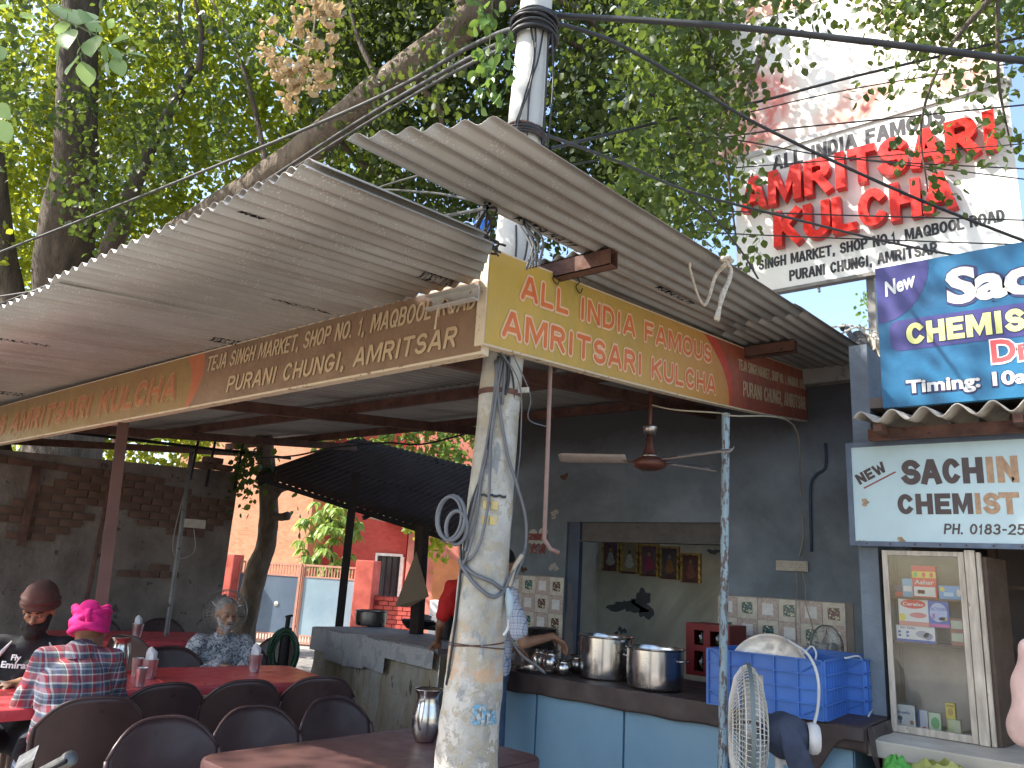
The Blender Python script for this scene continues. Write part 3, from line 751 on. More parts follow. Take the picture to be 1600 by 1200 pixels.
# ================================================================== the chemist's signs
m_bluef = mat('blue_flex', (.009, .072, .155), .32, var=.12, col2=(.011, .098, .20), scale=1.8, bmp=.35, bscale=4, bdist=.02, stain=(.016, .14, .27))
m_purple = paint('indigo_print', (.04, .035, .15), .35, scale=2)
m_silver = paint('silver_letter', (.56, .56, .54)); m_yl = paint('lemon_letter', (.62, .62, .22)); m_rd = paint('red_letter', (.62, .08, .08)); m_navy = paint('navy_outline', (.02, .02, .08)); m_wh = paint('white_outline', (.72, .72, .72))
BY = 4.5
cs = thing('chemist_banner', 'blue printed flex banner with an indigo corner disc, above the scalloped sheet', 'signboard', (-.5, BY, 2.9))
bx0, bx1, bz0, bz1 = -1.013, .95, 2.52, 3.345
MB().box((bx0, BY, bz0), (bx1, BY + .04, bz1)).build('flex_panel', m_bluef, cs)
# indigo quarter disc in the corner
pts = [(bx0 + .003, bz1 - .003)] + [(bx0 + .003 + .275 * math.sin(a / 14 * math.pi / 2) * (1 + .0 * a), bz1 - .003 - .335 * math.cos(a / 14 * math.pi / 2)) for a in range(15)]
MB().add([(p[0], BY - .0015, p[1]) for p in pts], [(0, k, k + 1) for k in range(1, 15)]).build('indigo_disc', m_purple, cs)
# indigo bar
def rrect(x0, x1, z0, z1, r_, y, mt, name, parent):
    pts = []
    for cx, cz, a0 in ((x1 - r_, z1 - r_, 0), (x0 + r_, z1 - r_, 90), (x0 + r_, z0 + r_, 180), (x1 - r_, z0 + r_, 270)):
        for k in range(6): a = R(a0 + 18 * k); pts.append((cx + r_ * math.cos(a), cz + r_ * math.sin(a)))
    blob(pts, y, mt, name, parent)
rrect(-.955, .8, 2.835, 3.012, .045, BY - .0018, m_purple, 'indigo_bar', cs)
def bt(t, x, z, h, w_, mt, mo=None, bold=.03, ob=.07, shear=0, ux=EX, uz=EZ):
    if mo: letters(t, (x - .006, BY, z - .004), ux, uz, h * 1.02, w_ + .012, mo, cs, bold=ob, ext=.0006, lift=.0022, name='letter_outline', shear=shear)
    letters(t, (x, BY, z), ux, uz, h, w_, mt, cs, bold=bold, ext=.0008, lift=.0032, shear=shear)
ra = R(13); bt('New', -.965, 3.165, .085, .175, m_silver, None, .03, shear=.35, ux=Vector((math.cos(ra), 0, math.sin(ra))), uz=Vector((-math.sin(ra), 0, math.cos(ra))))
bt('Sachin', -.660, 3.070, .185, .76, m_silver, m_navy, .045, .085)
block('CHEMIST', (-.870, BY, 2.862), EX, EZ, .125, .65, m_navy, cs, sw=.25, grow=.006, ext=.0006, lift=.0024, rnd=False, name='letter_outline'); block('CHEMIST', (-.870, BY, 2.862), EX, EZ, .125, .65, m_yl, cs, sw=.25, ext=.0008, lift=.0036, rnd=False)
bt('Dr. Sachin', -.480, 2.715, .115, .64, m_rd, m_wh, .03, .075)
bt('Timing: 10am to 8pm', -.890, 2.592, .068, 1.02, m_silver, m_navy, .035, .08)
# scalloped cement sheet
m_asb = mat('cement_sheet', (.42, .38, .32), .9, scale=6, patch=(.6, (.26, .22, .18)), bmp=.5, bscale=50)
cr = thing('cement_sheet_eave', 'scalloped grey cement sheet eave under the blue banner', 'eave', (-.5, 4.3, 2.4))
SP = .152
MB().grid(lambda u, v_: (-1.12 + 2.1 * u, 4.30 + 1.3 * v_ + .0 * u, 2.432 + .030 * math.sin(2 * math.pi * (2.1 * u) / SP) + .02 * u + .16 * v_), 14 * 12, 5).build('scalloped_sheet', m_asb, cr, smooth=True, solid=.007)
mb = MB(); mb.box((-1.10, 4.50, 2.345), (.95, 4.56, 2.405)); mb.box((-1.08, 4.485, 2.338), (.95, 4.499, 2.345)); mb.build('rusty_channel', m_rust, cr)
for x_ in (-1.03, -.4): MB().box((x_, 4.33, 2.36), (x_ + .04, 4.52, 2.40)).build('bracket', m_rust, cr)
ws = thing('chemist_signboard', 'pale hand-painted metal sign with brown-black letters and a phone number', 'signboard', (-.5, 4.6, 2.05))
m_cyan = mat('pale_cyan_enamel', (.52, .68, .70), .4, var=.06, scale=2, patch=(.72, (.36, .22, .12), 4), stain=(.46, .58, .60), bmp=.08)
m_greyfr = mat('blue_grey_frame', (.11, .14, .19), .5, .2, scale=8, patch=(.64, (.16, .10, .07)))
wx0, wx1, wz0, wz1 = -1.218, .95, 1.80, 2.325
MB().box((wx0, 4.6, wz0), (wx1, 4.62, wz1)).build('enamel_panel', m_cyan, ws)
mb = MB()
mb.box((wx0 - .028, 4.59, wz0 - .026), (wx1, 4.64, wz0)); mb.box((wx0 - .028, 4.59, wz1), (wx1, 4.64, wz1 + .026)); mb.box((wx0 - .028, 4.59, wz0), (wx0, 4.64, wz1)); mb.build('frame', m_greyfr, ws)
for k in range(12): MB().ball((wx0 + .06 + .12 * k, 4.588, wz0 - .013), .0045, 6, 4).build('rivet', m_rust, ws)
m_pbl = mat('brown_black_paint', (.085, .06, .055), .5, var=.2, bmp=0)
m_ptan = mat('tan_paint', (.38, .22, .12), .5, col2=(.46, .30, .18), var=.15, scale=30, bmp=0)
WYs = 4.6
def wt(t, x, z, h, w_, mt, bold=.06, shear=0, ux=EX, uz=EZ): block(t, (x, WYs, z), ux, uz, h, w_, mt, ws, sw=.26 if h > .06 else .18, ext=.0008, lift=.0015, shear=shear, rnd=False)
def onS(a): return a[0]
def twotone(word, xs, z, h, tans):
    for i, c in enumerate(word):
        wt(c, xs[i][0], z, h, xs[i][1], m_ptan if i in tans else m_pbl)
sx = [(-0.961, 4.600, 2.168)[0], (-0.864, 4.600, 2.164)[0], (-0.760, 4.600, 2.161)[0], (-0.668, 4.600, 2.157)[0], (-0.564, 4.600, 2.154)[0], (-0.513, 4.600, 2.152)[0]]
ex_ = [(-0.870, 4.600, 2.164)[0], (-0.772, 4.600, 2.161)[0], (-0.682, 4.600, 2.158)[0], (-0.578, 4.600, 2.154)[0], (-0.527, 4.600, 2.153)[0], (-0.425, 4.600, 2.149)[0]]
twotone('SACHIN', [(a, b - a) for a, b in zip(sx, ex_)], 2.103, .140, {4, 5})
sx = [(-0.990, 4.600, 2.011)[0], (-0.901, 4.600, 2.010)[0], (-0.809, 4.600, 2.009)[0], (-0.725, 4.600, 2.008)[0], (-0.627, 4.600, 2.007)[0], (-0.587, 4.600, 2.006)[0], (-0.519, 4.600, 2.006)[0]]
ex_ = [(-0.914, 4.600, 2.010)[0], (-0.821, 4.600, 2.009)[0], (-0.737, 4.600, 2.008)[0], (-0.638, 4.600, 2.007)[0], (-0.598, 4.600, 2.006)[0], (-0.517, 4.600, 2.006)[0], (-0.432, 4.600, 2.005)[0]]
twotone('CHEMIST', [(a, b - a) for a, b in zip(sx, ex_)], 1.945, .112, {4, 5, 6})
wt('PH. 0183-2571', (-0.779, 4.600, 1.832)[0], 1.843, .055, .42, m_pbl, .03, .15)
ra = R(27); u1 = Vector((math.cos(ra), 0, math.sin(ra))); u2 = Vector((-math.sin(ra), 0, math.cos(ra)))
q = (-1.179, 4.600, 2.110); wt('NEW', q[0], q[2], .062, .165, m_pbl, .05, ux=u1, uz=u2)
MB().obox((q[0] + .02, WYs - .002, q[2] - .022), u1 * .19, (0, .0012, 0), u2 * .008).build('underline', mat('dull_red_paint', (.30, .09, .08)), ws)
m_rstain = mat('rust_stain', (.36, .22, .10), .8, col2=(.45, .36, .24), scale=20, var=.3, bmp=0)
for p_, r_ in [((-1.157, 4.600, 2.013), .022), ((-1.191, 4.600, 1.791), .02), ((-0.986, 4.600, 1.805), .022)]: ragged(p_[0], p_[2], r_, r_ * .8, WYs - .0012, int(r_ * 1e4), 'rust_stain', m_rstain, ws, 20)


# ================================================================== yard wall with exposed bricks
yw = thing('yard_wall', 'old brick yard wall with crumbling plaster behind the red tables', 'wall', (-8.5, 2, 0))
XW = -8.5
def wtop(y): return 2.36 + .052 * (y - 2.0)
mb = MB()
mb.grid(lambda u, v: (XW + .012 * mnoise.noise(Vector((0, (-2 + 7.25 * u) * 3, v * 8))), -2 + 7.25 * u, wtop(-2 + 7.25 * u) * v), 90, 34)
mb.add([(XW - .23, -2, 0), (XW - .23, 5.25, 0), (XW - .23, 5.25, wtop(5.25)), (XW - .23, -2, wtop(-2)), (XW, 5.25, 0), (XW, 5.25, wtop(5.25)), (XW, -2, wtop(-2)), (XW, -2, 0)], [(3, 2, 1, 0), (1, 2, 5, 4), (3, 6, 5, 2), (0, 7, 6, 3)])
mb.build('plaster_wall', m_plast, yw, smooth=False)
br = MB().box((0, -.108, -.034), (.02, .108, .034)).build('brick', m_brick, yw, bevel=.005, shift=False)
cnt = 0
for r_ in range(14):
    z = 2.30 - .078 * r_
    for c_ in range(24):
        y = 5.13 - .228 * c_ - (.114 if r_ % 2 else 0)
        if z + .04 > wtop(y) - .02: continue
        n_ = mnoise.noise(Vector((y * .9, z * 1.7, 3.1)))
        if n_ < (-.08 if r_ < 8 else .12) or (r_ > 9 and y < 3.9): continue
        o = br if cnt == 0 else br.copy()
        if cnt: COL.objects.link(o)
        cnt += 1
        o.location = (random.uniform(-.004, .006) - 0, y - 2, z); o.rotation_euler = (random.uniform(-.02, .02), 0, random.uniform(-.02, .02))
for y_, z_ in [(5.0, .0), (4.75, .0), (4.86, .075)]:
    o = br.copy(); COL.objects.link(o); o.location = (-.03, y_ - 2, wtop(y_) + .036 + z_); o.scale = (6, 1, 1)
# rails, stub irons over and on the wall
rl = thing('wall_rail', 'dark iron rail on short posts along the top of the yard wall', 'rail', (-8.4, 3, 2.6))
MB().tube([(-8.42, 2.4, 2.62), (-8.42, 5.9, 2.80)], .018, 8).build('rail', m_blackiron, rl)
for y, zb_, zt_ in [(3.72, 1.0, 2.83), (4.62, 2.35, 2.93), (4.83, 2.3, 2.93), (5.2, 2.3, 2.98)]:
    MB().tube([(-8.42, y, zt_), (-8.44, y - .02, zb_)], .022 if y < 4 else .016, 8).build('post', m_rust if y < 4 else m_blackiron, rl)
tag(MB().box((-8.46, 2.96, 1.5), (-8.41, 3.02, 2.28)).build('iron_stub', m_rust), 'short rusty flat iron fixed upright on the yard wall', 'iron bar')
# socket board on the wall pipe
m_pvc = mat('yellowed_plastic', (.46, .42, .35), .45, scale=12, patch=(.68, (.25, .2, .16)))
m_blackpl = mat('black_plastic', (.02, .02, .021), .4, scale=8)
def socketboard(name, label, o, w_, h_, ux, nz, n=2):
    t = thing(name, label, 'socket board', o); ux = Vector(ux); nz = Vector(nz); uz = Vector((0, 0, 1)); o = Vector(o)
    MB().obox(o, ux * w_, nz * .03, uz * h_).build('back_box', m_pvc, t, bevel=.003)
    for k in range(n):
        c = o + ux * (w_ * (k + .5) / n) + uz * h_ * .5 + nz * .0305
        MB().obox(c - ux * w_ * .38 / n - uz * h_ * .32, ux * w_ * .76 / n, nz * .004, uz * h_ * .64).build('socket_face', m_pvc, t)
        for dx, dz in ((-.006, .008), (.006, .008), (0, -.006), (-.012, -.008), (.012, -.008)):
            MB().lathe([(.0028, 0), (.0028, .0012)], c + ux * dx * 1.4 + uz * dz * 1.3 + nz * .0045, 8, axis=nz).build('pin_hole', m_blackpl, t)
    return t
q = (-7.900, 4.331, 1.857)
socketboard('socket_board', 'yellowed socket board hanging on the thin pipe by the yard wall', (q[0], q[1] - .02, q[2] - .06), .22, .09, (.3, .95, 0), (.95, -.3, 0))
m_cord = mat('grey_cord', (.30, .29, .27), .6, bmp=0, scale=10)
tag(MB().tube(catmull([(q[0], q[1] + .1, q[2] - .05), (q[0] + .02, q[1] + .14, q[2] - .3), (q[0], q[1] - .02, q[2] - .38), (q[0] - .01, q[1] - .1, q[2] - .2), (q[0], q[1] - .05, q[2] + .5)], 6), .005, 5).build('loose_cord', m_cord, smooth=True), 'thin grey cord looping below the socket board on the pipe', 'cord')

# ================================================================== second lower roof over the cooking corner
r2 = thing('lower_shed_roof', 'dark sooty corrugated shed roof over the cooking counter', 'roof')
E0, E1, E2, E3 = Vector((-8.167, 5.250, 2.498)), Vector((-6.127, 7.000, 1.825)), Vector((-6.368, 8.800, 2.752)), Vector((-7.666, 6.350, 3.102))
E0b = Vector((-7.569, 5.500, 2.325))
mb = MB(); N = 210
def f(u, v):
    a = E0.lerp(E1, u); b = E3.lerp(E2, u); p = a.lerp(b, v); n_ = (E1 - E0).cross(E3 - E0).normalized()
    return p + n_ * (.012 * math.cos(u * 2 * math.pi * 34))
mb.grid(f, 34 * 8, 6); mb.build('roof_sheet', m_sheetdark, r2, smooth=True, solid=.002)
dn = Vector((0, 0, -1))
for v in (.02, .45, .95):
    MB().beam(E0.lerp(E3, v) + dn * .05, E1.lerp(E2, v) + dn * .05, .04, .06).build('purlin', m_blackiron, r2)
for u in (.02, .5, .98): MB().beam(E0.lerp(E1, u) + dn * .10, E3.lerp(E2, u) + dn * .10, .04, .05).build('rafter', m_blackiron, r2)
q0, q1 = (-6.535, 5.428, 2.370), (-6.716, 5.577, 0.832)
tag(MB().beam((q1[0] * 1.0, q1[1], 0), (q0[0], q0[1], q0[2] + .12), .085, .085).build('post', m_blackiron, r2), 'square black iron post behind the cooking counter')
cable_b = None

# ================================================================== cooking counter
ck = thing('cooking_counter', 'rough masonry cooking counter with newspaper pasted on its front', 'counter', (-5.6, 5.1, 0))
cA, cB = (-6.371, 5.031, 0.900), (-4.437, 4.752, 0.900)
A_ = Vector(cA); B_ = Vector((-4.4, cB[1] - .05, .9)); d = (B_ - A_); L = d.length; d.normalize(); nb = Vector((-d.y, d.x, 0))
mb = MB(); mb.grid(lambda u, v: A_ + d * (L * u) + Vector((0, 0, -.9 + .86 * v)) - nb * (.05 * (1 - v) + .02 * mnoise.noise(Vector((u * 9, v * 5, 1)))), 40, 16)
mb.grid(lambda u, v: A_ + nb * (.75 * (1 - u)) + Vector((0, 0, -.9 + .86 * v)) - d * (.05 * (1 - v)), 10, 8)
mb.grid(lambda u, v: B_ + nb * (.75 * u) + Vector((0, 0, -.9 + .86 * v)), 10, 8)
mb.build('plinth', m_cookwall, ck)
m_slab = mat('worn_counter_slab', (.22, .21, .20), .6, scale=5, patch=(.6, (.12, .11, .1)))
MB().obox(A_ - d * .03 - nb * .03 + Vector((0, 0, -.04)), d * (L + .03), nb * .82, (0, 0, .045)).build('slab', m_slab, ck, bevel=.006)
# newspaper sheets pasted along the edge
m, nt, pb, out = nmat('newsprint')
v = texco(nt, 'Object'); w1 = nt.nodes.new('ShaderNodeTexWave'); w1.bands_direction = 'Z'; w1.inputs['Scale'].default_value = 42; w1.inputs['Distortion'].default_value = .6; nt.links.new(v, w1.inputs[0])
n1 = tnoise(nt, texco(nt, 'Object', (60, 60, 60)), 2, 3)
tx = maths(nt, 'MULTIPLY', ramp(nt, w1.outputs['Fac'], [(.45, 0), (.6, 1)]), ramp(nt, n1, [(.4, 0), (.5, .8)]))
blk = ramp(nt, tnoise(nt, texco(nt, 'Object', (9, 9, 7)), 1, 1), [(.56, 0), (.58, .7)])
c = mix(nt, tx, (.44, .44, .43), (.18, .18, .18)); c = mix(nt, blk, c, (.26, .26, .27))
nt.links.new(c, pb.inputs['Base Color']); pb.inputs['Roughness'].default_value = .8; m_news = m
def paper(u0, u1, z0, z1, sk=0, k=0):
    mb = MB(); off = -.062 - .0022 * k
    mb.grid(lambda u, v: A_ + d * (L * (u0 + (u1 - u0) * u)) + Vector((0, 0, -.9 + z0 + sk * u + (z1 - z0) * v)) + nb * (off - .006 * (1 - v) - .004 * math.sin(u * 7 + k)), 6, 4)
    mb.build('newspaper', m_news, ck, solid=.001)
paper(.00, .17, .70, .905, 0, 0); paper(.15, .34, .64, .90, -.01, 1); paper(.32, .50, .62, .90, .02, 2); paper(.49, .66, .66, .905, -.02, 3); paper(.62, 1.0, .765, .90, -.01, 4)
tag(MB().obox(A_ + nb * .12 + d * .12, d * .55, nb * .45, (0, 0, .004)).build('newspaper', m_news, ck), None)
m_steel = mat('stainless_steel', (.62, .60, .57), .22, 1.0, var=.06, scale=6, bmp=.04, bscale=200, rvar=.07)
m_steeldk = mat('sooty_steel', (.20, .19, .18), .38, .9, scale=9, patch=(.6, (.03, .03, .03)), rvar=.1)
m_blackpan = mat('black_pan', (.018, .017, .017), .55, .4, scale=10)
def pot(name, label, c, r_, h, m_, group=None, lid=False, ears=True):
    t = thing(name, label, 'pot', c, group=group)
    MB().lathe([(.0, .004), (r_ * .86, 0), (r_ * .95, .012), (r_ * .985, .04), (r_, h * .5), (r_ * .99, h - .012), (r_ * 1.045, h - .006), (r_ * 1.05, h), (r_ * 1.0, h + .001), (r_ * .965, h - .012), (r_ * .965, .05), (r_ * .9, .014), (0, .012)], c, 48).build('vessel', m_, t, smooth=True, auto=35)
    if ears:
        for s_ in (-1, 1):
            MB().tube([(c[0] + s_ * r_ * .99, c[1] - .03, c[2] + h * .72), (c[0] + s_ * (r_ + .03), c[1] - .025, c[2] + h * .74), (c[0] + s_ * (r_ + .03), c[1] + .025, c[2] + h * .74), (c[0] + s_ * r_ * .99, c[1] + .03, c[2] + h * .72)], .006, 6).build('handle', m_, t, smooth=True)
    return t
q = (-6.387, 5.541, 0.905); pot('cooking_pot', 'dull steel pot standing on the far left end of the newspapered counter', (q[0], q[1] + .18, .905), .165, .155, m_steeldk, ears=False)
q = (-5.978, 5.787, 0.905)
kd = thing('kadhai_pan', 'black round pan with loop handles on the cooking counter', 'pan', (q[0], q[1] + .22, .905)); c0 = (q[0], q[1] + .22, .905)
MB().lathe([(0, .002), (.11, 0), (.16, .05), (.175, .085), (.18, .088), (.165, .078), (.10, .02), (0, .012)], c0, 32).build('bowl', m_blackpan, kd, smooth=True)
for s_ in (-1, 1): MB().tube([(c0[0] + s_ * .17, c0[1] - .04, c0[2] + .075), (c0[0] + s_ * .215, c0[1], c0[2] + .085), (c0[0] + s_ * .17, c0[1] + .04, c0[2] + .075)], .006, 6).build('handle', m_blackpan, kd)
q = (-6.469, 6.131, 0.905); kb_ = thing('steel_bowl', 'pale steel bowl with a ladle, beside the black pan', 'bowl', (q[0], q[1] + .45, .905)); c0 = (q[0], q[1] + .45, .905)
MB().lathe([(0, .002), (.09, 0), (.10, .03), (.10, .10), (.115, .104), (.093, .098), (.088, .01), (0, .01)], c0, 28).build('bowl', m_steel, kb_, smooth=True)
tag(MB().tube([(c0[0], c0[1], c0[2] + .06), (c0[0] - .17, c0[1] + .02, c0[2] + .27)], [.008, .006], 6).build('ladle', m_blackpan), 'dark ladle leaning out of the pale steel bowl', 'ladle')
q = (-5.811, 5.915, 0.905)
sv = thing('gas_stove', 'low black gas stove at the right end of the cooking counter', 'stove', (q[0], q[1] + .3, .905)); c0 = (q[0] + .1, q[1] + .3, .905)
MB().box((c0[0] - .3, c0[1] - .2, .906), (c0[0] + .3, c0[1] + .2, .95)).build('body', m_blackiron, sv, bevel=.006)
for s_ in (-.14, .14):
    MB().lathe([(.10, .045), (.10, .055), (.09, .055), (.09, .045)], (c0[0] + s_, c0[1], c0[2]), 20).build('burner_ring', m_blackpan, sv)
    for k in range(4):
        a = k * math.pi / 2; MB().beam((c0[0] + s_ + .03 * math.cos(a), c0[1] + .03 * math.sin(a), .968), (c0[0] + s_ + .14 * math.cos(a), c0[1] + .14 * math.sin(a), .968), .01, .014).build('pan_support', m_blackiron, sv)
q = (-4.987, 5.408, 0.984); tag(MB().lathe([(0, 0), (.07, 0), (.07, .2), (.05, .22), (0, .22)], (q[0], q[1], .91), 18).build('dark_canister', m_blackpan, smooth=True, auto=40), 'dark canister at the stove end beside the red-shirted worker', 'canister')
# wooden post and the hanging board
qa, qb = (-5.504, 5.482, 1.925), (-5.509, 5.530, 0.937)
tag(MB().beam((qb[0], qb[1], .9), (qa[0], qa[1], qa[2]), .105, .09).build('wooden_post', mat('charred_wood', (.035, .022, .018), .85, scale=12, bmp=.5)), 'short charred wooden post rising from the cooking counter', 'post')
m_card = mat('brown_cardboard', (.20, .155, .11), .9, scale=3, var=.08, bmp=.1)
hb = thing('hanging_cardboard', 'square brown cardboard hung by one corner in front of the wooden post', 'cardboard', (-5.224, 5.162, 1.561))
h1, h2, h3, h4 = (Vector((-5.250, 5.174, 1.666)), Vector((-5.164, 5.304, 1.270)), Vector((-5.201, 5.106, 1.175)), Vector((-5.496, 5.204, 1.155)))
nn = (h2 - h1).cross(h4 - h1).normalized() * .006
mb = MB(); vs = [h1, h2, h3, h4]; mb.add(vs + [p + nn for p in vs], [(0, 1, 2, 3), (7, 6, 5, 4), (0, 4, 5, 1), (1, 5, 6, 2), (2, 6, 7, 3), (3, 7, 4, 0)]); mb.build('cardboard', m_card, hb)
MB().tube([h1, h1 + Vector((0, 0, .12))], .006, 5).build('string', m_blackiron, hb)

# ================================================================== stand pipe with green hose
m_hose = mat('green_hose', (.012, .06, .03), .35, scale=6, bmp=0)
hs = thing('stand_pipe', 'dark upright stand pipe carrying the coiled green hose', 'pipe', (-8.380, 6.216, -0.000))
q = Vector((-5.805, 4.252, 0.852)); MB().tube([(q.x, q.y, -.1), (q.x, q.y, q.z + .10)], .045, 14).build('pipe', m_blackiron, hs, smooth=True, auto=50)
MB().tube([(q.x, q.y, q.z + .10), (q.x + .005, q.y, q.z + .2)], .02, 10).build('tap', m_blackiron, hs)
MB().tube([(q.x - .03, q.y, q.z + .19), (q.x + .05, q.y, q.z + .205)], .011, 8).build('tap_handle', m_blackiron, hs)
hc = MB(); rt_ = Vector((.775, .632, 0))
for k in range(13):
    rr = .115 + .004 * (k % 5) + random.uniform(-.012, .012); cy = random.uniform(-.03, .03); cz = -.10 + random.uniform(-.02, .02); nz = Vector((-.632, .775, 0)) * (.02 * (k - 6) * .5)
    tl = random.uniform(-.25, .25); pts = []
    for a in range(25):
        an = 2 * math.pi * a / 24; pts.append(q + nz + rt_ * (rr * .9 * math.cos(an) + cy) + Vector((0, 0, cz + rr * 1.45 * math.sin(an))) + Vector((-.632, .775, 0)) * tl * .12 * math.cos(an))
    hc.tube(pts, .0085, 6, cap=False)
o = hc.build('hose_coil', m_hose, smooth=True); tag(o, 'coiled green garden hose hung on the stand pipe', 'hose'); 

# ================================================================== gate, pillars, house behind the yard
GO_ = (-14.6, 10.0, 0); GA_ = R(27)
m_steelblue = mat('blue_grey_gate', (.10, .14, .20), .45, .1, scale=2, var=.12, stain=(.14, .18, .24))  # darker copy: the shaded leaf's shade is put into the colour
m_paleblue = mat('pale_blue_gate', (.30, .40, .47), .45, .1, scale=2, var=.1, stain=(.22, .33, .42))  # paler copy: sunlight on this leaf is put into the colour
m_gstrip = mat('salmon_gate_bars', (.55, .27, .20), .6, scale=6)
m_pillar = mat('red_plaster_pillar', (.48, .09, .065), .85, scale=4, col2=(.55, .12, .09))
gt = local('yard_gate', 'two leaf metal gate, blue panels tinted dark for shade and pale for sun, with salmon bars', 'gate', GO_, GA_)
def leafgate(xa, xb, z0, z1, zp0, zp1, mp, y=0):
    lf = MB().box((xa + .04, y - .01, zp0), (xb - .04, y + .01, zp1)).build('gate_panel', mp, gt, shift=False)
    mb = MB(); mb.box((xa, y - .025, z0), (xa + .05, y + .025, z1)); mb.box((xb - .05, y - .025, z0), (xb, y + .025, z1)); mb.box((xa + .05, y - .02, z0), (xb - .05, y + .02, z0 + .04)); mb.box((xa + .05, y - .02, z1 - .04), (xb - .05, y + .02, z1)); mb.box((xa + .05, y - .02, zp1), (xb - .05, y + .02, zp1 + .03)); mb.box((xa + .05, y - .02, zp0 - .03), (xb - .05, y + .02, zp0)); mb.build('gate_frame', m_gstrip, gt, shift=False)
    n_ = int((xb - xa - .1) / .062)
    for k in range(n_):
        x = xa + .06 + k * (xb - xa - .14) / (n_ - 1)
        for za, zb_ in ((z0 + .04, zp0 - .03), (zp1 + .03, z1 - .04)):
            MB().box((x, y - .01, za), (x + .022, y + .01, zb_)).build('gate_bar', m_gstrip, gt, shift=False)
g0, g1, g2 = (-0.655, -0.000, 1.152), (0.811, -0.000, 1.237), (2.088, 0.000, 1.310)
gt_top = (0.019, 0.000, 1.484)[2]; gb = (0.548, 0.000, -0.123)[2]; p1 = (0.208, 0.000, 1.215)[2]; p0_ = (0.377, 0.000, 0.055)[2]
leafgate(g0[0], g1[0] - .01, gb, gt_top, p0_, p1, m_steelblue); leafgate(g1[0] + .01, g2[0] - .02, gb, gt_top, p0_, p1, m_paleblue, .03)
# lock emblem disc
q = (0.322, -0.030, 0.645); MB().lathe([(.0, 0), (.05, 0), (.05, .01), (0, .015)], (q[0], -.012, q[2]), 16, axis=(0, -1, 0)).build('lock_disc', m_steel, gt, shift=False)
def gbox(name, label, cat, a, b, mt, bev=.02):
    o = MB().box(a, b).build(name, mt, None, bevel=bev); o.location = GO_; o.rotation_euler = (0, 0, GA_); return tag(o, label, cat)
q = (-1.002, -0.100, 1.131); pil = (2.401, -0.200, 1.633)
gbox('gate_pillar', 'red plastered gate pillar beside the pale blue gate leaf', 'pillar', (g2[0] + .02, -.25, -.1), (g2[0] + .42, .15, pil[2]), m_pillar)
gbox('gate_pillar', 'dull red gate pillar half behind the yard wall end', 'pillar', (q[0] - .2, -.3, -.1), ((-0.626, -0.100, 1.153)[0], .1, (-0.850, -0.100, 1.596)[2]), m_pillar)
q = gt_ledge = gbox('gate_ramp', 'pale concrete ramp slab in front of the gate', 'ramp', (-1.0, -1.6, -.15), (4.6, -.2, gb - .02), m_concrete)
# plinth of rough rubble in front
rb2 = MB().grid(lambda u, v: (-12.5 + 7.5 * u, 5.6 + 4.4 * v, -.12 + .05 * mnoise.noise(Vector((u * 40, v * 30, 0)))), 90, 60).build('gravel', mat('gravel', (.24, .22, .20), .95, scale=20, bmp=1, bscale=60, bdist=.03), smooth=True); tag(rb2, kind='stuff')
# low brick wall painted red: separate bricks
lw = local('low_brick_wall', 'low red-painted brick wall right of the gate pillar', 'wall', GO_, GA_)
wx0_, wx1_ = g2[0] + .42, (3.453, -0.050, 0.634)[0]; wz1_ = (2.848, -0.050, 0.946)[2]
MB().box((wx0_, -.06, -.15), (wx1_, .08, wz1_)).build('mortar_core', mat('dark_red_mortar', (.26, .035, .03), .9), lw, shift=False)
b0 = MB().box((-.098, -.014, -.036), (.098, .0, .036)).build('brick', m_redbrick, lw, bevel=.004, shift=False); k = 0
rows = int((wz1_ + .05) / .088); colsn = int((wx1_ - wx0_) / .21)
for r_ in range(rows):
    for c_ in range(colsn):
        x = wx0_ + .11 + .21 * c_ + (.1 if r_ % 2 else 0)
        if x > wx1_ - .08: continue
        o = b0 if k == 0 else b0.copy()
        if k: COL.objects.link(o)
        k += 1; o.location = (x, -.062 + random.uniform(-.003, .003), wz1_ - .05 - .088 * r_)
# house
m, nt, pb, out = nmat('orange_brickwork')
v = texco(nt, 'Object'); bt_ = nt.nodes.new('ShaderNodeTexBrick'); bt_.inputs['Scale'].default_value = 4.2; bt_.inputs['Mortar Size'].default_value = .012; bt_.inputs['Color1'].default_value = (.50, .19, .10, 1); bt_.inputs['Color2'].default_value = (.60, .27, .15, 1); bt_.inputs['Mortar'].default_value = (.48, .30, .20, 1)
sp = nt.nodes.new('ShaderNodeSeparateXYZ'); cb = nt.nodes.new('ShaderNodeCombineXYZ'); nt.links.new(v, sp.inputs[0]); nt.links.new(maths(nt, 'ADD', sp.outputs[0], sp.outputs[1]), cb.inputs[0]); nt.links.new(sp.outputs[2], cb.inputs[1]); nt.links.new(cb.outputs[0], bt_.inputs[0])
nt.links.new(mix(nt, ramp(nt, tnoise(nt, v, 1.2, 5), [(.4, 0), (.7, .5)]), bt_.outputs[0], (.62, .34, .22)), pb.inputs['Base Color']); pb.inputs['Roughness'].default_value = .9
bump(nt, pb, bt_.outputs['Fac'], -.4, .01); m_obrick = m
m2 = m.copy(); m2.name = 'shade_red_brickwork'; bn = [n for n in m2.node_tree.nodes if n.type == 'TEX_BRICK'][0]  # darker copy of the brick: the turned wall's shade put into its colour
bn.inputs['Color1'].default_value = (.42, .05, .05, 1); bn.inputs['Color2'].default_value = (.50, .08, .07, 1); bn.inputs['Mortar'].default_value = (.34, .06, .05, 1)
for n_ in m2.node_tree.nodes:
    if n_.type == 'MIX': n_.inputs[7].default_value = (.50, .10, .08, 1)
m_rbrick = m2
hz = local('brick_house', 'orange brick house, one wall tinted dark red for shade, beyond the gate with white framed window', 'house', GO_, GA_)
HD = 4.2
def hx(p): return p
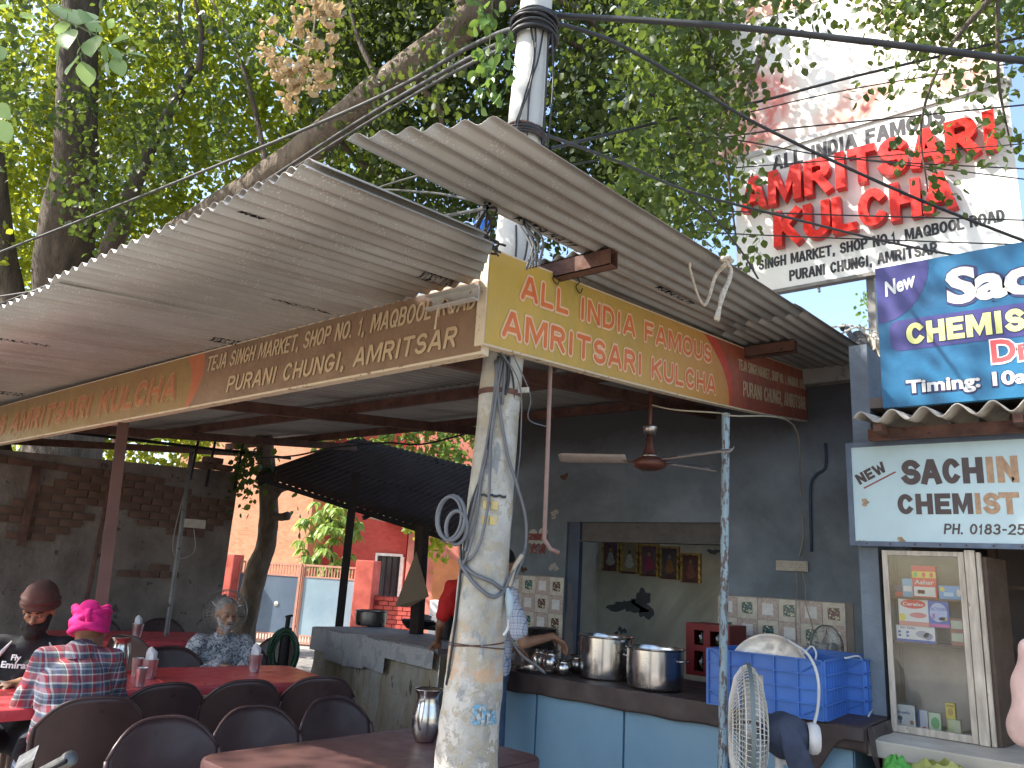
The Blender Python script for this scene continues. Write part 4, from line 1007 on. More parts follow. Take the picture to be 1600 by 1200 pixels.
a = (-5.507, 4.200, 0.922)[0]; b = (-1.185, 4.200, 2.873)[0]; c_ = (0.233, 5.200, 3.022)[0]; e = (0.936, 5.200, 3.051)[0]
MB().box((a, HD, -.1), (b, HD + 6, 7.5)).build('wall', m_obrick, hz, shift=False)
MB().box((b, HD + 1.0, -.1), ((1.275, 5.200, 3.065)[0], HD + 6, 7.2)).build('wall', m_rbrick, hz, shift=False)
w_ = (1.520, 4.600, 3.021)[0]
MB().box((w_, HD + .4, -.1), (w_ + 5.5, HD + 6, 6.8)).build('wall', mat('pink_house_wall', (.55, .17, .13), .85, scale=2, col2=(.60, .22, .17)), hz, shift=False)
s0 = (0.573, 4.400, 2.757); MB().box((s0[0], HD - .5, s0[2]), (w_ + .4, HD + 1.0, s0[2] + .12)).build('porch_slab', m_concrete, hz, shift=False)
w0, w1 = (0.494, 5.200, 1.831), (1.168, 5.200, 0.721); m_whitef = mat('white_frame', (.66, .66, .68), .5); m_dkglass = mat('dark_window', (.03, .03, .04), .15, scale=5, bmp=0)
fr = MB(); fr.box((w0[0] - .06, HD + .9, w0[2]), (w1[0] + .06, HD + .99, w0[2] + .07)); fr.box((w0[0] - .06, HD + .9, w1[2] - .07), (w1[0] + .06, HD + .99, w1[2])); fr.box((w1[0], HD + .9, w1[2]), (w1[0] + .1, HD + .99, w0[2])); fr.box((w0[0] - .06, HD + .9, w1[2]), (w0[0], HD + .99, w0[2]))
wf = fr.build('window', m_whitef, hz, shift=False)
o = MB().box((w0[0], HD + .95, w1[2]), (w1[0], HD + .98, w0[2])).build('pane', m_dkglass, None); o.parent = wf
for k in range(4):
    x = w0[0] + (w1[0] - w0[0]) * (k + .5) / 4; o = MB().box((x - .008, HD + .92, w1[2] + .02), (x + .008, HD + .935, w0[2] - .02)).build('window_bar', m_blackiron, None); o.parent = wf
d0, d1 = (2.308, 4.500, 1.835), (2.953, 4.500, 0.365)
MB().box((d0[0], HD + .34, -.1), (d0[0] + 1.1, HD + .398, d0[2])).build('door', mat('orange_door', (.52, .19, .08), .6, scale=3), hz, shift=False)
d2 = (2.758, 3.000, 0.810); gbox('white_cabinet', 'white painted box standing by the orange house door', 'box', (d2[0], 3.0, -.1), (d2[0] + .55, 3.4, (2.887, 3.000, 0.818)[2]), m_whitef)


# ================================================================== trees
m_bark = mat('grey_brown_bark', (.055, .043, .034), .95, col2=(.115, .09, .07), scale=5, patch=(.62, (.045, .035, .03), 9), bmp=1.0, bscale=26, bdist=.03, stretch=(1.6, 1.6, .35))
m_barkp = mat('bark_sun_tint', (.10, .075, .055), .95, col2=(.18, .14, .105), scale=6, patch=(.62, (.09, .065, .05), 9), bmp=1.0, bscale=26, bdist=.03, stretch=(1.6, 1.6, .5))  # paler copy of the bark, with sunlight put into the colour
L_dark = leafmat('rosewood_leaf_shade_tint', (.024, .048, .014), (.055, .095, .022), .42, .45, (.23, .31, .04))  # leaf colour lowered to stand in for shade on the foliage
L_mid = leafmat('rosewood_leaf_sun_tint', (.05, .095, .015), (.14, .20, .03), .6, .45, (.66, .70, .05))  # same leaf brightened, its sunlit glow put into the colour
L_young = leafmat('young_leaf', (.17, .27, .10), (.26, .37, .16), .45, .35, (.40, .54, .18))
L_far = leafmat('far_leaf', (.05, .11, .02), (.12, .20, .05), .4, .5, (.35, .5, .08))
def bark(pts, rs, name, m_, parent, n=26, sub=7, amp=.09):
    P_ = catmull(pts, sub); K = len(P_); rr = np.interp(np.linspace(0, 1, K), np.linspace(0, 1, len(rs)), rs)
    mb = MB(); mb.tube(P_, [float(x) for x in rr], n)
    sd = random.random() * 50; vs = []
    for i, v_ in enumerate(mb.v):
        ring = min(i // n, K - 1); k = i % n; c = P_[ring]; v_ = Vector(v_)
        a = k / n * 2 * math.pi
        q = mnoise.noise(Vector((math.cos(a) * 2.2, math.sin(a) * 2.2, ring * .35 + sd))) + .6 * mnoise.noise(Vector((math.cos(a) * 7, math.sin(a) * 7, ring * .55 + sd)))
        vs.append(tuple(c + (v_ - c) * (1 + amp * q)))
    mb.v = vs
    return mb.build(name, m_, parent, smooth=True)
def leaves(blobs_, size, name, m_, parent, droop=.6, flat=1.0):
    """many leaf blades: two folded quads each, scattered through the given ellipsoids"""
    cs = []
    for (x, y, z, r, n) in blobs_:
        n = int(n); q = rng.normal(size=(n, 3)); q /= np.linalg.norm(q, axis=1)[:, None]; q *= (rng.random(n) ** .45)[:, None] * r
        # twigs: pull leaves together in small sprays
        tw = max(3, n // 20); tc = q[rng.integers(0, n, tw)]
        q = tc[rng.integers(0, tw, n)] + rng.normal(size=(n, 3)) * np.array([.085, .085, .15]) * max(1, r)
        q[:, 2] *= flat
        cs.append(q + np.array([x, y, z]))
    c = np.vstack(cs); N = len(c)
    L = size * rng.uniform(.65, 1.25, N)
    d = rng.normal(size=(N, 3)); d[:, 2] -= droop * 1.6; d /= np.linalg.norm(d, axis=1)[:, None]
    s = rng.normal(size=(N, 3)); s -= (s * d).sum(1)[:, None] * d; s /= np.linalg.norm(s, axis=1)[:, None]
    w = np.cross(d, s)
    W = .40 * L; fold = .12 * L
    def pt(a, b, f_): return c + d * (L * a)[:, None] + s * (W * b)[:, None] + w * (fold * f_)[:, None]
    vs = np.stack([pt(0, 0, 0), pt(.32, .92, 1), pt(.68, .85, 1), pt(1.0, 0, .3), pt(.68, -.85, 1), pt(.32, -.92, 1)], 1).reshape(-1, 3)
    if parent is not None: vs = vs - np.array(ORG.get(parent.name, (0, 0, 0)))
    base = (np.arange(N) * 6)[:, None]
    f = np.hstack([base + 0, base + 1, base + 2, base + 3, base + 0, base + 3, base + 4, base + 5]).reshape(-1)
    me = bpy.data.meshes.new(name); me.vertices.add(len(vs)); me.vertices.foreach_set('co', vs.astype(np.float32).ravel())
    me.loops.add(len(f)); me.loops.foreach_set('vertex_index', f.astype(np.int32))
    me.polygons.add(N * 2); me.polygons.foreach_set('loop_start', np.arange(N * 2, dtype=np.int32) * 4)
    me.materials.append(m_); me.update(calc_edges=True); me.validate()
    o = bpy.data.objects.new(name, me); COL.objects.link(o)
    if parent is not None: o.parent = parent; ORG[o.name] = ORG.get(parent.name, (0, 0, 0))
    return o
# --- the big tree left of the roof
t1 = thing('rosewood_tree', 'big old tree with a thick upright trunk beyond the yard wall', 'tree', (-10.3, 3.8, 0))
trunk = [(-10.5, 3.9, -.2), (-10.989, 4.153, 3.313), (-10.434, 3.531, 4.996), (-9.870, 3.225, 6.138), (-9.631, 2.957, 7.165), (-9.325, 2.652, 8.475), (-9.149, 2.458, 9.939)]
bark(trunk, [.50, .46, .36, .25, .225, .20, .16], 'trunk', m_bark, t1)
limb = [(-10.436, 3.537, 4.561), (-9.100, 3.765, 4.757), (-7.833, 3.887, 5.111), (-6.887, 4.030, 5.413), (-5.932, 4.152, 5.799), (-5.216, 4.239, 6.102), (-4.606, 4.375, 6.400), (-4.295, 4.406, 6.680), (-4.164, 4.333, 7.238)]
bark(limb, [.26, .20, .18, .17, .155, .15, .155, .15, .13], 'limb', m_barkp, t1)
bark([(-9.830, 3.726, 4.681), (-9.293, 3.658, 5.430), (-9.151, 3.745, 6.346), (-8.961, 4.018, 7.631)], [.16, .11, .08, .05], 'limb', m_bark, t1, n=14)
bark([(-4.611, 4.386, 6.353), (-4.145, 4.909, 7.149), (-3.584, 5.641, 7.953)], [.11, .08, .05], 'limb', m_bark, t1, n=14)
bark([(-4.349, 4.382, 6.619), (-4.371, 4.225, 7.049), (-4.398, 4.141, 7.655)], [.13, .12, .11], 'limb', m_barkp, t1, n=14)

tw = [[(-5.203, 4.161, 5.966), (-5.416, 3.950, 6.496), (-5.527, 3.796, 7.107)], [(-6.833, 4.072, 5.417), (-7.031, 3.919, 6.216), (-7.291, 3.718, 7.010), (-7.628, 3.491, 7.689)], [(-5.936, 4.159, 5.767), (-6.059, 4.611, 5.704), (-5.944, 5.272, 5.596)], [(-8.961, 4.018, 7.631), (-9.021, 3.765, 8.267), (-8.811, 3.699, 9.003)], [(-4.004, 5.397, 6.817), (-3.530, 6.136, 6.548), (-3.138, 6.673, 5.873)], [(-3.954, 5.080, 7.103), (-3.695, 5.752, 6.912), (-3.609, 6.424, 6.281)], [(-7.117, 3.256, 6.409), (-7.048, 3.186, 6.798), (-7.077, 3.019, 7.244)], [(-5.064, 4.344, 6.162), (-4.989, 4.746, 5.932), (-5.277, 4.906, 5.529)], [(-3.348, 5.548, 6.770), (-3.066, 5.815, 6.244), (-2.949, 6.060, 5.778)], [(-1.832, 5.311, 5.976), (-1.933, 5.137, 5.435), (-2.063, 5.060, 4.933)]]
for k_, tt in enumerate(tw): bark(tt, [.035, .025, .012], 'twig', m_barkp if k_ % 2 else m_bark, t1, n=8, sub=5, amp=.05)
B1 = [(-13.0,1.7,10.0,1.1,480),(-12.2,2.2,10.5,1.1,480),(-10.9,2.6,9.9,1.0,480),(-10.5,2.9,10.1,1.2,480),(-9.7,3.4,9.9,1.0,480),(-9.4,3.7,10.1,0.9,480),(-9.1,4.9,10.2,1.0,480),(-8.4,5.0,10.5,1.2,480),(-7.3,5.4,10.0,0.9,480),(-12.2,1.5,8.8,1.1,480),(-12.1,2.1,9.2,0.9,480),(-11.9,2.9,9.4,0.8,480),(-11.0,3.4,9.2,0.9,480),(-9.8,3.5,9.3,1.2,480),(-10.2,4.2,9.4,0.9,480),(-8.8,4.4,9.0,1.1,480),(-8.6,5.5,9.5,0.8,480),(-7.8,5.5,9.2,1.2,480),(-12.3,1.9,8.2,0.8,480),(-11.9,2.2,8.0,0.8,480),(-11.0,3.0,8.2,1.0,480),(-10.3,3.3,8.2,1.2,480),(-10.2,3.5,8.2,1.1,480),(-9.1,4.4,8.2,1.0,480),(-9.2,4.7,8.3,1.2,480),(-8.3,5.5,8.3,1.1,480),(-7.6,5.5,8.6,1.0,480),(-12.6,2.4,7.3,0.9,480),(-12.8,2.5,7.9,0.9,480),(-11.6,3.3,7.6,1.1,480),(-11.0,3.5,7.6,1.1,480),(-10.4,4.1,8.0,1.0,480),(-10.2,4.4,7.8,1.0,480),(-8.9,5.0,7.7,1.1,480),(-8.7,5.8,7.9,1.1,480),(-7.9,6.1,7.7,1.0,480),(-13.0,2.2,6.6,1.1,480),(-12.5,3.0,6.9,1.0,480),(-11.9,3.4,7.1,1.1,480),(-10.9,3.7,7.2,1.1,480),(-10.2,3.9,6.6,1.0,480),(-9.8,4.4,7.2,0.9,480),(-9.3,4.9,7.3,1.0,480),(-8.2,5.4,7.0,1.0,480),(-8.4,6.2,7.4,0.9,480),(-13.2,2.3,6.0,0.9,480),(-12.3,3.0,5.8,1.1,480),(-11.8,3.5,6.3,1.0,480),(-10.8,4.1,5.9,1.2,480),(-10.9,4.2,6.5,0.9,480),(-9.8,4.9,6.0,0.9,480),(-9.9,5.5,6.2,1.2,480),(-8.7,5.8,6.5,1.0,480),(-8.1,6.2,6.0,1.0,480),(-13.0,2.5,5.2,1.1,480),(-12.0,3.1,5.6,1.2,480),(-11.3,3.5,5.4,1.2,480),(-11.5,4.1,5.4,1.0,480),(-10.3,4.5,5.7,1.0,480),(-10.1,4.9,5.6,0.9,480),(-9.1,5.5,5.5,1.0,480),(-8.3,5.9,5.2,1.1,480),(-8.3,6.5,5.7,1.0,480),(-14.7,2.1,11.5,0.9,480),(-14.3,2.4,11.2,1.1,480),(-13.6,3.0,11.7,0.9,480),(-12.3,3.4,11.1,0.9,480),(-11.4,4.0,10.9,1.1,480),(-11.1,4.8,11.4,1.2,480),(-10.3,5.6,11.6,0.9,480),(-9.3,5.7,10.9,0.9,480),(-8.6,6.3,11.7,0.9,480),(-14.4,2.0,10.5,0.8,480),(-14.6,2.5,10.5,0.9,480),(-13.2,3.1,10.5,1.2,480),(-12.2,3.5,10.4,1.1,480),(-12.0,4.4,10.2,0.9,480),(-11.1,4.8,10.7,0.9,480),(-10.3,5.1,10.4,1.1,480),(-9.3,5.7,10.6,0.8,480),(-8.9,6.4,10.8,0.9,480),(-14.0,2.2,9.4,0.9,480),(-13.3,2.9,9.1,1.2,480),(-13.4,3.5,9.3,0.9,480),(-12.6,3.7,9.5,1.0,480),(-12.4,4.4,9.5,1.0,480),(-11.1,5.2,9.7,1.1,480),(-10.3,5.3,9.8,0.8,480),(-9.2,6.0,9.4,1.0,480),(-8.9,6.8,9.7,0.8,480),(-14.8,2.2,8.7,1.2,480),(-13.9,2.7,8.5,0.9,480),(-14.0,3.5,8.9,0.9,480),(-12.4,4.3,8.5,1.2,480),(-12.4,4.6,8.7,1.1,480),(-11.2,4.9,8.8,0.8,480),(-10.5,5.7,8.4,1.0,480),(-9.8,6.1,8.5,0.9,480),(-9.1,7.0,8.6,1.2,480),(-15.0,2.3,7.9,0.8,480),(-14.0,3.3,7.3,0.8,480),(-14.2,3.7,7.7,0.8,480),(-12.5,4.0,7.9,0.9,480),(-11.7,4.6,7.7,1.2,480),(-11.6,5.3,7.9,0.8,480),(-11.1,6.0,8.4,1.0,480),(-9.8,6.6,8.2,1.0,480),(-9.4,7.2,8.3,1.2,480),(-14.8,2.7,6.7,0.8,480),(-14.7,3.3,7.3,0.9,480),(-13.3,3.6,7.0,1.0,480),(-13.0,4.6,7.2,0.8,480),(-11.9,4.7,6.9,1.0,480),(-12.0,5.7,7.0,1.1,480),(-10.9,6.4,7.2,1.1,480),(-9.7,6.8,6.9,1.1,480),(-9.2,7.0,7.3,0.9,480),(-15.3,3.1,6.2,1.0,480),(-14.4,3.3,6.2,1.1,480),(-13.4,4.3,5.9,0.9,480),(-13.4,4.7,6.5,1.1,480),(-12.7,5.2,6.2,1.0,480),(-11.2,6.0,5.9,1.2,480),(-11.1,6.5,6.4,1.2,480),(-9.9,6.8,5.8,1.1,480),(-9.1,7.1,6.4,1.0,480)]
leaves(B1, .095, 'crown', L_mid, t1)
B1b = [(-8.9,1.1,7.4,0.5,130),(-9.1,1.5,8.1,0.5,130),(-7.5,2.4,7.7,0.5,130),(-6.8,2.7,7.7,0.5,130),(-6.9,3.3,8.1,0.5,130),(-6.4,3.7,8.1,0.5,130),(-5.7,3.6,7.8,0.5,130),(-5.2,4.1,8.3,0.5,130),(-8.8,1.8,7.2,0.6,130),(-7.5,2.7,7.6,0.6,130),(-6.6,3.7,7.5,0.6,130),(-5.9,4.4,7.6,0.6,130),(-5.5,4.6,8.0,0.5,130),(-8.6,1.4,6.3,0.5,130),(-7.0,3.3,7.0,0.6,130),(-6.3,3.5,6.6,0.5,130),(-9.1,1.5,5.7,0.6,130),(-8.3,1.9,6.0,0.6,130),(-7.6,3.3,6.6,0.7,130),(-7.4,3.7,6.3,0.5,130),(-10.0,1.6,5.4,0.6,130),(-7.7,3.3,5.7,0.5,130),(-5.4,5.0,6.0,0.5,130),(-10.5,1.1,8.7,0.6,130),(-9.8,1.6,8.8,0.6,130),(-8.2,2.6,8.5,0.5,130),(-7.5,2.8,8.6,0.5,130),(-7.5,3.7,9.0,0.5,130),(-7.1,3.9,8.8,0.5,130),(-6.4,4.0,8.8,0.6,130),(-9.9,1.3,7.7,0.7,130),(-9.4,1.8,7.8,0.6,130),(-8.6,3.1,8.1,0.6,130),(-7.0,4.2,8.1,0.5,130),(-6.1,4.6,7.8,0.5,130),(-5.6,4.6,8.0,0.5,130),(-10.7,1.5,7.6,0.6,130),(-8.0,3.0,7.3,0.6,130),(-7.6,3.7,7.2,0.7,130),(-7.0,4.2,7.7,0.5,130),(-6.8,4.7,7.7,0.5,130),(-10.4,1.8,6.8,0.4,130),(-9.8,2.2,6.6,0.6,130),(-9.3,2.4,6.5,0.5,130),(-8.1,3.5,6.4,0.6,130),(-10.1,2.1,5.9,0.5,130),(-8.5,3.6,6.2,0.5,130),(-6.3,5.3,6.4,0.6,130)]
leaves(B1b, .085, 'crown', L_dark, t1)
B1c = [(-8.8,2.7,6.3,0.3,90),(-7.9,3.0,6.1,0.3,90),(-8.4,2.9,5.6,0.3,90),(-8.5,3.3,6.0,0.3,90),(-9.0,2.9,5.6,0.3,90),(-8.5,3.4,5.4,0.3,90),(-8.5,3.0,5.0,0.3,90),(-8.6,3.3,5.2,0.3,90)]
leaves(B1c, .08, 'ivy', L_dark, t1)
B2 = [(-5.5,4.0,8.0,0.7,400),(-5.2,4.4,8.3,0.6,400),(-4.9,4.5,8.0,0.6,400),(-4.7,5.1,8.3,0.9,400),(-4.4,5.3,8.5,0.9,400),(-4.0,5.9,8.6,0.9,400),(-3.4,5.8,8.4,0.9,400),(-3.3,6.6,8.8,0.6,400),(-5.9,4.3,7.9,0.9,400),(-5.4,4.4,7.9,0.8,400),(-4.9,4.8,7.8,0.6,400),(-5.1,5.3,8.0,0.6,400),(-4.5,5.6,8.2,0.9,400),(-3.7,5.6,7.8,0.6,400),(-3.5,6.1,8.0,0.9,400),(-3.0,6.8,8.2,0.6,400),(-6.0,4.3,7.4,0.7,400),(-5.6,4.6,7.2,0.7,400),(-5.3,5.1,7.2,0.9,400),(-4.6,5.0,6.9,0.6,400),(-4.4,6.0,7.7,0.8,400),(-3.8,5.7,7.3,0.7,400),(-3.3,6.1,7.2,0.8,400),(-2.9,6.3,7.3,0.7,400),(-6.4,4.5,7.0,0.6,400),(-5.4,4.6,6.8,0.7,400),(-5.5,5.1,6.9,0.7,400),(-5.0,5.7,7.0,0.9,400),(-4.3,5.4,6.7,0.7,400),(-4.1,6.2,6.8,0.8,400),(-3.4,6.2,7.0,0.9,400),(-3.2,6.9,7.1,0.7,400),(-6.1,4.7,6.3,0.8,400),(-6.0,5.0,6.4,0.8,400),(-5.1,5.2,6.5,0.6,400),(-4.8,5.3,6.0,0.8,400),(-4.3,5.7,6.2,0.7,400),(-4.3,6.2,6.4,0.8,400),(-3.6,6.4,6.4,0.8,400),(-3.0,6.5,6.2,0.7,400),(-5.7,4.5,5.6,0.8,400),(-6.1,5.1,5.9,0.7,400),(-5.5,5.4,6.1,0.8,400),(-5.0,6.0,6.0,0.8,400),(-4.5,5.7,5.5,0.6,400),(-3.9,5.9,5.8,0.7,400),(-4.0,6.6,6.0,0.7,400),(-3.5,7.0,5.8,0.7,400),(-5.9,4.5,5.0,0.7,400),(-5.8,5.3,5.3,0.8,400),(-5.2,5.5,5.1,0.8,400),(-4.9,5.8,5.1,0.7,400),(-4.8,6.2,5.6,0.7,400),(-4.0,6.1,5.1,0.8,400),(-3.6,6.3,5.3,0.6,400),(-3.4,7.0,5.6,0.9,400),(-6.5,4.7,9.2,0.6,400),(-6.8,5.1,9.9,0.7,400),(-5.9,5.7,9.6,0.8,400),(-5.8,6.1,9.9,0.7,400),(-5.1,6.3,9.5,0.7,400),(-4.6,6.9,9.8,0.7,400),(-4.1,7.0,9.3,0.8,400),(-3.8,7.5,9.8,0.9,400),(-6.9,4.9,9.1,0.7,400),(-6.3,5.0,8.7,0.8,400),(-6.0,5.5,8.9,0.9,400),(-5.9,6.3,9.5,0.6,400),(-5.1,6.4,9.1,0.6,400),(-4.4,6.9,9.1,0.9,400),(-4.2,6.9,9.0,0.8,400),(-3.7,7.9,9.5,0.8,400),(-7.0,5.1,8.1,0.7,400),(-6.6,5.3,8.2,0.7,400),(-6.0,5.9,8.3,0.8,400),(-6.0,6.3,8.8,0.6,400),(-5.4,6.6,8.4,0.6,400),(-4.7,7.1,8.7,0.8,400),(-4.2,7.8,8.6,0.7,400),(-3.5,7.4,8.3,0.9,400),(-7.5,5.5,7.8,0.7,400),(-6.7,5.9,7.6,0.8,400),(-6.1,5.9,7.8,0.9,400),(-5.7,6.3,7.9,0.8,400),(-5.4,6.9,8.1,0.8,400),(-4.8,7.1,7.8,0.9,400),(-4.2,7.7,8.1,0.6,400),(-3.5,7.8,8.0,0.8,400),(-7.6,5.4,7.4,0.7,400),(-6.5,5.5,7.2,0.9,400),(-6.0,5.8,7.0,0.9,400),(-5.8,6.8,7.2,0.7,400),(-5.2,6.5,7.1,0.8,400),(-4.9,7.5,7.7,0.9,400),(-4.3,7.8,7.2,0.7,400),(-3.7,7.8,7.3,0.7,400),(-7.3,5.3,6.6,0.9,400),(-6.9,6.0,6.4,0.7,400),(-6.5,6.5,6.8,0.8,400),(-5.9,6.6,6.8,0.7,400),(-5.3,6.7,6.6,0.8,400),(-4.7,7.2,6.6,0.9,400),(-4.6,7.9,6.8,0.7,400),(-3.6,7.9,6.5,0.7,400),(-7.5,5.8,6.0,0.7,400),(-6.7,5.9,5.8,0.8,400),(-6.2,6.3,5.8,0.7,400),(-5.8,6.8,5.9,0.8,400),(-5.2,6.7,6.0,0.7,400),(-4.8,7.2,6.1,0.7,400),(-4.3,8.2,6.4,0.8,400),(-4.3,8.5,6.4,0.7,400)]
L_deep = leafmat('leaf_deep_shade_tint', (.018, .036, .011), (.045, .072, .018), .40, .5, (.20, .26, .03))  # darkest copy of the leaf, crown shade painted into the colour
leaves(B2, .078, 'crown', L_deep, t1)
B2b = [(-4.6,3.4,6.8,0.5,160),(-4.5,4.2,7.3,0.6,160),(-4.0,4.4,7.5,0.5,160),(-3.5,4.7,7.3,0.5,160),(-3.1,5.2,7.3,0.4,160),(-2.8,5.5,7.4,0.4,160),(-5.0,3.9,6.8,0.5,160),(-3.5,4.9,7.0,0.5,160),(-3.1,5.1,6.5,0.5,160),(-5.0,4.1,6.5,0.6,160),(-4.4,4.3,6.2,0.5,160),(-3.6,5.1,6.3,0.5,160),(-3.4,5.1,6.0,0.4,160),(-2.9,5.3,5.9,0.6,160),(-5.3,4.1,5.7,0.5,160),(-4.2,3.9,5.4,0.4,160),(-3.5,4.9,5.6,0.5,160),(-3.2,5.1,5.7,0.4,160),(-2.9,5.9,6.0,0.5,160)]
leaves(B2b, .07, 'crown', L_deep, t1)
# unseen crown over street and roof, with clumps added to shade signs and tables
BO = [(-4.5, -1.5, 6.5, 1.5, 800), (-6.5, .3, 7.0, 1.6, 900), (-2.2, .2, 7.2, 1.4, 700), (-8.3, -2.4, 7.2, 1.7, 900), (-5.5, -3.6, 7.4, 1.8, 1000), (-2.5, -2.6, 7.2, 1.6, 800), (-3.4, 1.3, 7.6, 1.2, 700), (.5, -1.0, 7.6, 1.4, 500), (-6.2, -1.6, 7.6, 1.4, 800), (-7.6, -1.2, 5.8, 1.1, 500), (-4.4, 1.2, 7.0, 1.1, 650), (-3.7, 1.9, 6.4, .7, 260)]
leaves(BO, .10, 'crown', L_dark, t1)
# --- second leaning trunk inside the yard, far left
t2 = thing('leaning_tree', 'wide rough leaning tree trunk at the left picture edge behind the bearded man', 'tree', (-7.4, 1.9, 0))
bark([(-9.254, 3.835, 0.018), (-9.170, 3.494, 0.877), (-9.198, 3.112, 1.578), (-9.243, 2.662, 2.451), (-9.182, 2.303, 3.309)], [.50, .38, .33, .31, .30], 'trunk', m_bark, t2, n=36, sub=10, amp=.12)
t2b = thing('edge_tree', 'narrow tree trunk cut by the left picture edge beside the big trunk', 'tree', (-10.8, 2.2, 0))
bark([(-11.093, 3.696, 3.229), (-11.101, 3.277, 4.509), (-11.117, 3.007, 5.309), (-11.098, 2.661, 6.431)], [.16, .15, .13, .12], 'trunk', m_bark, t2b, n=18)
# --- curving pruned trunk behind the seated man
t3 = thing('pruned_tree', 'curving bare trunk with sawn stubs behind the seated old man', 'tree', (-8.9, 5.9, 0))
bark([(-8.954, 6.027, -0.249), (-8.848, 5.839, 0.604), (-8.722, 5.791, 1.075), (-8.55, 5.72, 1.42), (-8.460, 5.735, 1.705), (-8.348, 5.636, 2.089), (-8.311, 5.519, 2.548), (-8.210, 5.326, 2.990)], [.17, .15, .14, .135, .12, .115, .105, .10], 'trunk', m_barkp, t3, n=20)
bark([(-8.328, 5.664, 2.053), (-8.163, 5.673, 2.030), (-8.039, 5.702, 2.048)], [.06, .045, .055], 'stub', m_barkp, t3, n=12)
bark([(-8.319, 5.610, 2.243), (-8.133, 5.592, 2.356), (-8.062, 5.637, 2.399)], [.07, .05, .055], 'stub', m_barkp, t3, n=12)
leaves([(-8.356, 5.288, 2.324) + (.22, 60), (-8.228, 5.282, 2.668) + (.25, 70), (-8.354, 5.194, 2.622) + (.2, 40), (-8.038, 5.729, 2.175) + (.12, 10)], .085, 'crown', L_dark, t3, droop=1)
# --- broad drooping plant behind the gate
t4 = thing('mango_sapling', 'bright green young tree with drooping long leaves behind the pale gate leaf', 'tree', (-15.378, 12.625, -0.249))
c4 = (-15.140, 12.050, 2.138)
bark([(-15.394, 12.659, -0.398), (-15.226, 12.268, 1.243), (-15.099, 11.892, 2.734)], [.05, .04, .02], 'trunk', m_bark, t4, n=8)
def longleaves(parent, spots, m_, ln=.32, wd=.055, per=9):
    mb = MB()
    for s_ in spots:
        c = Vector(s_)
        for k in range(per):
            a = random.uniform(0, 6.28); dirh = Vector((math.cos(a), math.sin(a), 0)); l = ln * random.uniform(.7, 1.2); side = Vector((-math.sin(a), math.cos(a), 0)) * wd
            pts = [c + dirh * (l * t * .8) + Vector((0, 0, l * (.25 * t - .95 * t * t))) for t in (0, .3, .6, .85, 1)]
            ws_ = [.2, 1, .95, .5, .02]; vs = []; fs = []
            for i, p in enumerate(pts): vs += [p + side * ws_[i], p + Vector((0, 0, -.012)), p - side * ws_[i]]
            for i in range(4): fs += [(3 * i, 3 * i + 1, 3 * i + 4, 3 * i + 3), (3 * i + 1, 3 * i + 2, 3 * i + 5, 3 * i + 4)]
            mb.add(vs, fs)
    return mb.build('crown', m_, parent)
sp4 = []
for k in range(75):
    v_ = random.random(); hw = .62 * math.sin(math.pi * min(1, .12 + v_ * .85)) + .1
    sp4.append((c4[0] + random.uniform(-hw, hw) * .9, c4[1] + random.uniform(-hw, hw) * .9, c4[2] - .95 + 1.85 * (1 - v_)))
L_pl = leafmat('mango_leaf', (.16, .27, .06), (.28, .38, .10), .35, .4, (.5, .62, .14))
longleaves(t4, sp4, L_pl)
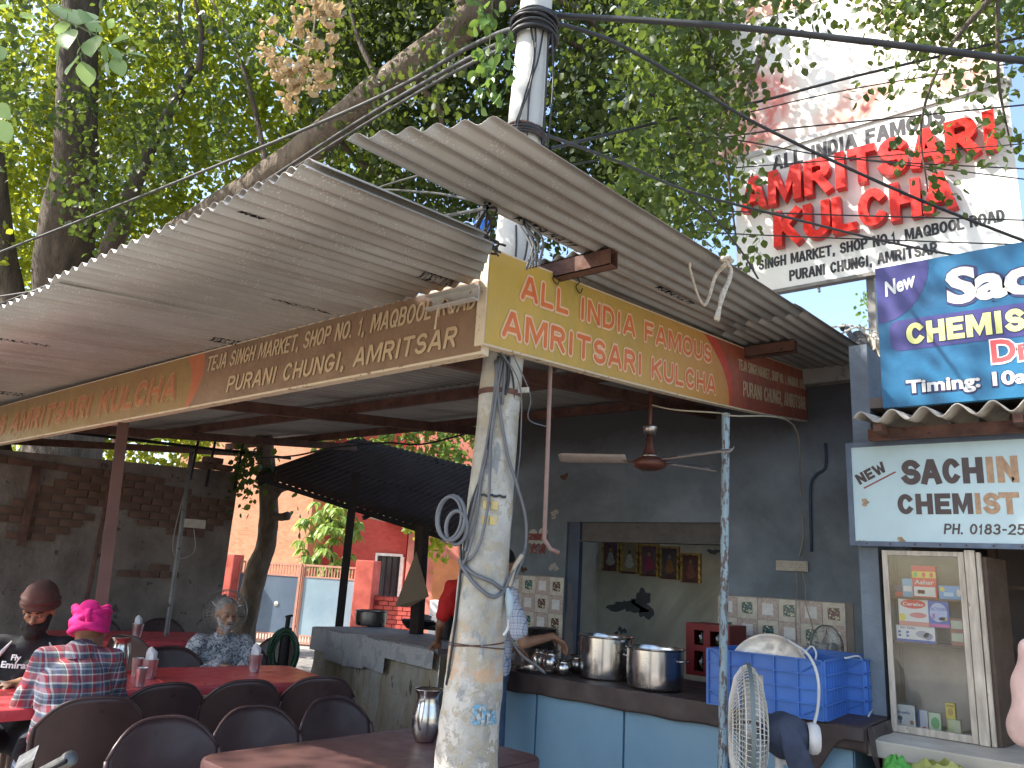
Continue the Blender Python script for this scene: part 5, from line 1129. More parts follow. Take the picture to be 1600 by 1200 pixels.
# --- leaves by the house, right of the shed roof
t5 = thing('yard_tree', 'small leafy tree in front of the pink house by the pole', 'tree', (-9.280, 10.080, 0.385))
bark([(-8.898, 10.382, 0.413), (-8.868, 10.071, 1.456), (-8.923, 9.692, 2.493)], [.07, .06, .03], 'trunk', m_bark, t5, n=8)
leaves([(-9.474, 9.256, 2.452) + (.45, 150), (-9.146, 9.549, 2.372) + (.5, 220), (-8.723, 9.433, 2.154) + (.4, 160), (-9.254, 9.321, 1.981) + (.22, 70), (-9.553, 9.177, 2.498) + (.25, 60), (-8.711, 9.860, 2.509) + (.5, 200)], .10, 'crown', L_mid, t5)
t6 = thing('back_garden_tree', 'bright sunlit tree seen through the gap between the two roofs', 'tree', (-16.227, 16.077, 1.335))
leaves([(-14.9,12.4,6.1,1.2,150),(-15.2,13.2,6.5,1.1,150),(-14.1,13.4,6.0,1.0,150),(-14.0,14.3,6.1,1.0,150),(-13.4,14.1,6.5,1.0,150),(-12.8,14.5,6.0,1.1,150),(-15.4,12.5,5.4,1.2,150),(-15.0,13.3,5.5,1.0,150),(-14.2,13.2,5.6,1.0,150),(-13.9,13.6,5.4,0.9,150),(-13.4,14.3,5.8,0.8,150),(-12.9,14.5,5.4,1.1,150),(-15.9,12.9,4.6,0.8,150),(-14.8,13.1,4.6,0.9,150),(-14.6,13.5,4.9,1.2,150),(-13.6,14.0,4.9,1.2,150),(-13.2,14.5,5.0,1.2,150),(-13.3,15.2,4.9,1.1,150),(-16.1,13.1,4.3,1.1,150),(-15.0,13.0,4.2,0.9,150),(-14.5,13.8,4.3,1.2,150),(-13.7,14.0,4.1,1.2,150),(-13.8,14.7,4.5,1.0,150),(-12.8,14.9,4.2,0.9,150),(-18.2,14.5,7.2,0.9,150),(-17.1,14.9,7.0,0.9,150),(-16.3,15.6,6.6,0.9,150),(-15.7,15.8,7.0,1.0,150),(-15.3,16.3,7.0,1.2,150),(-14.8,16.9,6.9,1.0,150),(-17.6,14.7,5.9,0.9,150),(-17.2,14.8,5.9,0.8,150),(-16.8,15.4,6.0,1.1,150),(-16.1,16.6,6.2,0.9,150),(-15.6,16.8,6.2,1.0,150),(-14.5,16.9,6.5,1.0,150),(-17.6,14.7,5.4,1.2,150),(-17.3,15.4,5.4,0.9,150),(-16.9,15.6,5.6,1.2,150),(-16.0,16.3,5.2,1.0,150),(-15.5,16.7,5.6,0.8,150),(-14.7,17.4,5.5,1.0,150),(-18.1,15.1,4.8,0.9,150),(-17.7,15.5,4.4,1.0,150),(-17.1,15.9,4.5,1.1,150),(-16.4,16.4,5.0,1.0,150),(-15.3,17.0,4.9,1.0,150),(-15.1,17.3,5.0,1.2,150)], .16, 'crown', L_far, t6)
bark([(-16.278, 16.603, -0.430), (-15.812, 15.613, 3.831)], [.2, .12], 'trunk', m_bark, t6, n=8)
t7 = thing('garden_hedge_tree', 'yellow-green sunlit foliage beyond the top of the yard wall', 'tree', (-16.498, 7.975, 1.029))
leaves([(-16.7,5.5,4.6,0.9,190),(-15.8,5.5,4.4,0.8,190),(-15.8,6.1,4.6,1.0,190),(-15.6,6.5,4.8,0.9,190),(-15.1,7.0,5.0,1.0,190),(-15.0,7.3,4.7,0.8,190),(-13.8,7.5,4.7,0.9,190),(-17.2,5.6,4.0,0.8,190),(-16.7,5.9,3.9,0.8,190),(-15.6,6.0,4.1,1.0,190),(-15.5,6.8,4.1,1.0,190),(-15.3,7.1,4.4,0.9,190),(-14.2,6.9,4.2,0.7,190),(-13.7,7.3,4.2,0.9,190),(-16.7,5.7,3.6,1.0,190),(-16.6,6.2,3.5,0.8,190),(-15.5,6.1,3.3,1.0,190),(-15.3,6.7,3.4,0.8,190),(-14.7,7.0,3.5,0.9,190),(-14.9,7.7,3.7,1.1,190),(-14.1,7.6,3.8,0.9,190),(-16.4,5.7,3.0,0.8,190),(-16.0,6.0,3.0,1.0,190),(-15.8,6.3,3.0,1.1,190),(-15.8,6.9,2.9,0.8,190),(-14.9,7.0,3.2,0.8,190),(-14.3,7.4,3.1,0.8,190),(-14.3,7.8,3.2,0.8,190)], .13, 'crown', L_mid, t7)
bark([(-16.119, 8.016, -0.207), (-15.791, 7.318, 2.796)], [.15, .1], 'trunk', m_bark, t7, n=8)
t8 = thing('distant_tree', 'pale green tree seen between the white hoarding and the blue banner', 'tree', (-3.380, 14.647, 5.275))
leaves([(-3.238, 14.291, 6.743) + (.35, 130), (-3.342, 14.353, 6.287) + (.38, 150), (-3.202, 14.536, 6.073) + (.4, 150), (-3.426, 14.424, 5.855) + (.3, 90)], .09, 'crown', L_far, t8)
bark([(-3.614, 15.544, 1.896), (-3.215, 14.562, 5.960)], [.1, .05], 'trunk', m_bark, t8, n=8)
# broken sheet and rubble on the shop roof beside the blue banner
m_tarp = mat('grey_roof_rubble', (.09, .085, .08), .9, scale=9, bmp=.6)
tp_ = thing('roof_rubble', 'heap of dark torn sheeting on the roof beside the blue banner', 'rubble', (-1.495, 6.148, 3.403))
mb = MB(); mb.grid(lambda u, v: tuple(Vector((-1.634, 6.010, 3.479)).lerp(Vector((-1.332, 5.838, 3.124)), u) + Vector((0, .5 * v, .05 + .12 * mnoise.noise(Vector((u * 4, v * 5, 0))) + .1 * math.sin(math.pi * v) * math.sin(math.pi * u)))), 18, 10); mb.build('torn_sheet', m_tarp, tp_, smooth=True, solid=.01)
mb = MB(); mb.grid(lambda u, v: tuple(Vector((-1.565, 6.171, 3.568)).lerp(Vector((-1.329, 5.884, 3.406)), u) + Vector((0, .1, -.28 * v + .05 * mnoise.noise(Vector((u * 6, v * 5, 4)))))), 14, 10); mb.build('torn_sheet', m_asb, tp_, smooth=True, solid=.01)
for a_, b_ in [(((-1.648, 5.861, 3.495)), (-1.205, 5.393, 3.177)), ((-1.616, 5.906, 3.436), (-1.222, 5.484, 3.264))]:
    MB().tube(catmull([a_, tuple((Vector(a_) + Vector(b_)) / 2 + Vector((0, 0, .06))), b_], 6), .008, 6).build('wire', m_cord, tp_)

# --- right hand branch over the hoarding: its nearest leaves are pieces
m_twig = mat('green_twig', (.12, .14, .05), .8)
def leafproto(name, L, W, m_, curl=.1, parent=None, n=6):
    mb = MB(); vs = []; fs = []
    prof = [0, .55, .95, 1.0, .85, .55, .02]
    for i in range(n + 1):
        t = i / n; w_ = W * prof[i] * .5; x = L * t; z = -curl * L * t * t
        vs += [(x, w_, z + .12 * w_), (x, 0, z - .002), (x, -w_, z + .12 * w_)]
    for i in range(n): fs += [(3 * i, 3 * i + 1, 3 * i + 4, 3 * i + 3), (3 * i + 1, 3 * i + 2, 3 * i + 5, 3 * i + 4)]
    mb.add(vs, fs); mb.tube([(-.018, 0, .004), (0, 0, -.001)], .0012, 4)
    return mb.build(name, m_, parent, smooth=True, shift=False)
def leafpieces(parent, proto, spots, droop=.7, scale=(.75, 1.2)):
    """copies of a leaf as parts, hung with their tips downwards"""
    first = True
    for s_ in spots:
        o = proto if first else proto.copy()
        if not first: COL.objects.link(o)
        first = False
        o.parent = parent; org = ORG.get(parent.name, (0, 0, 0))
        d_ = Vector((random.gauss(0, 1), random.gauss(0, 1), random.gauss(0, .6) - droop * 1.8)).normalized(); n_ = Vector((random.gauss(0, 1), random.gauss(0, 1), random.gauss(0, 1))); n_ = (n_ - d_ * n_.dot(d_)).normalized(); y_ = n_.cross(d_)
        sc = random.uniform(*scale)
        M_ = Matrix(((d_.x, y_.x, n_.x), (d_.y, y_.y, n_.y), (d_.z, y_.z, n_.z))).to_4x4()
        o.matrix_local = Matrix.Translation(Vector(s_) - Vector(org)) @ M_ @ Matrix.Scale(sc, 4)
t9 = thing('overhanging_branch', 'dark leafy branch hanging in front of the left edge of the white hoarding', 'branch', (-2.042, 4.448, 5.648))
bark([(-2.939, 4.616, 6.983), (-2.256, 4.465, 5.879), (-2.013, 4.490, 5.177), (-1.968, 4.595, 4.549), (-1.933, 4.714, 3.856)], [.05, .035, .02, .012, .006], 'stem', m_bark, t9, n=8)
BB = [(-2.4,4.3,6.1,0.28,75),(-2.0,4.0,5.7,0.28,75),(-1.8,4.0,5.5,0.28,75),(-2.3,4.1,5.6,0.28,75),(-2.0,4.0,5.5,0.28,75),(-1.9,4.2,5.5,0.28,75),(-2.3,4.2,5.3,0.28,75),(-2.1,4.1,5.2,0.28,75),(-2.0,4.3,5.3,0.28,75),(-2.5,4.4,5.4,0.28,75),(-1.9,3.9,4.7,0.28,75),(-2.0,4.3,5.2,0.28,75),(-2.2,3.8,4.7,0.28,75),(-2.1,3.9,4.6,0.28,75),(-2.0,4.5,5.1,0.28,75),(-2.2,4.0,4.5,0.28,75),(-2.3,4.6,5.0,0.28,75),(-1.9,4.0,4.4,0.28,75),(-2.3,3.9,4.3,0.28,75),(-2.2,4.2,4.5,0.28,75),(-1.9,4.3,4.4,0.28,75),(-2.2,3.9,4.1,0.28,75),(-2.2,4.4,4.3,0.28,75),(-1.9,4.2,4.2,0.28,75),(-2.4,4.2,4.1,0.28,75),(-2.1,4.2,4.0,0.28,75),(-2.0,4.5,4.1,0.28,75),(-2.5,4.3,6.1,0.28,75),(-2.2,4.4,6.0,0.28,75),(-2.3,4.8,6.3,0.28,75),(-2.5,4.2,5.8,0.28,75),(-2.3,4.3,5.7,0.28,75),(-2.2,5.0,6.3,0.28,75),(-2.4,4.5,5.8,0.28,75),(-2.4,4.8,5.9,0.28,75),(-2.1,4.5,5.6,0.28,75),(-2.7,4.7,5.6,0.28,75),(-2.6,4.9,5.7,0.28,75),(-2.4,5.2,5.9,0.28,75),(-2.8,5.0,5.7,0.28,75),(-2.2,4.5,5.0,0.28,75),(-2.1,4.7,5.2,0.28,75),(-2.6,4.7,5.0,0.28,75),(-2.4,4.7,5.0,0.28,75),(-2.1,4.7,4.8,0.28,75),(-2.8,5.1,5.1,0.28,75),(-2.4,4.8,4.9,0.28,75),(-2.4,5.1,5.0,0.28,75),(-2.6,4.7,4.7,0.28,75),(-2.4,4.7,4.5,0.28,75),(-2.5,5.5,5.0,0.28,75),(-2.6,4.6,4.4,0.28,75),(-2.4,4.8,4.3,0.28,75),(-2.4,5.3,4.6,0.28,75)]
leaves(BB, .062, 'crown', L_dark, t9)
BB2 = [(-1.9,4.6,6.0,0.18,24),(-1.5,4.2,5.5,0.18,24),(-1.3,4.5,5.5,0.18,24),(-1.7,4.3,5.4,0.18,24),(-1.6,4.5,5.6,0.18,24),(-1.4,4.5,5.5,0.18,24),(-1.7,4.3,5.1,0.18,24),(-1.6,4.6,5.3,0.18,24),(-1.5,5.0,5.5,0.18,24)]
leaves(BB2, .062, 'crown', L_dark, t9)
def spray(px):
    out = []
    for (x, y, z, r_, n_) in px:
        for k in range(int(n_)): out.append((x + random.gauss(0, r_), y + random.gauss(0, r_), z + random.gauss(0, r_)))
    return out
lp = leafproto('leaf', .062, .048, L_dark)
leafpieces(t9, lp, spray([(-1.652, 4.403, 5.121) + (.10, 16), (-1.730, 4.422, 4.865) + (.09, 20), (-1.547, 4.527, 5.003) + (.10, 16), (-1.355, 4.612, 5.226) + (.10, 14), (-1.809, 4.440, 4.609) + (.09, 18), (-1.781, 4.529, 4.403) + (.07, 12), (-1.927, 4.494, 4.143) + (.10, 20), (-1.850, 4.675, 3.774) + (.08, 18), (-1.998, 4.545, 3.804) + (.10, 20), (-1.767, 4.747, 3.759) + (.05, 8), (-1.919, 4.674, 3.602) + (.07, 10), (-2.043, 4.442, 4.009) + (.12, 20), (-1.187, 4.751, 5.218) + (.06, 7)]))
t10 = thing('hanging_branch', 'loose hanging leafy branch over the upper right of the white hoarding', 'branch', (-0.296, 5.102, 5.558))
bark([(0.000, 5.443, 6.076), (-0.314, 5.140, 5.397), (-0.619, 5.027, 4.974), (-0.790, 4.977, 4.490), (-0.798, 5.053, 4.027)], [.03, .022, .012, .008, .004], 'stem', m_bark, t10, n=8)
bark([(-0.314, 5.140, 5.397), (-0.376, 5.271, 4.832), (-0.359, 5.426, 4.393)], [.015, .01, .004], 'stem', m_bark, t10, n=8)
leaves([(-1.0,5.4,6.2,0.28,75),(-0.8,5.0,5.8,0.28,75),(-0.5,4.8,5.5,0.28,75),(-0.4,5.5,5.9,0.28,75),(-0.2,5.0,5.5,0.28,75),(-0.0,5.3,5.6,0.28,75),(-0.9,5.3,5.8,0.28,75),(-0.7,4.8,5.3,0.28,75),(-0.5,5.2,5.5,0.28,75),(-0.4,5.9,6.1,0.28,75),(-0.3,6.0,6.0,0.28,75),(-0.1,5.2,5.5,0.28,75),(-0.9,5.1,5.4,0.28,75),(-0.7,4.9,5.2,0.28,75),(-0.6,5.8,5.8,0.28,75),(-0.4,5.5,5.5,0.28,75),(-0.3,5.5,5.5,0.28,75),(-0.2,5.8,5.5,0.28,75),(-1.0,5.6,6.4,0.28,75),(-0.8,5.9,6.5,0.28,75),(-0.6,5.8,6.3,0.28,75),(-0.4,5.6,6.2,0.28,75),(-0.2,5.6,5.9,0.28,75),(-0.1,6.0,6.2,0.28,75),(-1.0,5.8,6.4,0.28,75),(-0.7,5.3,5.7,0.28,75),(-0.6,5.4,5.8,0.28,75),(-0.4,6.2,6.2,0.28,75),(-0.2,6.1,6.0,0.28,75),(-0.1,6.7,6.3,0.28,75),(-0.9,5.4,5.7,0.28,75),(-0.7,5.4,5.5,0.28,75),(-0.6,5.7,5.7,0.28,75),(-0.4,5.9,5.9,0.28,75),(-0.3,6.1,5.9,0.28,75),(-0.2,5.9,5.7,0.28,75)], .060, 'crown', L_dark, t10)
leaves([(-0.9,5.6,5.4,0.25,22),(-0.6,5.3,5.3,0.25,22),(-0.5,5.2,5.1,0.25,22),(-0.2,5.6,5.1,0.25,22),(-0.0,5.5,5.1,0.25,22),(-0.8,5.7,5.3,0.25,22),(-0.6,5.2,4.9,0.25,22),(-0.1,5.5,4.9,0.25,22)], .060, 'crown', L_dark, t10)
lp2 = leafproto('leaf', .060, .044, L_dark)
leafpieces(t10, lp2, spray([(-0.816, 4.812, 4.732) + (.08, 18), (-0.952, 4.729, 4.643) + (.06, 12), (-1.116, 4.612, 4.591) + (.05, 5), (-0.664, 4.957, 4.664) + (.10, 22), (-0.481, 5.127, 4.600) + (.10, 22), (-0.303, 5.306, 4.495) + (.09, 20), (-0.754, 4.961, 4.422) + (.08, 20), (-0.610, 5.120, 4.296) + (.08, 20), (-0.416, 5.267, 4.330) + (.09, 20), (-0.893, 4.883, 4.314) + (.05, 8), (-0.748, 5.042, 4.187) + (.06, 14), (-0.940, 4.890, 4.173) + (.04, 5), (-0.706, 5.138, 3.994) + (.05, 10), (-0.798, 5.053, 4.027) + (.05, 8), (-0.268, 5.233, 4.812) + (.1, 20)]))
# --- bright spray of young leaves at the upper left, close to the camera
t11 = thing('young_leaf_spray', 'bright green spray of pointed leaves hanging close at the upper left corner', 'branch', (-2.391, 0.574, 3.162))
MB().tube(catmull([(-2.421, 0.551, 3.159), (-2.373, 0.624, 3.053), (-2.317, 0.680, 3.020), (-2.247, 0.750, 2.979)], 5), .0025, 5).build('stem', m_twig, t11, smooth=True)
MB().tube(catmull([(-2.319, 0.677, 3.023), (-2.319, 0.693, 2.974), (-2.305, 0.720, 2.925)], 5), .0018, 5).build('stem', m_twig, t11, smooth=True)
lp3 = leafproto('leaf', .062, .050, L_young, curl=.12)
fr_ = -fw
def facing(parent, proto, spots, L0):
    first = True
    for (p_, q_) in spots:
        a, b = Vector(p_), Vector(q_); d_ = (b - a); sc = d_.length / L0; d_.normalize()
        n_ = (Vector((.1, -.55, .8)) + Vector((random.gauss(0, .3), random.gauss(0, .3), 0))); n_ = (n_ - d_ * n_.dot(d_)).normalized(); y_ = n_.cross(d_)
        o = proto if first else proto.copy()
        if not first: COL.objects.link(o)
        first = False; o.parent = parent
        M_ = Matrix(((d_.x, y_.x, n_.x), (d_.y, y_.y, n_.y), (d_.z, y_.z, n_.z))).to_4x4()
        o.matrix_local = Matrix.Translation(a - Vector(ORG.get(parent.name, (0, 0, 0)))) @ M_ @ Matrix.Scale(sc, 4)
facing(t11, lp3, [((-2.316, 0.713, 2.919), (-2.355, 0.762, 2.877)), ((-2.321, 0.706, 2.931), (-2.313, 0.670, 2.854)), ((-2.359, 0.660, 2.976), (-2.382, 0.662, 2.912)), ((-2.333, 0.670, 3.009), (-2.302, 0.656, 2.927)), ((-2.319, 0.677, 3.023), (-2.423, 0.684, 3.155)), ((-2.289, 0.707, 3.007), (-2.332, 0.709, 3.101)), ((-2.294, 0.696, 3.029), (-2.258, 0.722, 3.039)), ((-2.275, 0.722, 2.995), (-2.250, 0.704, 2.909)), ((-2.255, 0.747, 2.969), (-2.266, 0.755, 2.917)), ((-2.248, 0.753, 2.966), (-2.223, 0.787, 2.927)), ((-2.245, 0.754, 2.974), (-2.249, 0.797, 3.035)), ((-2.240, 0.770, 2.937), (-2.225, 0.799, 2.883)), ((-2.258, 0.756, 2.932), (-2.261, 0.771, 2.880)), ((-2.211, 0.789, 2.950), (-2.162, 0.829, 2.950)), ((-2.243, 0.742, 3.016), (-2.230, 0.742, 3.048)), ((-2.379, 0.636, 3.001), (-2.400, 0.612, 3.021)), ((-2.398, 0.625, 2.986), (-2.439, 0.590, 2.992)), ((-2.411, 0.597, 3.040), (-2.449, 0.566, 3.040)), ((-2.348, 0.638, 3.073), (-2.385, 0.606, 3.077)), ((-2.460, 0.548, 3.068), (-2.500, 0.518, 3.058)), ((-2.417, 0.559, 2.727), (-2.397, 0.590, 2.683)), ((-2.425, 0.567, 2.683), (-2.407, 0.603, 2.619)), ((-2.403, 0.520, 2.887), (-2.391, 0.544, 2.842)), ((-2.311, 0.703, 2.965), (-2.329, 0.697, 2.938)), ((-2.339, 0.657, 3.037), (-2.413, 0.666, 3.027))], .062)
# --- dried brown cluster
m_dry = leafmat('dried_leaf', (.40, .28, .15), (.56, .42, .25), .25, .7, (.5, .35, .15))
t12 = thing('dried_branch', 'hanging cluster of curled dry beige leaves against the green crown', 'branch', (-2.572, 1.619, 4.001))
MB().tube(catmull([(-2.563, 1.618, 4.029), (-2.597, 1.652, 3.836), (-2.628, 1.667, 3.711), (-2.670, 1.665, 3.613), (-2.723, 1.649, 3.527)], 5), .0035, 5).build('stem', mat('dry_stem', (.40, .34, .24), .8), t12, smooth=True)
MB().tube(catmull([(-2.634, 1.667, 3.697), (-2.721, 1.580, 3.745), (-2.771, 1.523, 3.796)], 5), .002, 5).build('stem', MATS['dry_stem'], t12, smooth=True)
ld = MB()
def dryf(u, v):
    a = (u - .5) * 3.6; L_ = .062; r_ = .012 + .008 * math.sin(math.pi * v); b_ = v * 2.0
    return (L_ * (math.sin(b_) * .6 + .1 * v), r_ * math.sin(a), -L_ * (1 - math.cos(b_)) * .5 + r_ * math.cos(a))
ldo = MB().grid(dryf, 5, 5).build('dry_leaf', m_dry, t12, smooth=True, shift=False)
leafpieces(t12, ldo, spray([(-2.578, 1.650, 3.892) + (.035, 18), (-2.543, 1.686, 3.867) + (.03, 14), (-2.641, 1.635, 3.778) + (.04, 14), (-2.577, 1.694, 3.756) + (.03, 12), (-2.771, 1.523, 3.796) + (.02, 5), (-2.788, 1.540, 3.699) + (.02, 7), (-2.754, 1.585, 3.647) + (.03, 18), (-2.703, 1.638, 3.610) + (.035, 24), (-2.646, 1.679, 3.628) + (.035, 18), (-2.609, 1.730, 3.563) + (.03, 14), (-2.711, 1.654, 3.542) + (.03, 18), (-2.718, 1.670, 3.473) + (.02, 9), (-2.565, 1.734, 3.661) + (.02, 7), (-2.610, 1.602, 3.957) + (.05, 20)]), .4, (.45, .85))
# --- green sprig hanging beside the pole top
t13 = thing('hanging_sprig', 'fresh green sprig hanging just left of the pole top', 'branch', (-1.741, 1.847, 3.746))
MB().tube(catmull([(-1.729, 1.849, 3.771), (-1.754, 1.891, 3.577), (-1.782, 1.915, 3.431), (-1.789, 1.948, 3.310)], 5), .002, 5).build('stem', m_twig, t13, smooth=True)
lp4 = leafproto('leaf', .052, .036, L_young); L_sp = leafmat('sprig_leaf', (.05, .11, .02), (.10, .19, .04), .4, .35, (.25, .36, .06)); lp4.data.materials[0] = L_sp
leafpieces(t13, lp4, spray([(-1.764, 1.867, 3.624) + (.03, 20), (-1.791, 1.896, 3.466) + (.025, 14), (-1.770, 1.936, 3.396) + (.03, 16), (-1.797, 1.938, 3.322) + (.025, 14), (-1.726, 1.929, 3.531) + (.03, 14), (-1.734, 1.860, 3.723) + (.04, 20)]), 1.0, (.6, 1.1))


# ================================================================== the utility pole and its wires
m, nt, pb, out = nmat('flaking_pole')
v = texco(nt, 'Object')
sepz = nt.nodes.new('ShaderNodeSeparateXYZ'); nt.links.new(v, sepz.inputs[0])
c = ramp(nt, tnoise(nt, v, 5, 6, .7, .4), [(.32, (.25, .235, .20)), (.5, (.39, .37, .32)), (.66, (.52, .50, .45))])
c = mix(nt, ramp(nt, tnoise(nt, v, 14, 5, .7), [(.52, 0), (.56, .85)]), c, (.36, .31, .22))
c = mix(nt, ramp(nt, tnoise(nt, texco(nt, 'Object', (1, 1, .5)), 9, 6, .7), [(.60, 0), (.63, .8)]), c, (.20, .22, .23))
low = nt.nodes.new('ShaderNodeMapRange'); low.inputs[1].default_value = 1.3; low.inputs[2].default_value = .8; nt.links.new(sepz.outputs[2], low.inputs[0])
flk = maths(nt, 'MULTIPLY', ramp(nt, tnoise(nt, v, 11, 5, .75, .3), [(.5, 0), (.53, 1)]), low.outputs[0])
c = mix(nt, flk, c, (.56, .52, .46))
band = nt.nodes.new('ShaderNodeMapRange'); band.inputs[1].default_value = 1.36; band.inputs[2].default_value = 1.24; nt.links.new(sepz.outputs[2], band.inputs[0])
ob_ = maths(nt, 'MULTIPLY', maths(nt, 'MULTIPLY', ramp(nt, tnoise(nt, v, 8, 4, .6), [(.46, 0), (.54, .9)]), band.outputs[0]), maths(nt, 'GREATER_THAN', sepz.outputs[2], 1.12))
c = mix(nt, ob_, c, (.50, .33, .20))
upm = nt.nodes.new('ShaderNodeMapRange'); upm.inputs[1].default_value = 2.3; upm.inputs[2].default_value = 2.9; nt.links.new(sepz.outputs[2], upm.inputs[0])
c = mix(nt, maths(nt, 'MULTIPLY', upm.outputs[0], .8), c, (.52, .52, .49))
nt.links.new(c, pb.inputs['Base Color']); pb.inputs['Roughness'].default_value = .75
bsum = maths(nt, 'ADD', tnoise(nt, v, 20, 6, .75), maths(nt, 'MULTIPLY', flk, .8))
bump(nt, pb, bsum, .8, .006); m_pole = m
pole = thing('utility_pole', 'thick flaking whitewashed electricity pole at the canopy corner', 'pole', (-1.98, 2.30, 0))
def pax(z): return Vector((-1.985 + .0 * z, 2.265 + .043 * z, z))
def prad(z): return float(np.interp(z, [0, .3, .85, 1.15, 1.5, 2.0, 3.0, 3.6, 4.4, 7.5], [.122, .120, .113, .103, .094, .086, .081, .079, .075, .06]))
NS, NZ = 72, 420
def pf(u, v_):
    z = -.2 + 7.7 * v_ ; a = 2 * math.pi * u; r_ = prad(z)
    if z < 2.4:
        q = mnoise.noise(Vector((math.cos(a) * 1.6, math.sin(a) * 1.6, z * 6))); q2 = mnoise.noise(Vector((math.cos(a) * 4, math.sin(a) * 4, z * 15)))
        k = 1.0 if z < 1.2 else max(0, 1 - (z - 1.2) / .5)
        r_ += .004 * q + k * (.006 * max(0, q + .1) + .007 * max(0, q2 - .05))
    c = pax(z); return c + Vector((math.cos(a), math.sin(a), 0)) * r_
MB().grid(pf, NS, NZ).build('pole_shaft', m_pole, pole, smooth=True)
def ponp(ang, z, off=.004):
    """point on the pole's skin; ang measured from the side facing the street, to the right"""
    b = math.atan2(-2.27, 1.98) + ang; return pax(z) + Vector((math.cos(b), math.sin(b), 0)) * (prad(z) + off)
m_cable = mat('black_cable', (.028, .028, .030), .5, bmp=0, scale=8, var=.3)
m_gcable = mat('grey_cable', (.13, .135, .145), .5, bmp=0, scale=8, var=.2)
def band(z, n_, r_, mt, name, tilt=.0, spread=.02, off=.006):
    mb = MB()
    for k in range(n_):
        zz = z + random.uniform(-spread, spread); tl = tilt + random.uniform(-.02, .02); ph = random.uniform(0, 6)
        mb.tube([pax(zz) + Vector((math.cos(a / 24 * 6.2832), math.sin(a / 24 * 6.2832), 0)) * (prad(zz) + off + .002 * k) + Vector((0, 0, tl * math.cos(a / 24 * 6.2832 + ph))) for a in range(25)], r_, 6, cap=False)
    o = mb.build(name, mt, pole, smooth=True); o['kind'] = 'stuff'; return o
band(4.02, 16, .007, m_cable, 'wire_bundle', .01, .07, .01); band(3.42, 9, .006, MATS['old_brick'] if 0 else m_cable, 'wire_bundle', .01, .03); band(3.44, 4, .007, m_rust, 'clamp_wire', 0, .015, .01)
band(1.24, 2, .0025, m_rust, 'wire_tie', .0, .012, .003)
# steel strap with bolt below the boards
MB().lathe([(prad(2.22) + .003, 0), (prad(2.22) + .005, 0), (prad(2.22) + .005, .022), (prad(2.22) + .003, .022)], pax(2.21), 32).build('steel_strap', m_rust, pole, smooth=True, auto=40)
p_ = ponp(.9, 2.22, .0); MB().obox(p_, Vector((.05, .01, 0)), (0, .006, 0), (0, 0, .022)).build('strap_lug', m_galv, pole)
# stencilled word and yellow squares painted on the pole
m_sten = mat('blue_stencil_paint', (.13, .29, .40), .7, scale=30, patch=(.53, (.45, .44, .40)), bmp=0)
m_ypaint = mat('worn_yellow_paint', (.55, .42, .16), .7, scale=20, patch=(.56, (.42, .41, .36)), bmp=0)
def wrap(o, ang0, z0, off=.006):
    """bend a flat print (x right, z up, metres) round the pole"""
    me = o.data
    for v_ in me.vertices:
        x, z = v_.co.x, v_.co.z; a = ang0 + x / prad(z0 + z); p = ponp(a, z0 + z, off + abs(v_.co.y) * .5)
        v_.co = p - Vector(ORG[pole.name])
    me.update()
o = letters('Sha', (0, 0, 0), EX, EZ, .062, .098, m_sten, None, bold=.04, ext=.0005, lift=.0); o.parent = pole; wrap(o, .02, .985, .012)
for z_, n_ in ((1.685, 2), (1.742, 2)):
    for k in range(n_):
        o = MB().grid(lambda u, v: (.026 * u, 0, .032 * v), 4, 2).build('yellow_mark', m_ypaint, None); o.parent = pole; wrap(o, -.30 + .34 * k, z_, .004)
o = MB().grid(lambda u, v: (.10 * u, 0, .010 * v + .003 * math.sin(u * 20)), 10, 1).build('tape_scrap', m_blackpl, None); o.parent = pole; wrap(o, -.42, 1.79, .004)
# loose wires running down the pole
wi = thing('pole_wires', 'tangle of grey and black wires running down the flaking pole with hanging coils', 'wires', (-1.98, 2.3, 1))
def pw(pts, r_, mt, n_=8):
    return MB().tube(catmull([ponp(a, z, o_) for a, z, o_ in pts], n_), r_, 6).build('wire', mt, wi, smooth=True)
pw([(-.35, 2.34, .01), (-.1, 2.2, .012), (.12, 2.1, .012), (.55, 1.95, .015), (1.0, 1.84, .03), (1.45, 1.72, .055), (1.62, 1.60, .06), (1.55, 1.50, .03), (1.3, 1.455, .01)], .0065, m_gcable)
pw([(-.15, 2.36, .01), (-.28, 2.15, .01), (-.38, 1.98, .012), (-.6, 1.8, .012), (-.75, 1.68, .015), (-.8, 1.58, .015)], .006, m_gcable)
pw([(.0, 2.36, .01), (-.22, 2.1, .015), (-.42, 1.9, .01), (-.75, 1.75, .02), (-.9, 1.6, .015), (-.85, 1.5, .01)], .005, m_cable)
pw([(-.25, 2.36, .01), (-.3, 2.0, .012), (-.45, 1.85, .012), (-.5, 1.7, .012), (-.62, 1.58, .02), (-.9, 1.51, .02)], .005, m_gcable)
pw([(-.05, 2.36, .01), (-.2, 2.05, .018), (-.1, 1.85, .02), (-.08, 1.74, .02), (-.22, 1.62, .016), (-.5, 1.56, .012), (-.9, 1.54, .015)], .006, m_gcable)
pw([(.2, 2.36, .01), (.28, 2.26, .01), (.2, 2.2, .01)], .007, m_cable); pw([(.05, 2.36, .01), (.1, 2.28, .01), (.12, 2.16, .01)], .006, m_gcable)
pw([(-1.1, 1.62, .02), (-1.0, 1.50, .01), (-.95, 1.3, .01), (-1.05, 1.1, .008)], .005, m_cable)
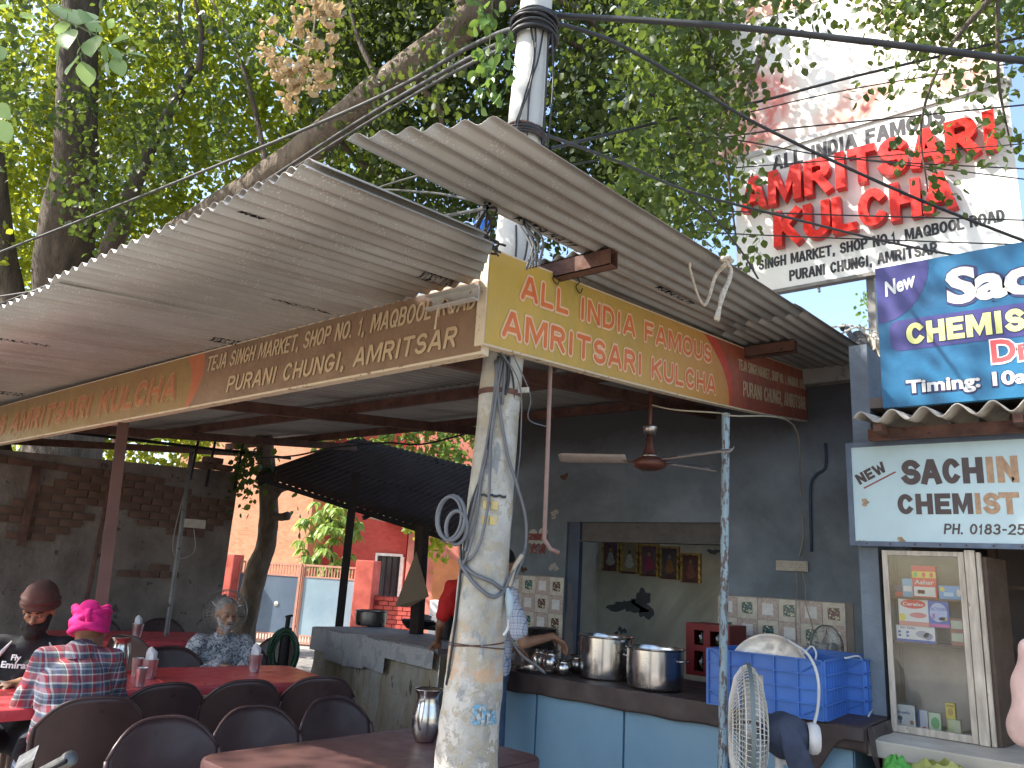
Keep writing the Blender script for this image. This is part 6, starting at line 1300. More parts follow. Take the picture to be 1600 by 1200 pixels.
pw([(-1.0, 1.54, .02), (-.4, 1.50, .012), (.3, 1.475, .01), (.8, 1.45, .012), (1.2, 1.46, .02), (.9, 1.445, .012), (.4, 1.42, .012), (-.2, 1.455, .012), (-.7, 1.51, .02), (-1.0, 1.55, .02)], .0075, m_gcable)
pw([(.9, 1.45, .012), (1.15, 1.52, .03), (1.5, 1.60, .06)], .006, m_gcable); pw([(1.05, 1.46, .02), (1.2, 1.53, .03), (1.4, 1.58, .05)], .009, mat('pale_rope', (.40, .33, .24), .95))
for (rx, rz_, cz, dx, r_) in [(.052, .085, 1.70, -.035, .0075), (.040, .062, 1.665, -.012, .008), (.048, .080, 1.70, -.045, .006)]:
    c0 = ponp(-1.0, cz, .035) ; ux_ = Vector((.78, .63, 0)); pts = [c0 + ux_ * (dx + rx * math.cos(a / 20 * 6.2832)) + Vector((0, 0, rz_ * math.sin(a / 20 * 6.2832))) + Vector((-.63, .78, 0)) * (-.03 + .015 * math.sin(a / 20 * 6.28 + rx * 90)) for a in range(21)]
    MB().tube(pts, r_, 7, cap=False).build('wire_coil', m_gcable, wi, smooth=True)
m_rag = mat('pale_blue_rag', (.34, .42, .44), .95, bmp=.6, bscale=60)
tag(MB().tube([ponp(.95, 1.455, .02), ponp(1.02, 1.42, .026), ponp(1.05, 1.38, .03), ponp(1.02, 1.345, .03)], [.006, .017, .015, .004], 10).build('rag_knot', m_rag, smooth=True), 'pale blue rag knotted on the pole under the grey wire loop', 'rag')
tag(MB().tube(catmull([ponp(1.0, 1.345, .03), ponp(.98, 1.31, .03), ponp(.85, 1.285, .025)], 4), [.004] * 4 + [.006] * 4 + [.004], 6).build('rag_tail', mat('white_rag', (.55, .54, .5), .95), smooth=True), 'thin white twist of cloth hanging below the rag', 'cloth')
# wires hanging right of the pole from the board
for pts, r_ in [([(-1.93, 2.20, 2.40), (-1.90, 2.32, 2.30), (-1.91, 2.36, 2.15), (-1.93, 2.38, 1.95), (-1.92, 2.39, 1.7)], .004), ([(-1.90, 2.22, 2.38), (-1.87, 2.34, 2.25), (-1.88, 2.38, 2.05), (-1.90, 2.40, 1.9), (-1.92, 2.38, 1.55), (-1.95, 2.40, 1.50)], .003), ([(-1.89, 2.3, 2.38), (-1.86, 2.4, 2.22), (-1.90, 2.45, 2.13), (-1.93, 2.62, 2.13)], .003)]:
    MB().tube(catmull(pts, 6), r_, 5).build('wire', m_cable if r_ > .003 else m_gcable, wi, smooth=True)
# wires up the upper shaft
for pts in [[(-.3, 4.02, .01), (.1, 3.8, .012), (-.25, 3.55, .012), (-.5, 3.40, .02), (.0, 3.22, .02), (.7, 3.05, .05)], [(.0, 4.02, .01), (.15, 3.85, .012), (.05, 3.65, .012), (-.35, 3.42, .02), (.2, 3.2, .02), (.8, 3.05, .03)], [(.55, 4.0, .01), (.35, 3.8, .012), (.08, 3.66, .012), (.1, 3.45, .012), (.3, 3.15, .012)], [(.75, 4.0, .02), (.95, 3.6, .02), (1.0, 3.3, .02), (.95, 3.0, .02)], [(.85, 4.0, .03), (1.0, 3.7, .05), (1.1, 3.3, .04), (1.0, 2.9, .03)], [(.0, 2.95, .01), (.1, 2.85, .012), (.12, 2.7, .012)], [(.6, 2.95, .02), (.5, 2.8, .02), (.1, 2.72, .03)]]: pw(pts, .0045, m_cable)
MB().box((-1.86, 2.27, 3.02), (-1.81, 2.32, 3.07)).build('brick_scrap', mat('orange_insulator', (.42, .13, .07), .6), wi)
# water bottle standing behind the board top, by the pole
m_pet = glassmat('clear_plastic', (.93, .97, .98), .05)
bt0 = (-1.970, 2.160, 2.791); wb = thing('water_bottle', 'clear plastic water bottle with blue label wedged above the board corner beside the pole', 'bottle', bt0)
MB().lathe([(.0, 0), (.03, 0), (.033, .01), (.030, .03), (.034, .045), (.030, .06), (.034, .07), (.034, .125), (.022, .155), (.013, .17), (.012, .185)], bt0, 24).build('bottle', m_pet, wb, smooth=True)
MB().lathe([(.0345, .07), (.0348, .071), (.0348, .112), (.0345, .113)], bt0, 24).build('label', mat('blue_label', (.03, .14, .50), .3), wb, smooth=True)
MB().lathe([(.0, .186), (.0135, .184), (.0135, .170), (.0, .170)][::-1], bt0, 16).build('cap', mat('blue_cap', (.05, .2, .55), .4), wb)
MB().box((bt0[0] - .05, 2.10, bt0[2] - .02), (bt0[0] + .04, 2.2, bt0[2])).build('bottle_shelf', m_galv, canopy)
# dry rope tied over the raised sheet's edge
m_rope = mat('frayed_jute', (.46, .38, .28), .95, col2=(.58, .50, .39), scale=60, bmp=1, bscale=160)
jr = thing('frayed_rope', 'frayed pale jute rags hanging from the raised sheet edge', 'rope', (-1.270, 2.988, 2.883))
def ragpts(L, w_): 
    for j in range(4):
        pts = catmull([Vector(p) + Vector((random.uniform(-.006, .006), random.uniform(-.006, .006), random.uniform(-.006, .006))) for p in L], 5)
        MB().tube(pts, [w_ * (1 + .4 * math.sin(i * .8 + j)) for i in range(len(pts))], 6).build('strand', m_rope, jr, smooth=True)
ragpts([(-1.268, 2.983, 2.887), (-1.262, 3.017, 2.847), (-1.260, 2.928, 2.706), (-1.260, 2.861, 2.577)], .007)
ragpts([(-1.262, 2.955, 2.863), (-1.300, 2.955, 2.817), (-1.330, 2.890, 2.661), (-1.360, 2.842, 2.790), (-1.360, 2.817, 2.839)], .004)
ragpts([(-1.262, 2.922, 2.869), (-1.262, 2.977, 2.901), (-1.262, 3.018, 2.892)], .008)

# ================================================================== overhead wires
POLE_T = Vector((-1.93, 2.42, 4.02))
def cable(lbl, pts, r_, sag=.0, mt=None, name='overhead_wire', sub=10, grp=None):
    P_ = [Vector(p) for p in pts]
    if len(P_) == 2:
        a, b = P_; P_ = [a.lerp(b, t) - Vector((0, 0, sag * 4 * t * (1 - t))) for t in (0, .25, .5, .75, 1)]
    o = MB().tube(catmull(P_, sub), r_, 6, cap=False).build(name, mt or m_cable, smooth=True); return tag(o, lbl, 'cable', grp)
PT0 = (-1.993, 2.560, 4.197); PT1 = (-2.015, 2.549, 4.177)
cable('thickest black service cable running level from the pole top to the upper right', [PT0, (-1.288, 2.805, 3.985), (-0.726, 3.051, 3.816), (-0.066, 3.385, 3.628)], .0145)
cable('black wire sloping from the pole top down across both red letter lines', [PT1, (-1.847, 2.937, 4.223), (-1.713, 3.559, 4.283), (-1.488, 4.157, 4.235), (-0.914, 5.083, 4.051), (-0.244, 5.962, 3.844)], .0105)
cable('black wire from the pole shoulder passing low over the white hoarding', [(-1.993, 2.511, 3.525), (-1.960, 3.152, 3.682), (-1.859, 3.865, 3.789), (-1.517, 4.654, 3.858), (-1.025, 5.571, 3.906), (-0.289, 6.686, 3.959)], .0085)
cable('twisted wire rising from behind the pole to the right edge above the hoarding', [(-2.437, 3.212, 3.938), (-2.186, 4.153, 4.544), (-1.796, 4.761, 4.885), (-1.191, 5.070, 5.044), (-0.086, 5.627, 5.287)], .0105)
cable('thin wire rising right across the red print of the upper hoarding', [(-2.018, 4.952, 4.968), (-1.266, 5.372, 5.153), (-0.112, 5.995, 5.319)], .005)
cable('wire crossing just under the food hoarding edge', [(-2.796, 3.768, 4.194), (-1.919, 4.848, 4.716), (-1.164, 5.301, 4.809), (-0.140, 5.846, 4.881)], .006)
cable('thin wire crossing the grey top line of the hoarding, down to the right', [(-2.461, 4.291, 4.660), (-1.960, 4.828, 4.673), (-1.300, 5.277, 4.535), (-0.194, 6.064, 4.483)], .005)
cable('thin wire rising from the middle of the hoarding to the right edge', [(-1.989, 4.868, 4.478), (-1.300, 5.277, 4.535), (-0.172, 6.018, 4.679)], .0045)
cable('thin wire falling from the middle of the hoarding to the right edge', [(-1.300, 5.277, 4.535), (-0.757, 5.617, 4.445), (-0.195, 5.858, 4.293)], .0045)
cable('straight level wire across the lower line of raised red letters', [(-2.277, 4.735, 4.160), (-1.308, 5.398, 4.143), (-0.231, 6.144, 4.138)], .0055)
cable('level wire across the foot of the white hoarding', [(-2.330, 4.741, 4.004), (-1.468, 5.320, 3.977), (-0.250, 6.184, 3.969)], .005)
cable('thin wire sloping down from the crown to the rag on the raised sheet', [(-1.944, 4.042, 3.850), (-1.834, 4.173, 3.724), (-1.730, 4.317, 3.540), (-1.669, 4.416, 3.387)], .006)
cable('upper black cable running left from the pole top along the big limb', [(-2.032, 2.434, 4.077), (-2.604, 2.672, 4.367), (-4.096, 3.061, 4.751), (-7.114, 3.064, 4.946), (-9.842, 2.430, 4.548)], .013)
cable('lower black cable pair running left from the pole under the limb', [(-2.036, 2.442, 4.042), (-2.733, 2.712, 4.330), (-4.108, 3.086, 4.643), (-5.856, 3.262, 4.625), (-6.619, 3.206, 4.518), (-7.963, 2.976, 4.305), (-9.674, 2.503, 3.921)], .013)
cable('third black cable hanging close under the lower pair', [(-2.039, 2.448, 4.018), (-2.862, 2.744, 4.317), (-4.113, 3.097, 4.597), (-5.595, 3.228, 4.566), (-6.713, 3.173, 4.385), (-8.133, 2.892, 4.136), (-9.657, 2.468, 4.070)], .010)
cable('slack black wire seen just above the far left roof edge', [(-6.285, 3.239, 4.435), (-6.176, 3.300, 4.521), (-6.231, 3.323, 4.310), (-7.521, 3.118, 4.160), (-9.219, 2.396, 3.754)], .007)
cable('black wire entering from the left gap to the bottle beside the pole', [(-1.657, 1.838, 2.747), (-2.228, 2.213, 3.030), (-2.919, 2.610, 3.348), (-4.267, 3.105, 3.768)], .007)
cable('second black wire through the gap above the left roof corner', [(-1.650, 1.839, 2.763), (-2.712, 2.493, 3.409), (-4.088, 3.144, 4.098), (-5.861, 3.535, 4.589)], .006)
cable('thin black wire descending in the gap between the roofs', [(-2.035, 2.395, 3.364), (-2.724, 2.675, 3.641), (-3.725, 3.071, 4.008), (-4.395, 3.272, 4.164)], .006)
for k in range(9):
    a = random.uniform(-.8, .8); cable('black wire end looped in the bundle beside the bottle', catmull([(-1.691, 1.869, 2.770), tuple(Vector((-1.740, 1.899, 2.758)) + Vector((random.uniform(-.05, .05), random.uniform(-.02, .04), random.uniform(-.04, .06)))), tuple(Vector((-1.765, 1.898, 2.701)) + Vector((random.uniform(-.04, .05), .02, random.uniform(-.06, .03)))), tuple(Vector((-1.719, 1.949, 2.659)) + Vector((random.uniform(-.03, .05), .03, random.uniform(-.03, .03))))], 3), .0045, sub=3, grp='wire ends bundled beside the bottle')
for k in range(6):
    cable('grey wire bent over the board top beside the pole', [tuple(Vector((-1.718, 2.093, 2.834)) + Vector((random.uniform(-.04, .05), 0, random.uniform(-.02, .05)))), tuple(Vector((-1.656, 2.113, 2.721)) + Vector((random.uniform(-.03, .04), 0, random.uniform(-.03, .02)))), tuple(Vector((-1.666, 2.067, 2.634)) + Vector((random.uniform(-.02, .06), 0.03, -.02)))], .005, mt=m_gcable, grp='wires bent over the board top')
cable('drooping black wire in the gap between the two roofs', [(-7.429, 4.764, 2.582), (-7.013, 4.958, 2.620), (-6.599, 5.134, 2.710), (-6.165, 5.461, 2.795), (-5.846, 5.718, 2.806), (-5.431, 6.008, 2.955)], .010)
cable('thin wire sloping across the red house wall', [(-10.838, 9.321, 2.926), (-9.572, 9.218, 2.319), (-8.407, 8.966, 1.923)], .012)

# ================================================================== ceiling fan
cf = thing('ceiling_fan', 'dusty brown ceiling fan hanging under the canopy before the shop wall', 'fan', (-2.13, 3.9, 2.25))
m_fan = mat('brown_fan_enamel', (.13, .05, .035), .35, .3, scale=8, bmp=.1); m_fanbl = mat('dusty_fan_blade', (.36, .31, .27), .6, scale=6, patch=(.6, (.24, .19, .16))); m_chr = mat('dull_chrome', (.5, .45, .4), .3, .9)
fc = Vector((-2.13, 3.9, 2.175))
MB().tube([fc + Vector((0, 0, .05)), fc + Vector((0, 0, .56))], .012, 10).build('down_rod', m_fan, cf, smooth=True)
MB().lathe([(0, .205), (.012, .20), (.028, .185), (.043, .235), (.040, .24), (.0, .24)], fc - Vector((0, 0, .03)), 24).build('canopy_cup', m_chr, cf, smooth=True)
MB().lathe([(0, -.045), (.05, -.043), (.09, -.028), (.10, -.005), (.088, .014), (.05, .03), (.04, .05), (.022, .10), (.018, .16), (.0, .165)], fc, 32).build('motor', m_fan, cf, smooth=True)
MB().lathe([(.0505, .031), (.053, .034), (.052, .038), (.042, .045)], fc, 24).build('trim_ring', m_chr, cf, smooth=True)
for k, ang in enumerate((195, 75, -12)):
    a = R(ang); u_ = Vector((math.cos(a), math.sin(a), 0)); s_ = Vector((-math.sin(a), math.cos(a), 0))
    def bf(u, v): 
        L_ = .13 + .42 * u; W_ = (.055 + .012 * u) * (1 - .6 * max(0, u - .93) / .07)
        return fc + u_ * L_ + s_ * W_ * (v - .5) * 2 + Vector((0, 0, .02 + .018 * (v - .5) * 2 - .012 * math.sin(math.pi * v) + .01 * u))
    MB().grid(bf, 12, 5).build('blade', m_fanbl, cf, smooth=True, solid=.002)
    MB().beam(fc + u_ * .07 + Vector((0, 0, .0)), fc + u_ * .19 + Vector((0, 0, .02)), .03, .004).build('blade_bracket', m_fan, cf)
tag(MB().tube(catmull([fc + Vector((.0, 0, .34)), (-1.98, 3.92, 2.475), (-1.75, 3.98, 2.45), (-1.70, 4.03, 2.44), (-1.674, 5.000, 2.568), (-1.926, 5.850, 2.277), (-1.919, 5.870, 1.947), (-1.955, 5.875, 1.76)], 6), .005, 5).build('hanging_flex', mat('cream_flex', (.42, .36, .26), .8), smooth=True), 'cream flex running from the ceiling fan down the wall to the socket board', 'cord')
# wall socket board and conduit
socketboard('socket_board', 'old cream socket board with three sockets on the blue shop wall', (-2.13, WY - .0, 1.655), .235, .075, (1, 0, 0), (0, -1, 0), 3)
tag(MB().tube(catmull([(-1.74, WY - .015, 2.6), (-1.745, WY - .015, 2.42), (-1.82, WY - .015, 2.36), (-1.86, WY - .015, 2.25), (-1.87, WY - .015, 1.8)], 5), .011, 8).build('conduit', m_bluedk, smooth=True), 'painted conduit bent down the shop wall right of the pipe post', 'conduit')
for dx in (0, .04): tag(MB().tube(catmull([(-1.975 + dx, 5.865, 1.66), (-1.97 + dx * 1.5, 5.85, 1.55), (-1.985 + dx * 1.8, 5.86, 1.42), (-1.97 + dx * 3, 5.8, 1.24), (-1.90 + dx, 5.6, 1.1)], 6), .004, 5).build('loose_cord', MATS['pale_rope'] if dx else m_cord, smooth=True), 'thin cord dropping from the three-socket board over the tiles' if not dx else 'pale thin cord beside it dropping from the three-socket board', 'cord')
# stickers torn on the wall
st = thing('torn_sticker', 'torn maroon and silver sticker on the blue wall left of the serving doorway', 'sticker', (-4.3, WY - .01, 1.72))
q = (-4.384, 5.896, 1.815); m_mar = mat('maroon_print', (.20, .05, .05), .6, scale=30, patch=(.58, (.40, .37, .34))); m_sil = mat('silver_print', (.45, .44, .42), .4, scale=20)
cx, cz = q[0], q[2]
def stk(x0, x1, z0, z1, mt, k): MB().grid(lambda u, v: (cx + x0 + (x1 - x0) * u, WY - .002 - .0015 * k, cz + z0 + (z1 - z0) * v + (.012 * math.sin(u * 25) * (1 - v) if k else 0)), 12, 3).build('sticker_piece', mt, st)
stk(-.11, .11, .02, .085, m_mar, 1); stk(-.105, .105, -.01, .02, m_sil, 2); stk(-.085, .095, -.03, -.01, m_mar, 1); stk(-.08, -.01, -.10, -.03, m_mar, 1); stk(.02, .09, -.10, -.03, m_mar, 1)
blob([(cx - .06 + .05 * math.cos(a / 8 * math.pi), cz + .09 + .035 * math.sin(a / 8 * math.pi)) for a in range(16)], WY - .003, m_sil, 'sticker_piece', st); blob([(cx + .06 + .055 * math.cos(a / 8 * math.pi), cz + .095 + .045 * math.sin(a / 8 * math.pi)) for a in range(16)], WY - .003, m_sil, 'sticker_piece', st)
# framed pictures in the inner room
m_gold = mat('gilt_frame', (.62, .40, .12), .3, .6, scale=10); m_brnf = mat('brown_frame', (.13, .05, .03), .4)
def printmat(name, cols, sc): 
    m, nt, pb, out = nmat(name); v = texco(nt, 'Object'); n_ = len(cols)
    nt.links.new(ramp(nt, tnoise(nt, v, sc, 3, .6, .8), [(.32 + .36 * i / max(1, n_ - 1), c_) for i, c_ in enumerate(cols)]), pb.inputs['Base Color']); pb.inputs['Roughness'].default_value = .2; return m
prs = [((.10, .03, .04), (.18, .10, .12), (.05, .04, .08)), ((.30, .25, .14), (.36, .30, .16), (.22, .18, .10)), ((.05, .09, .07), (.25, .10, .12), (.12, .16, .18)), ((.14, .07, .05), (.10, .10, .12), (.18, .12, .07)), ((.14, .05, .06), (.18, .09, .07), (.08, .06, .09))]
figc = [((.40, .38, .34), (.45, .22, .06)), ((.55, .54, .50), (.12, .08, .07)), ((.40, .06, .12), (.35, .25, .15)), ((.30, .15, .06), (.25, .22, .24)), ((.28, .10, .08), (.25, .2, .15))]
desc = ['first framed picture from the left with a round orange shape', 'framed picture of a pale seated shape on olive ground', 'middle framed picture in crimson and green', 'fourth framed picture in dull orange, second from the right', 'rightmost framed picture in dull maroon, hung slightly lower']
for k in range(5):
    x = -4.59 + .235 * k; zt_ = 1.945 - .018 * k - (.045 if k == 4 else 0); h_ = .33 if k < 4 else .29; wf_ = .215
    fr_ = thing('framed_picture', desc[k] + ' on the cream inner wall', 'picture', (x, 7.38, zt_), group='row of framed pictures')
    mb = MB(); yy = 7.375
    for (a, b, c_, d_) in [(x, x + .02, zt_ - h_, zt_), (x + wf_ - .02, x + wf_, zt_ - h_, zt_), (x + .02, x + wf_ - .02, zt_ - .02, zt_)]: mb.box((a, yy - .02, c_), (b, yy + .02, d_))
    mb.build('frame', m_gold, fr_); MB().box((x + .02, yy - .018, zt_ - h_), (x + wf_ - .02, yy + .02, zt_ - h_ + .02)).build('frame_bottom', m_brnf, fr_)
    MB().box((x + .02, yy - .006, zt_ - h_ + .02), (x + wf_ - .02, yy + .01, zt_ - .02)).build('print', printmat('print_%d' % k, prs[k], 22), fr_)
    mf = mat('fig_a%d' % k, figc[k][0], .3, scale=40, var=.3, bmp=0); mg = mat('fig_b%d' % k, figc[k][1], .3, scale=40, var=.3, bmp=0); cxx = x + wf_ / 2; czz = zt_ - h_ * .55
    blob([(cxx + .055 * math.cos(a / 7 * math.pi) * (1.2 if a > 7 else .7), czz - .02 + .075 * math.sin(a / 7 * math.pi)) for a in range(14)], yy - .0075, mf, 'printed_figure', fr_)
    blob([(cxx + .02 * math.cos(a / 6 * math.pi), czz + .075 + .022 * math.sin(a / 6 * math.pi)) for a in range(12)], yy - .0085, mg, 'printed_head', fr_)
socketboard('switch_box', 'small cream switch box on the cream inner wall left of the pictures', (-4.70 + .0, 7.38, 1.62), .11, .17, (1, 0, 0), (0, -1, 0), 1)


# ================================================================== service counter in front of the doorway
m_cpanel = mat('light_blue_panel', (.17, .30, .40), .5, scale=1.6, var=.1, stain=(.20, .32, .40), bmp=.2, patch=(.70, (.10, .17, .23), 5))
m_cloth = mat('brown_rexine', (.045, .030, .028), .55, col2=(.065, .045, .040), scale=5, bmp=.25, bscale=14, bdist=.01)
ct = thing('service_counter', 'light blue panelled counter covered with dark brown cloth', 'counter', (-2.4, 4.6, 0))
MB().box((-3.40, 4.26, 0), (-1.18, 5.0, .86)).build('carcass', m_cpanel, ct)
for a, b in ((-3.40, -3.10), (-3.094, -2.46), (-2.454, -1.82), (-1.814, -1.18)): MB().box((a + .004, 4.238, .02), (b - .004, 4.26, .85)).build('front_panel', m_cpanel, ct, bevel=.004)
def cl(u, v):
    x = -3.44 + 2.34 * u
    if v < .5: return (x, 5.05 - (5.05 - 4.20) * v * 2, .895 + .003 * math.sin(x * 9))
    k = (v - .5) * 2; dr = .115 + .003 * math.sin(x * 5) + .003 * math.sin(x * 17)
    return (x, 4.20 - .008 - .006 * math.sin(x * 23) * k, .893 - dr * k)
MB().grid(cl, 90, 16).build('tablecloth', m_cloth, ct, smooth=True, solid=.002, auto=40)
def cl2(u, v): 
    y = 4.18 + .95 * u; dr = .10 + .16 * (math.sin(u * 5.2 + .4) ** 2) + .12 * max(0, math.sin(u * 9))
    return (-1.095 + .02 * math.sin(u * 20) * v + .015 * v, y, .893 - dr * v)
MB().grid(cl2, 40, 12).build('cloth_end', m_cloth, ct, smooth=True, solid=.002)
def cl3(u, v): return (-1.55 + .44 * u, 4.185 - .008 - .012 * math.sin(u * 9) * v, .89 - (.06 + .20 * math.sin(math.pi * min(1, u * 1.1 + .1)) ** 2) * v)
MB().grid(cl3, 30, 12).build('cloth_fold', m_cloth, ct, smooth=True, solid=.002)
MB().box((-3.395, 4.242, .0), (-1.185, 4.26, .02)).build('kick_board', m_bluedk, ct)
CT = .898
q = (-2.759, 4.450, 0.900); pot('steel_pot', 'large shiny steel cooking pot, left of the two on the brown counter', (-2.755, 4.50, CT), .175, .262, m_steel, 'large steel pots on the counter')
pot('steel_pot', 'large shiny steel cooking pot, right of the two and nearer the pipe post', (-2.345, 4.40, CT), .172, .232, m_steel, 'large steel pots on the counter')
# lotas, plates, tray
def lota(lbl, c, s_=1.0, grp='small steel vessels on the counter'):
    t = thing('steel_lota', lbl, 'vessel', c, group=grp)
    MB().lathe([(.0, .002), (.030 * s_, .0), (.040 * s_, .012 * s_), (.050 * s_, .035 * s_), (.050 * s_, .055 * s_), (.038 * s_, .078 * s_), (.034 * s_, .084 * s_), (.044 * s_, .098 * s_), (.046 * s_, .100 * s_), (.034 * s_, .088 * s_), (.03 * s_, .05 * s_), (.0, .012)], c, 28).build('vessel_body', m_steel, t, smooth=True)
    return t
lota('steel lota directly beside the left pot, the frontmost small one', (-2.985, 4.36, CT), .95); lota('steel lota behind the front small one, touching the left pot', (-3.01, 4.56, CT), 1.15); lota('biggest steel lota, in the middle between plates and pot', (-3.13, 4.42, CT), 1.35); lota('ridged steel lota under the hand of the checked-shirt worker', (-3.27, 4.50, CT), 1.3)
tag(MB().lathe([(.0, .003), (.15, .003), (.16, .018), (.163, .018), (.155, 0), (0, 0)], (-3.20, 4.38, CT), 36).build('steel_tray', m_steel, smooth=True, auto=40), 'flat round steel tray under the small lotas', 'tray')
for k in range(24):
    o = MB().lathe([(.0, .0), (.085, .0), (.115, .010), (.122, .010), (.122, .0115), (.113, .0125), (.083, .003), (0, .003)], (0, 0, 0), 28).build('steel_plate', m_steeldk, smooth=True) if k == 0 else o.copy()
    if k: COL.objects.link(o)
    o.location = (-3.36 + random.uniform(-.004, .004), 4.62 + random.uniform(-.004, .004), CT + .0106 * k)
    tag(o, 'steel plate in the tall stack behind the forearm of the checked-shirt worker' if k < 23 else 'topmost plate of the tall stack behind the worker\'s forearm', 'plate', 'stack of steel plates on the counter')
# red crate of bottles behind the pots
m_redcrate = mat('red_plastic', (.22, .015, .015), .45, scale=5, bmp=.05); m_bottle = glassmat('green_glass', (.45, .55, .42), .05)
rc = thing('bottle_crate', 'red plastic bottle crate standing on end behind the right pot', 'crate', (-2.42, 5.2, .9)); x0, x1, y0, y1, z0, z1 = -2.57, -2.27, 5.3, 5.60, .9, 1.25
mb = MB(); mb.box((x0, y0, z0), (x0 + .05, y0 + .012, z1)); mb.box((x0 + .12, y0, z0), (x0 + .17, y0 + .012, z1)); mb.box((x0 + .25, y0, z0), (x1, y0 + .012, z1)); mb.box((x0, y0 + .001, z1 - .045), (x1, y0 + .013, z1)); mb.box((x0, y0 + .001, z0 + .165), (x1, y0 + .013, z0 + .205)); mb.box((x0, y0 + .001, z0), (x1, y0 + .013, z0 + .03)); mb.box((x0, y1 - .012, z0), (x1, y1, z1)); mb.box((x0 - .012, y0, z0), (x0, y1, z1)); mb.box((x1, y0, z0), (x1 + .012, y1, z1)); mb.box((x0, y0 + .013, z0 + .001), (x1, y1 - .012, z0 + .012)); mb.box((x0, y0 + .013, z1 - .012), (x1, y1 - .012, z1 - .001)); o = mb.build('crate_frame', m_redcrate, rc)
for k, (bx_, bz_) in enumerate([(x0 + .085, z0 + .032), (x0 + .21, z0 + .032), (x0 + .085, z0 + .207), (x0 + .21, z0 + .207)]):
    c = (bx_, y0 + .05, bz_); o = MB().lathe([(0, 0), (.027, 0), (.029, .01), (.029, .07), (.015, .10), (.011, .125), (0, .126)], c, 14).build('glass_bottle', m_bottle, smooth=True); tag(o, ['dark glass bottle in the lower left cell of the red crate', 'dark glass bottle in the lower right cell of the red crate', 'dark glass bottle in the upper left cell of the red crate', 'dark glass bottle in the upper right cell of the red crate'][k], 'bottle', 'bottles in the red crate')
# blue plastic crates
m_bcrate = mat('blue_crate_plastic', (.05, .14, .42), .42, col2=(.07, .19, .52), scale=3, var=.1, bmp=.05, bscale=40, stain=(.08, .14, .36))
def crate(lbl, o, L_, W_, H_, rz):
    t = local('blue_crate', lbl, 'crate', o, rz, 'blue crates at the counter end')
    th = .006
    def wall(name, p, ux, nx, ln, nribs):
        ux, nx = Vector(ux), Vector(nx); p = Vector(p)
        MB().obox(p, ux * ln, nx * th, (0, 0, H_)).build('crate_side', m_bcrate, t, shift=False)
        mb = MB()
        for k in range(5): mb.obox(p - nx * .013 + Vector((0, 0, (H_ - .006) * k / 4)), ux * ln, nx * .0132, (0, 0, .006))
        for k in range(nribs + 1): mb.obox(p - nx * .0125 + ux * ((ln - .006) * k / nribs) + Vector((0, 0, .0002)), ux * .006, nx * .0126, (0, 0, H_ - .0005))
        ob = mb.build('crate_rib', m_bcrate, t, shift=False); ob['kind'] = 'stuff'
    wall('a', (0, 0, 0), (1, 0, 0), (0, 1, 0), L_, 5); wall('b', (L_, W_, 0), (-1, 0, 0), (0, -1, 0), L_, 5)
    wall('c', (L_, 0, 0), (0, 1, 0), (-1, 0, 0), W_, 8); wall('d', (0, W_, 0), (0, -1, 0), (1, 0, 0), W_, 8)
    MB().box((.002, .002, .0), (L_ - .002, W_ - .002, .006)).build('crate_floor', m_bcrate, t, shift=False)
    for s_ in (0, 1):   # corner struts at the ends of the long face
        xx = .05 if s_ == 0 else L_ - .05
        MB().tube([(xx + (.05 if s_ == 0 else -.05), -.006, .02), (xx - (.04 if s_ == 0 else -.04), -.006, H_ * .22)], .004, 5).build('corner_strut', m_bcrate, t, shift=False)
        MB().tube([(xx + (.05 if s_ == 0 else -.05), -.006, H_ * .78), (xx - (.04 if s_ == 0 else -.04), -.006, H_ - .01)], .004, 5).build('corner_strut', m_bcrate, t, shift=False)
    return t
crate('blue ribbed plastic crate at the front of the counter end, long side to the street', (-1.885, 4.14, .897), .60, .40, .285, R(1.5))
crate('blue ribbed plastic crate standing behind the front one, nearer the wall', (-1.80, 4.57, .897), .60, .45, .28, R(0))
tag(MB().lathe([(.0, .0), (.20, .0), (.225, .012), (.24, .016), (.243, .014), (.226, .004), (.205, -.008), (0, -.004)], (-1.618, 4.300, 1.041), 48, axis=(-.08, -.95, .28)).build('steel_thali', mat('scratched_steel', (.40, .39, .38), .40, .85, scale=8), smooth=True, auto=40), 'large round steel tray leaning upright inside the front blue crate', 'tray')
# white cables over the crates
m_wc = mat('white_cable', (.62, .61, .58), .45, bmp=0)
tag(MB().tube(catmull([(-1.474, 4.200, 1.260), (-1.345, 4.120, 1.206), (-1.293, 4.100, 1.099), (-1.285, 4.050, 0.958), (-1.303, 3.950, 0.824), (-1.278, 3.750, 0.793)], 8), .0075, 8).build('white_cable', m_wc, smooth=True), 'white cable hanging in a bow over the front blue crate to the fan', 'cable')
tag(MB().tube(catmull([(-1.250, 4.412, 1.186), (-1.220, 4.597, 1.182), (-1.210, 4.620, 1.046), (-1.200, 4.725, 0.943), (-1.180, 4.520, 0.885), (-1.150, 4.500, 0.770)], 8), .005, 8).build('white_cable', m_wc, smooth=True), 'thinner white cable trailing over the end of the rear blue crate', 'cable')
tag(MB().tube(catmull([(-1.427, 4.300, 1.191), (-1.383, 4.300, 1.234), (-1.361, 4.300, 1.204), (-1.366, 4.300, 1.160)], 6), .005, 6).build('white_cable', m_wc, smooth=True), 'short white wire loop at the corner of the front blue crate', 'cable')

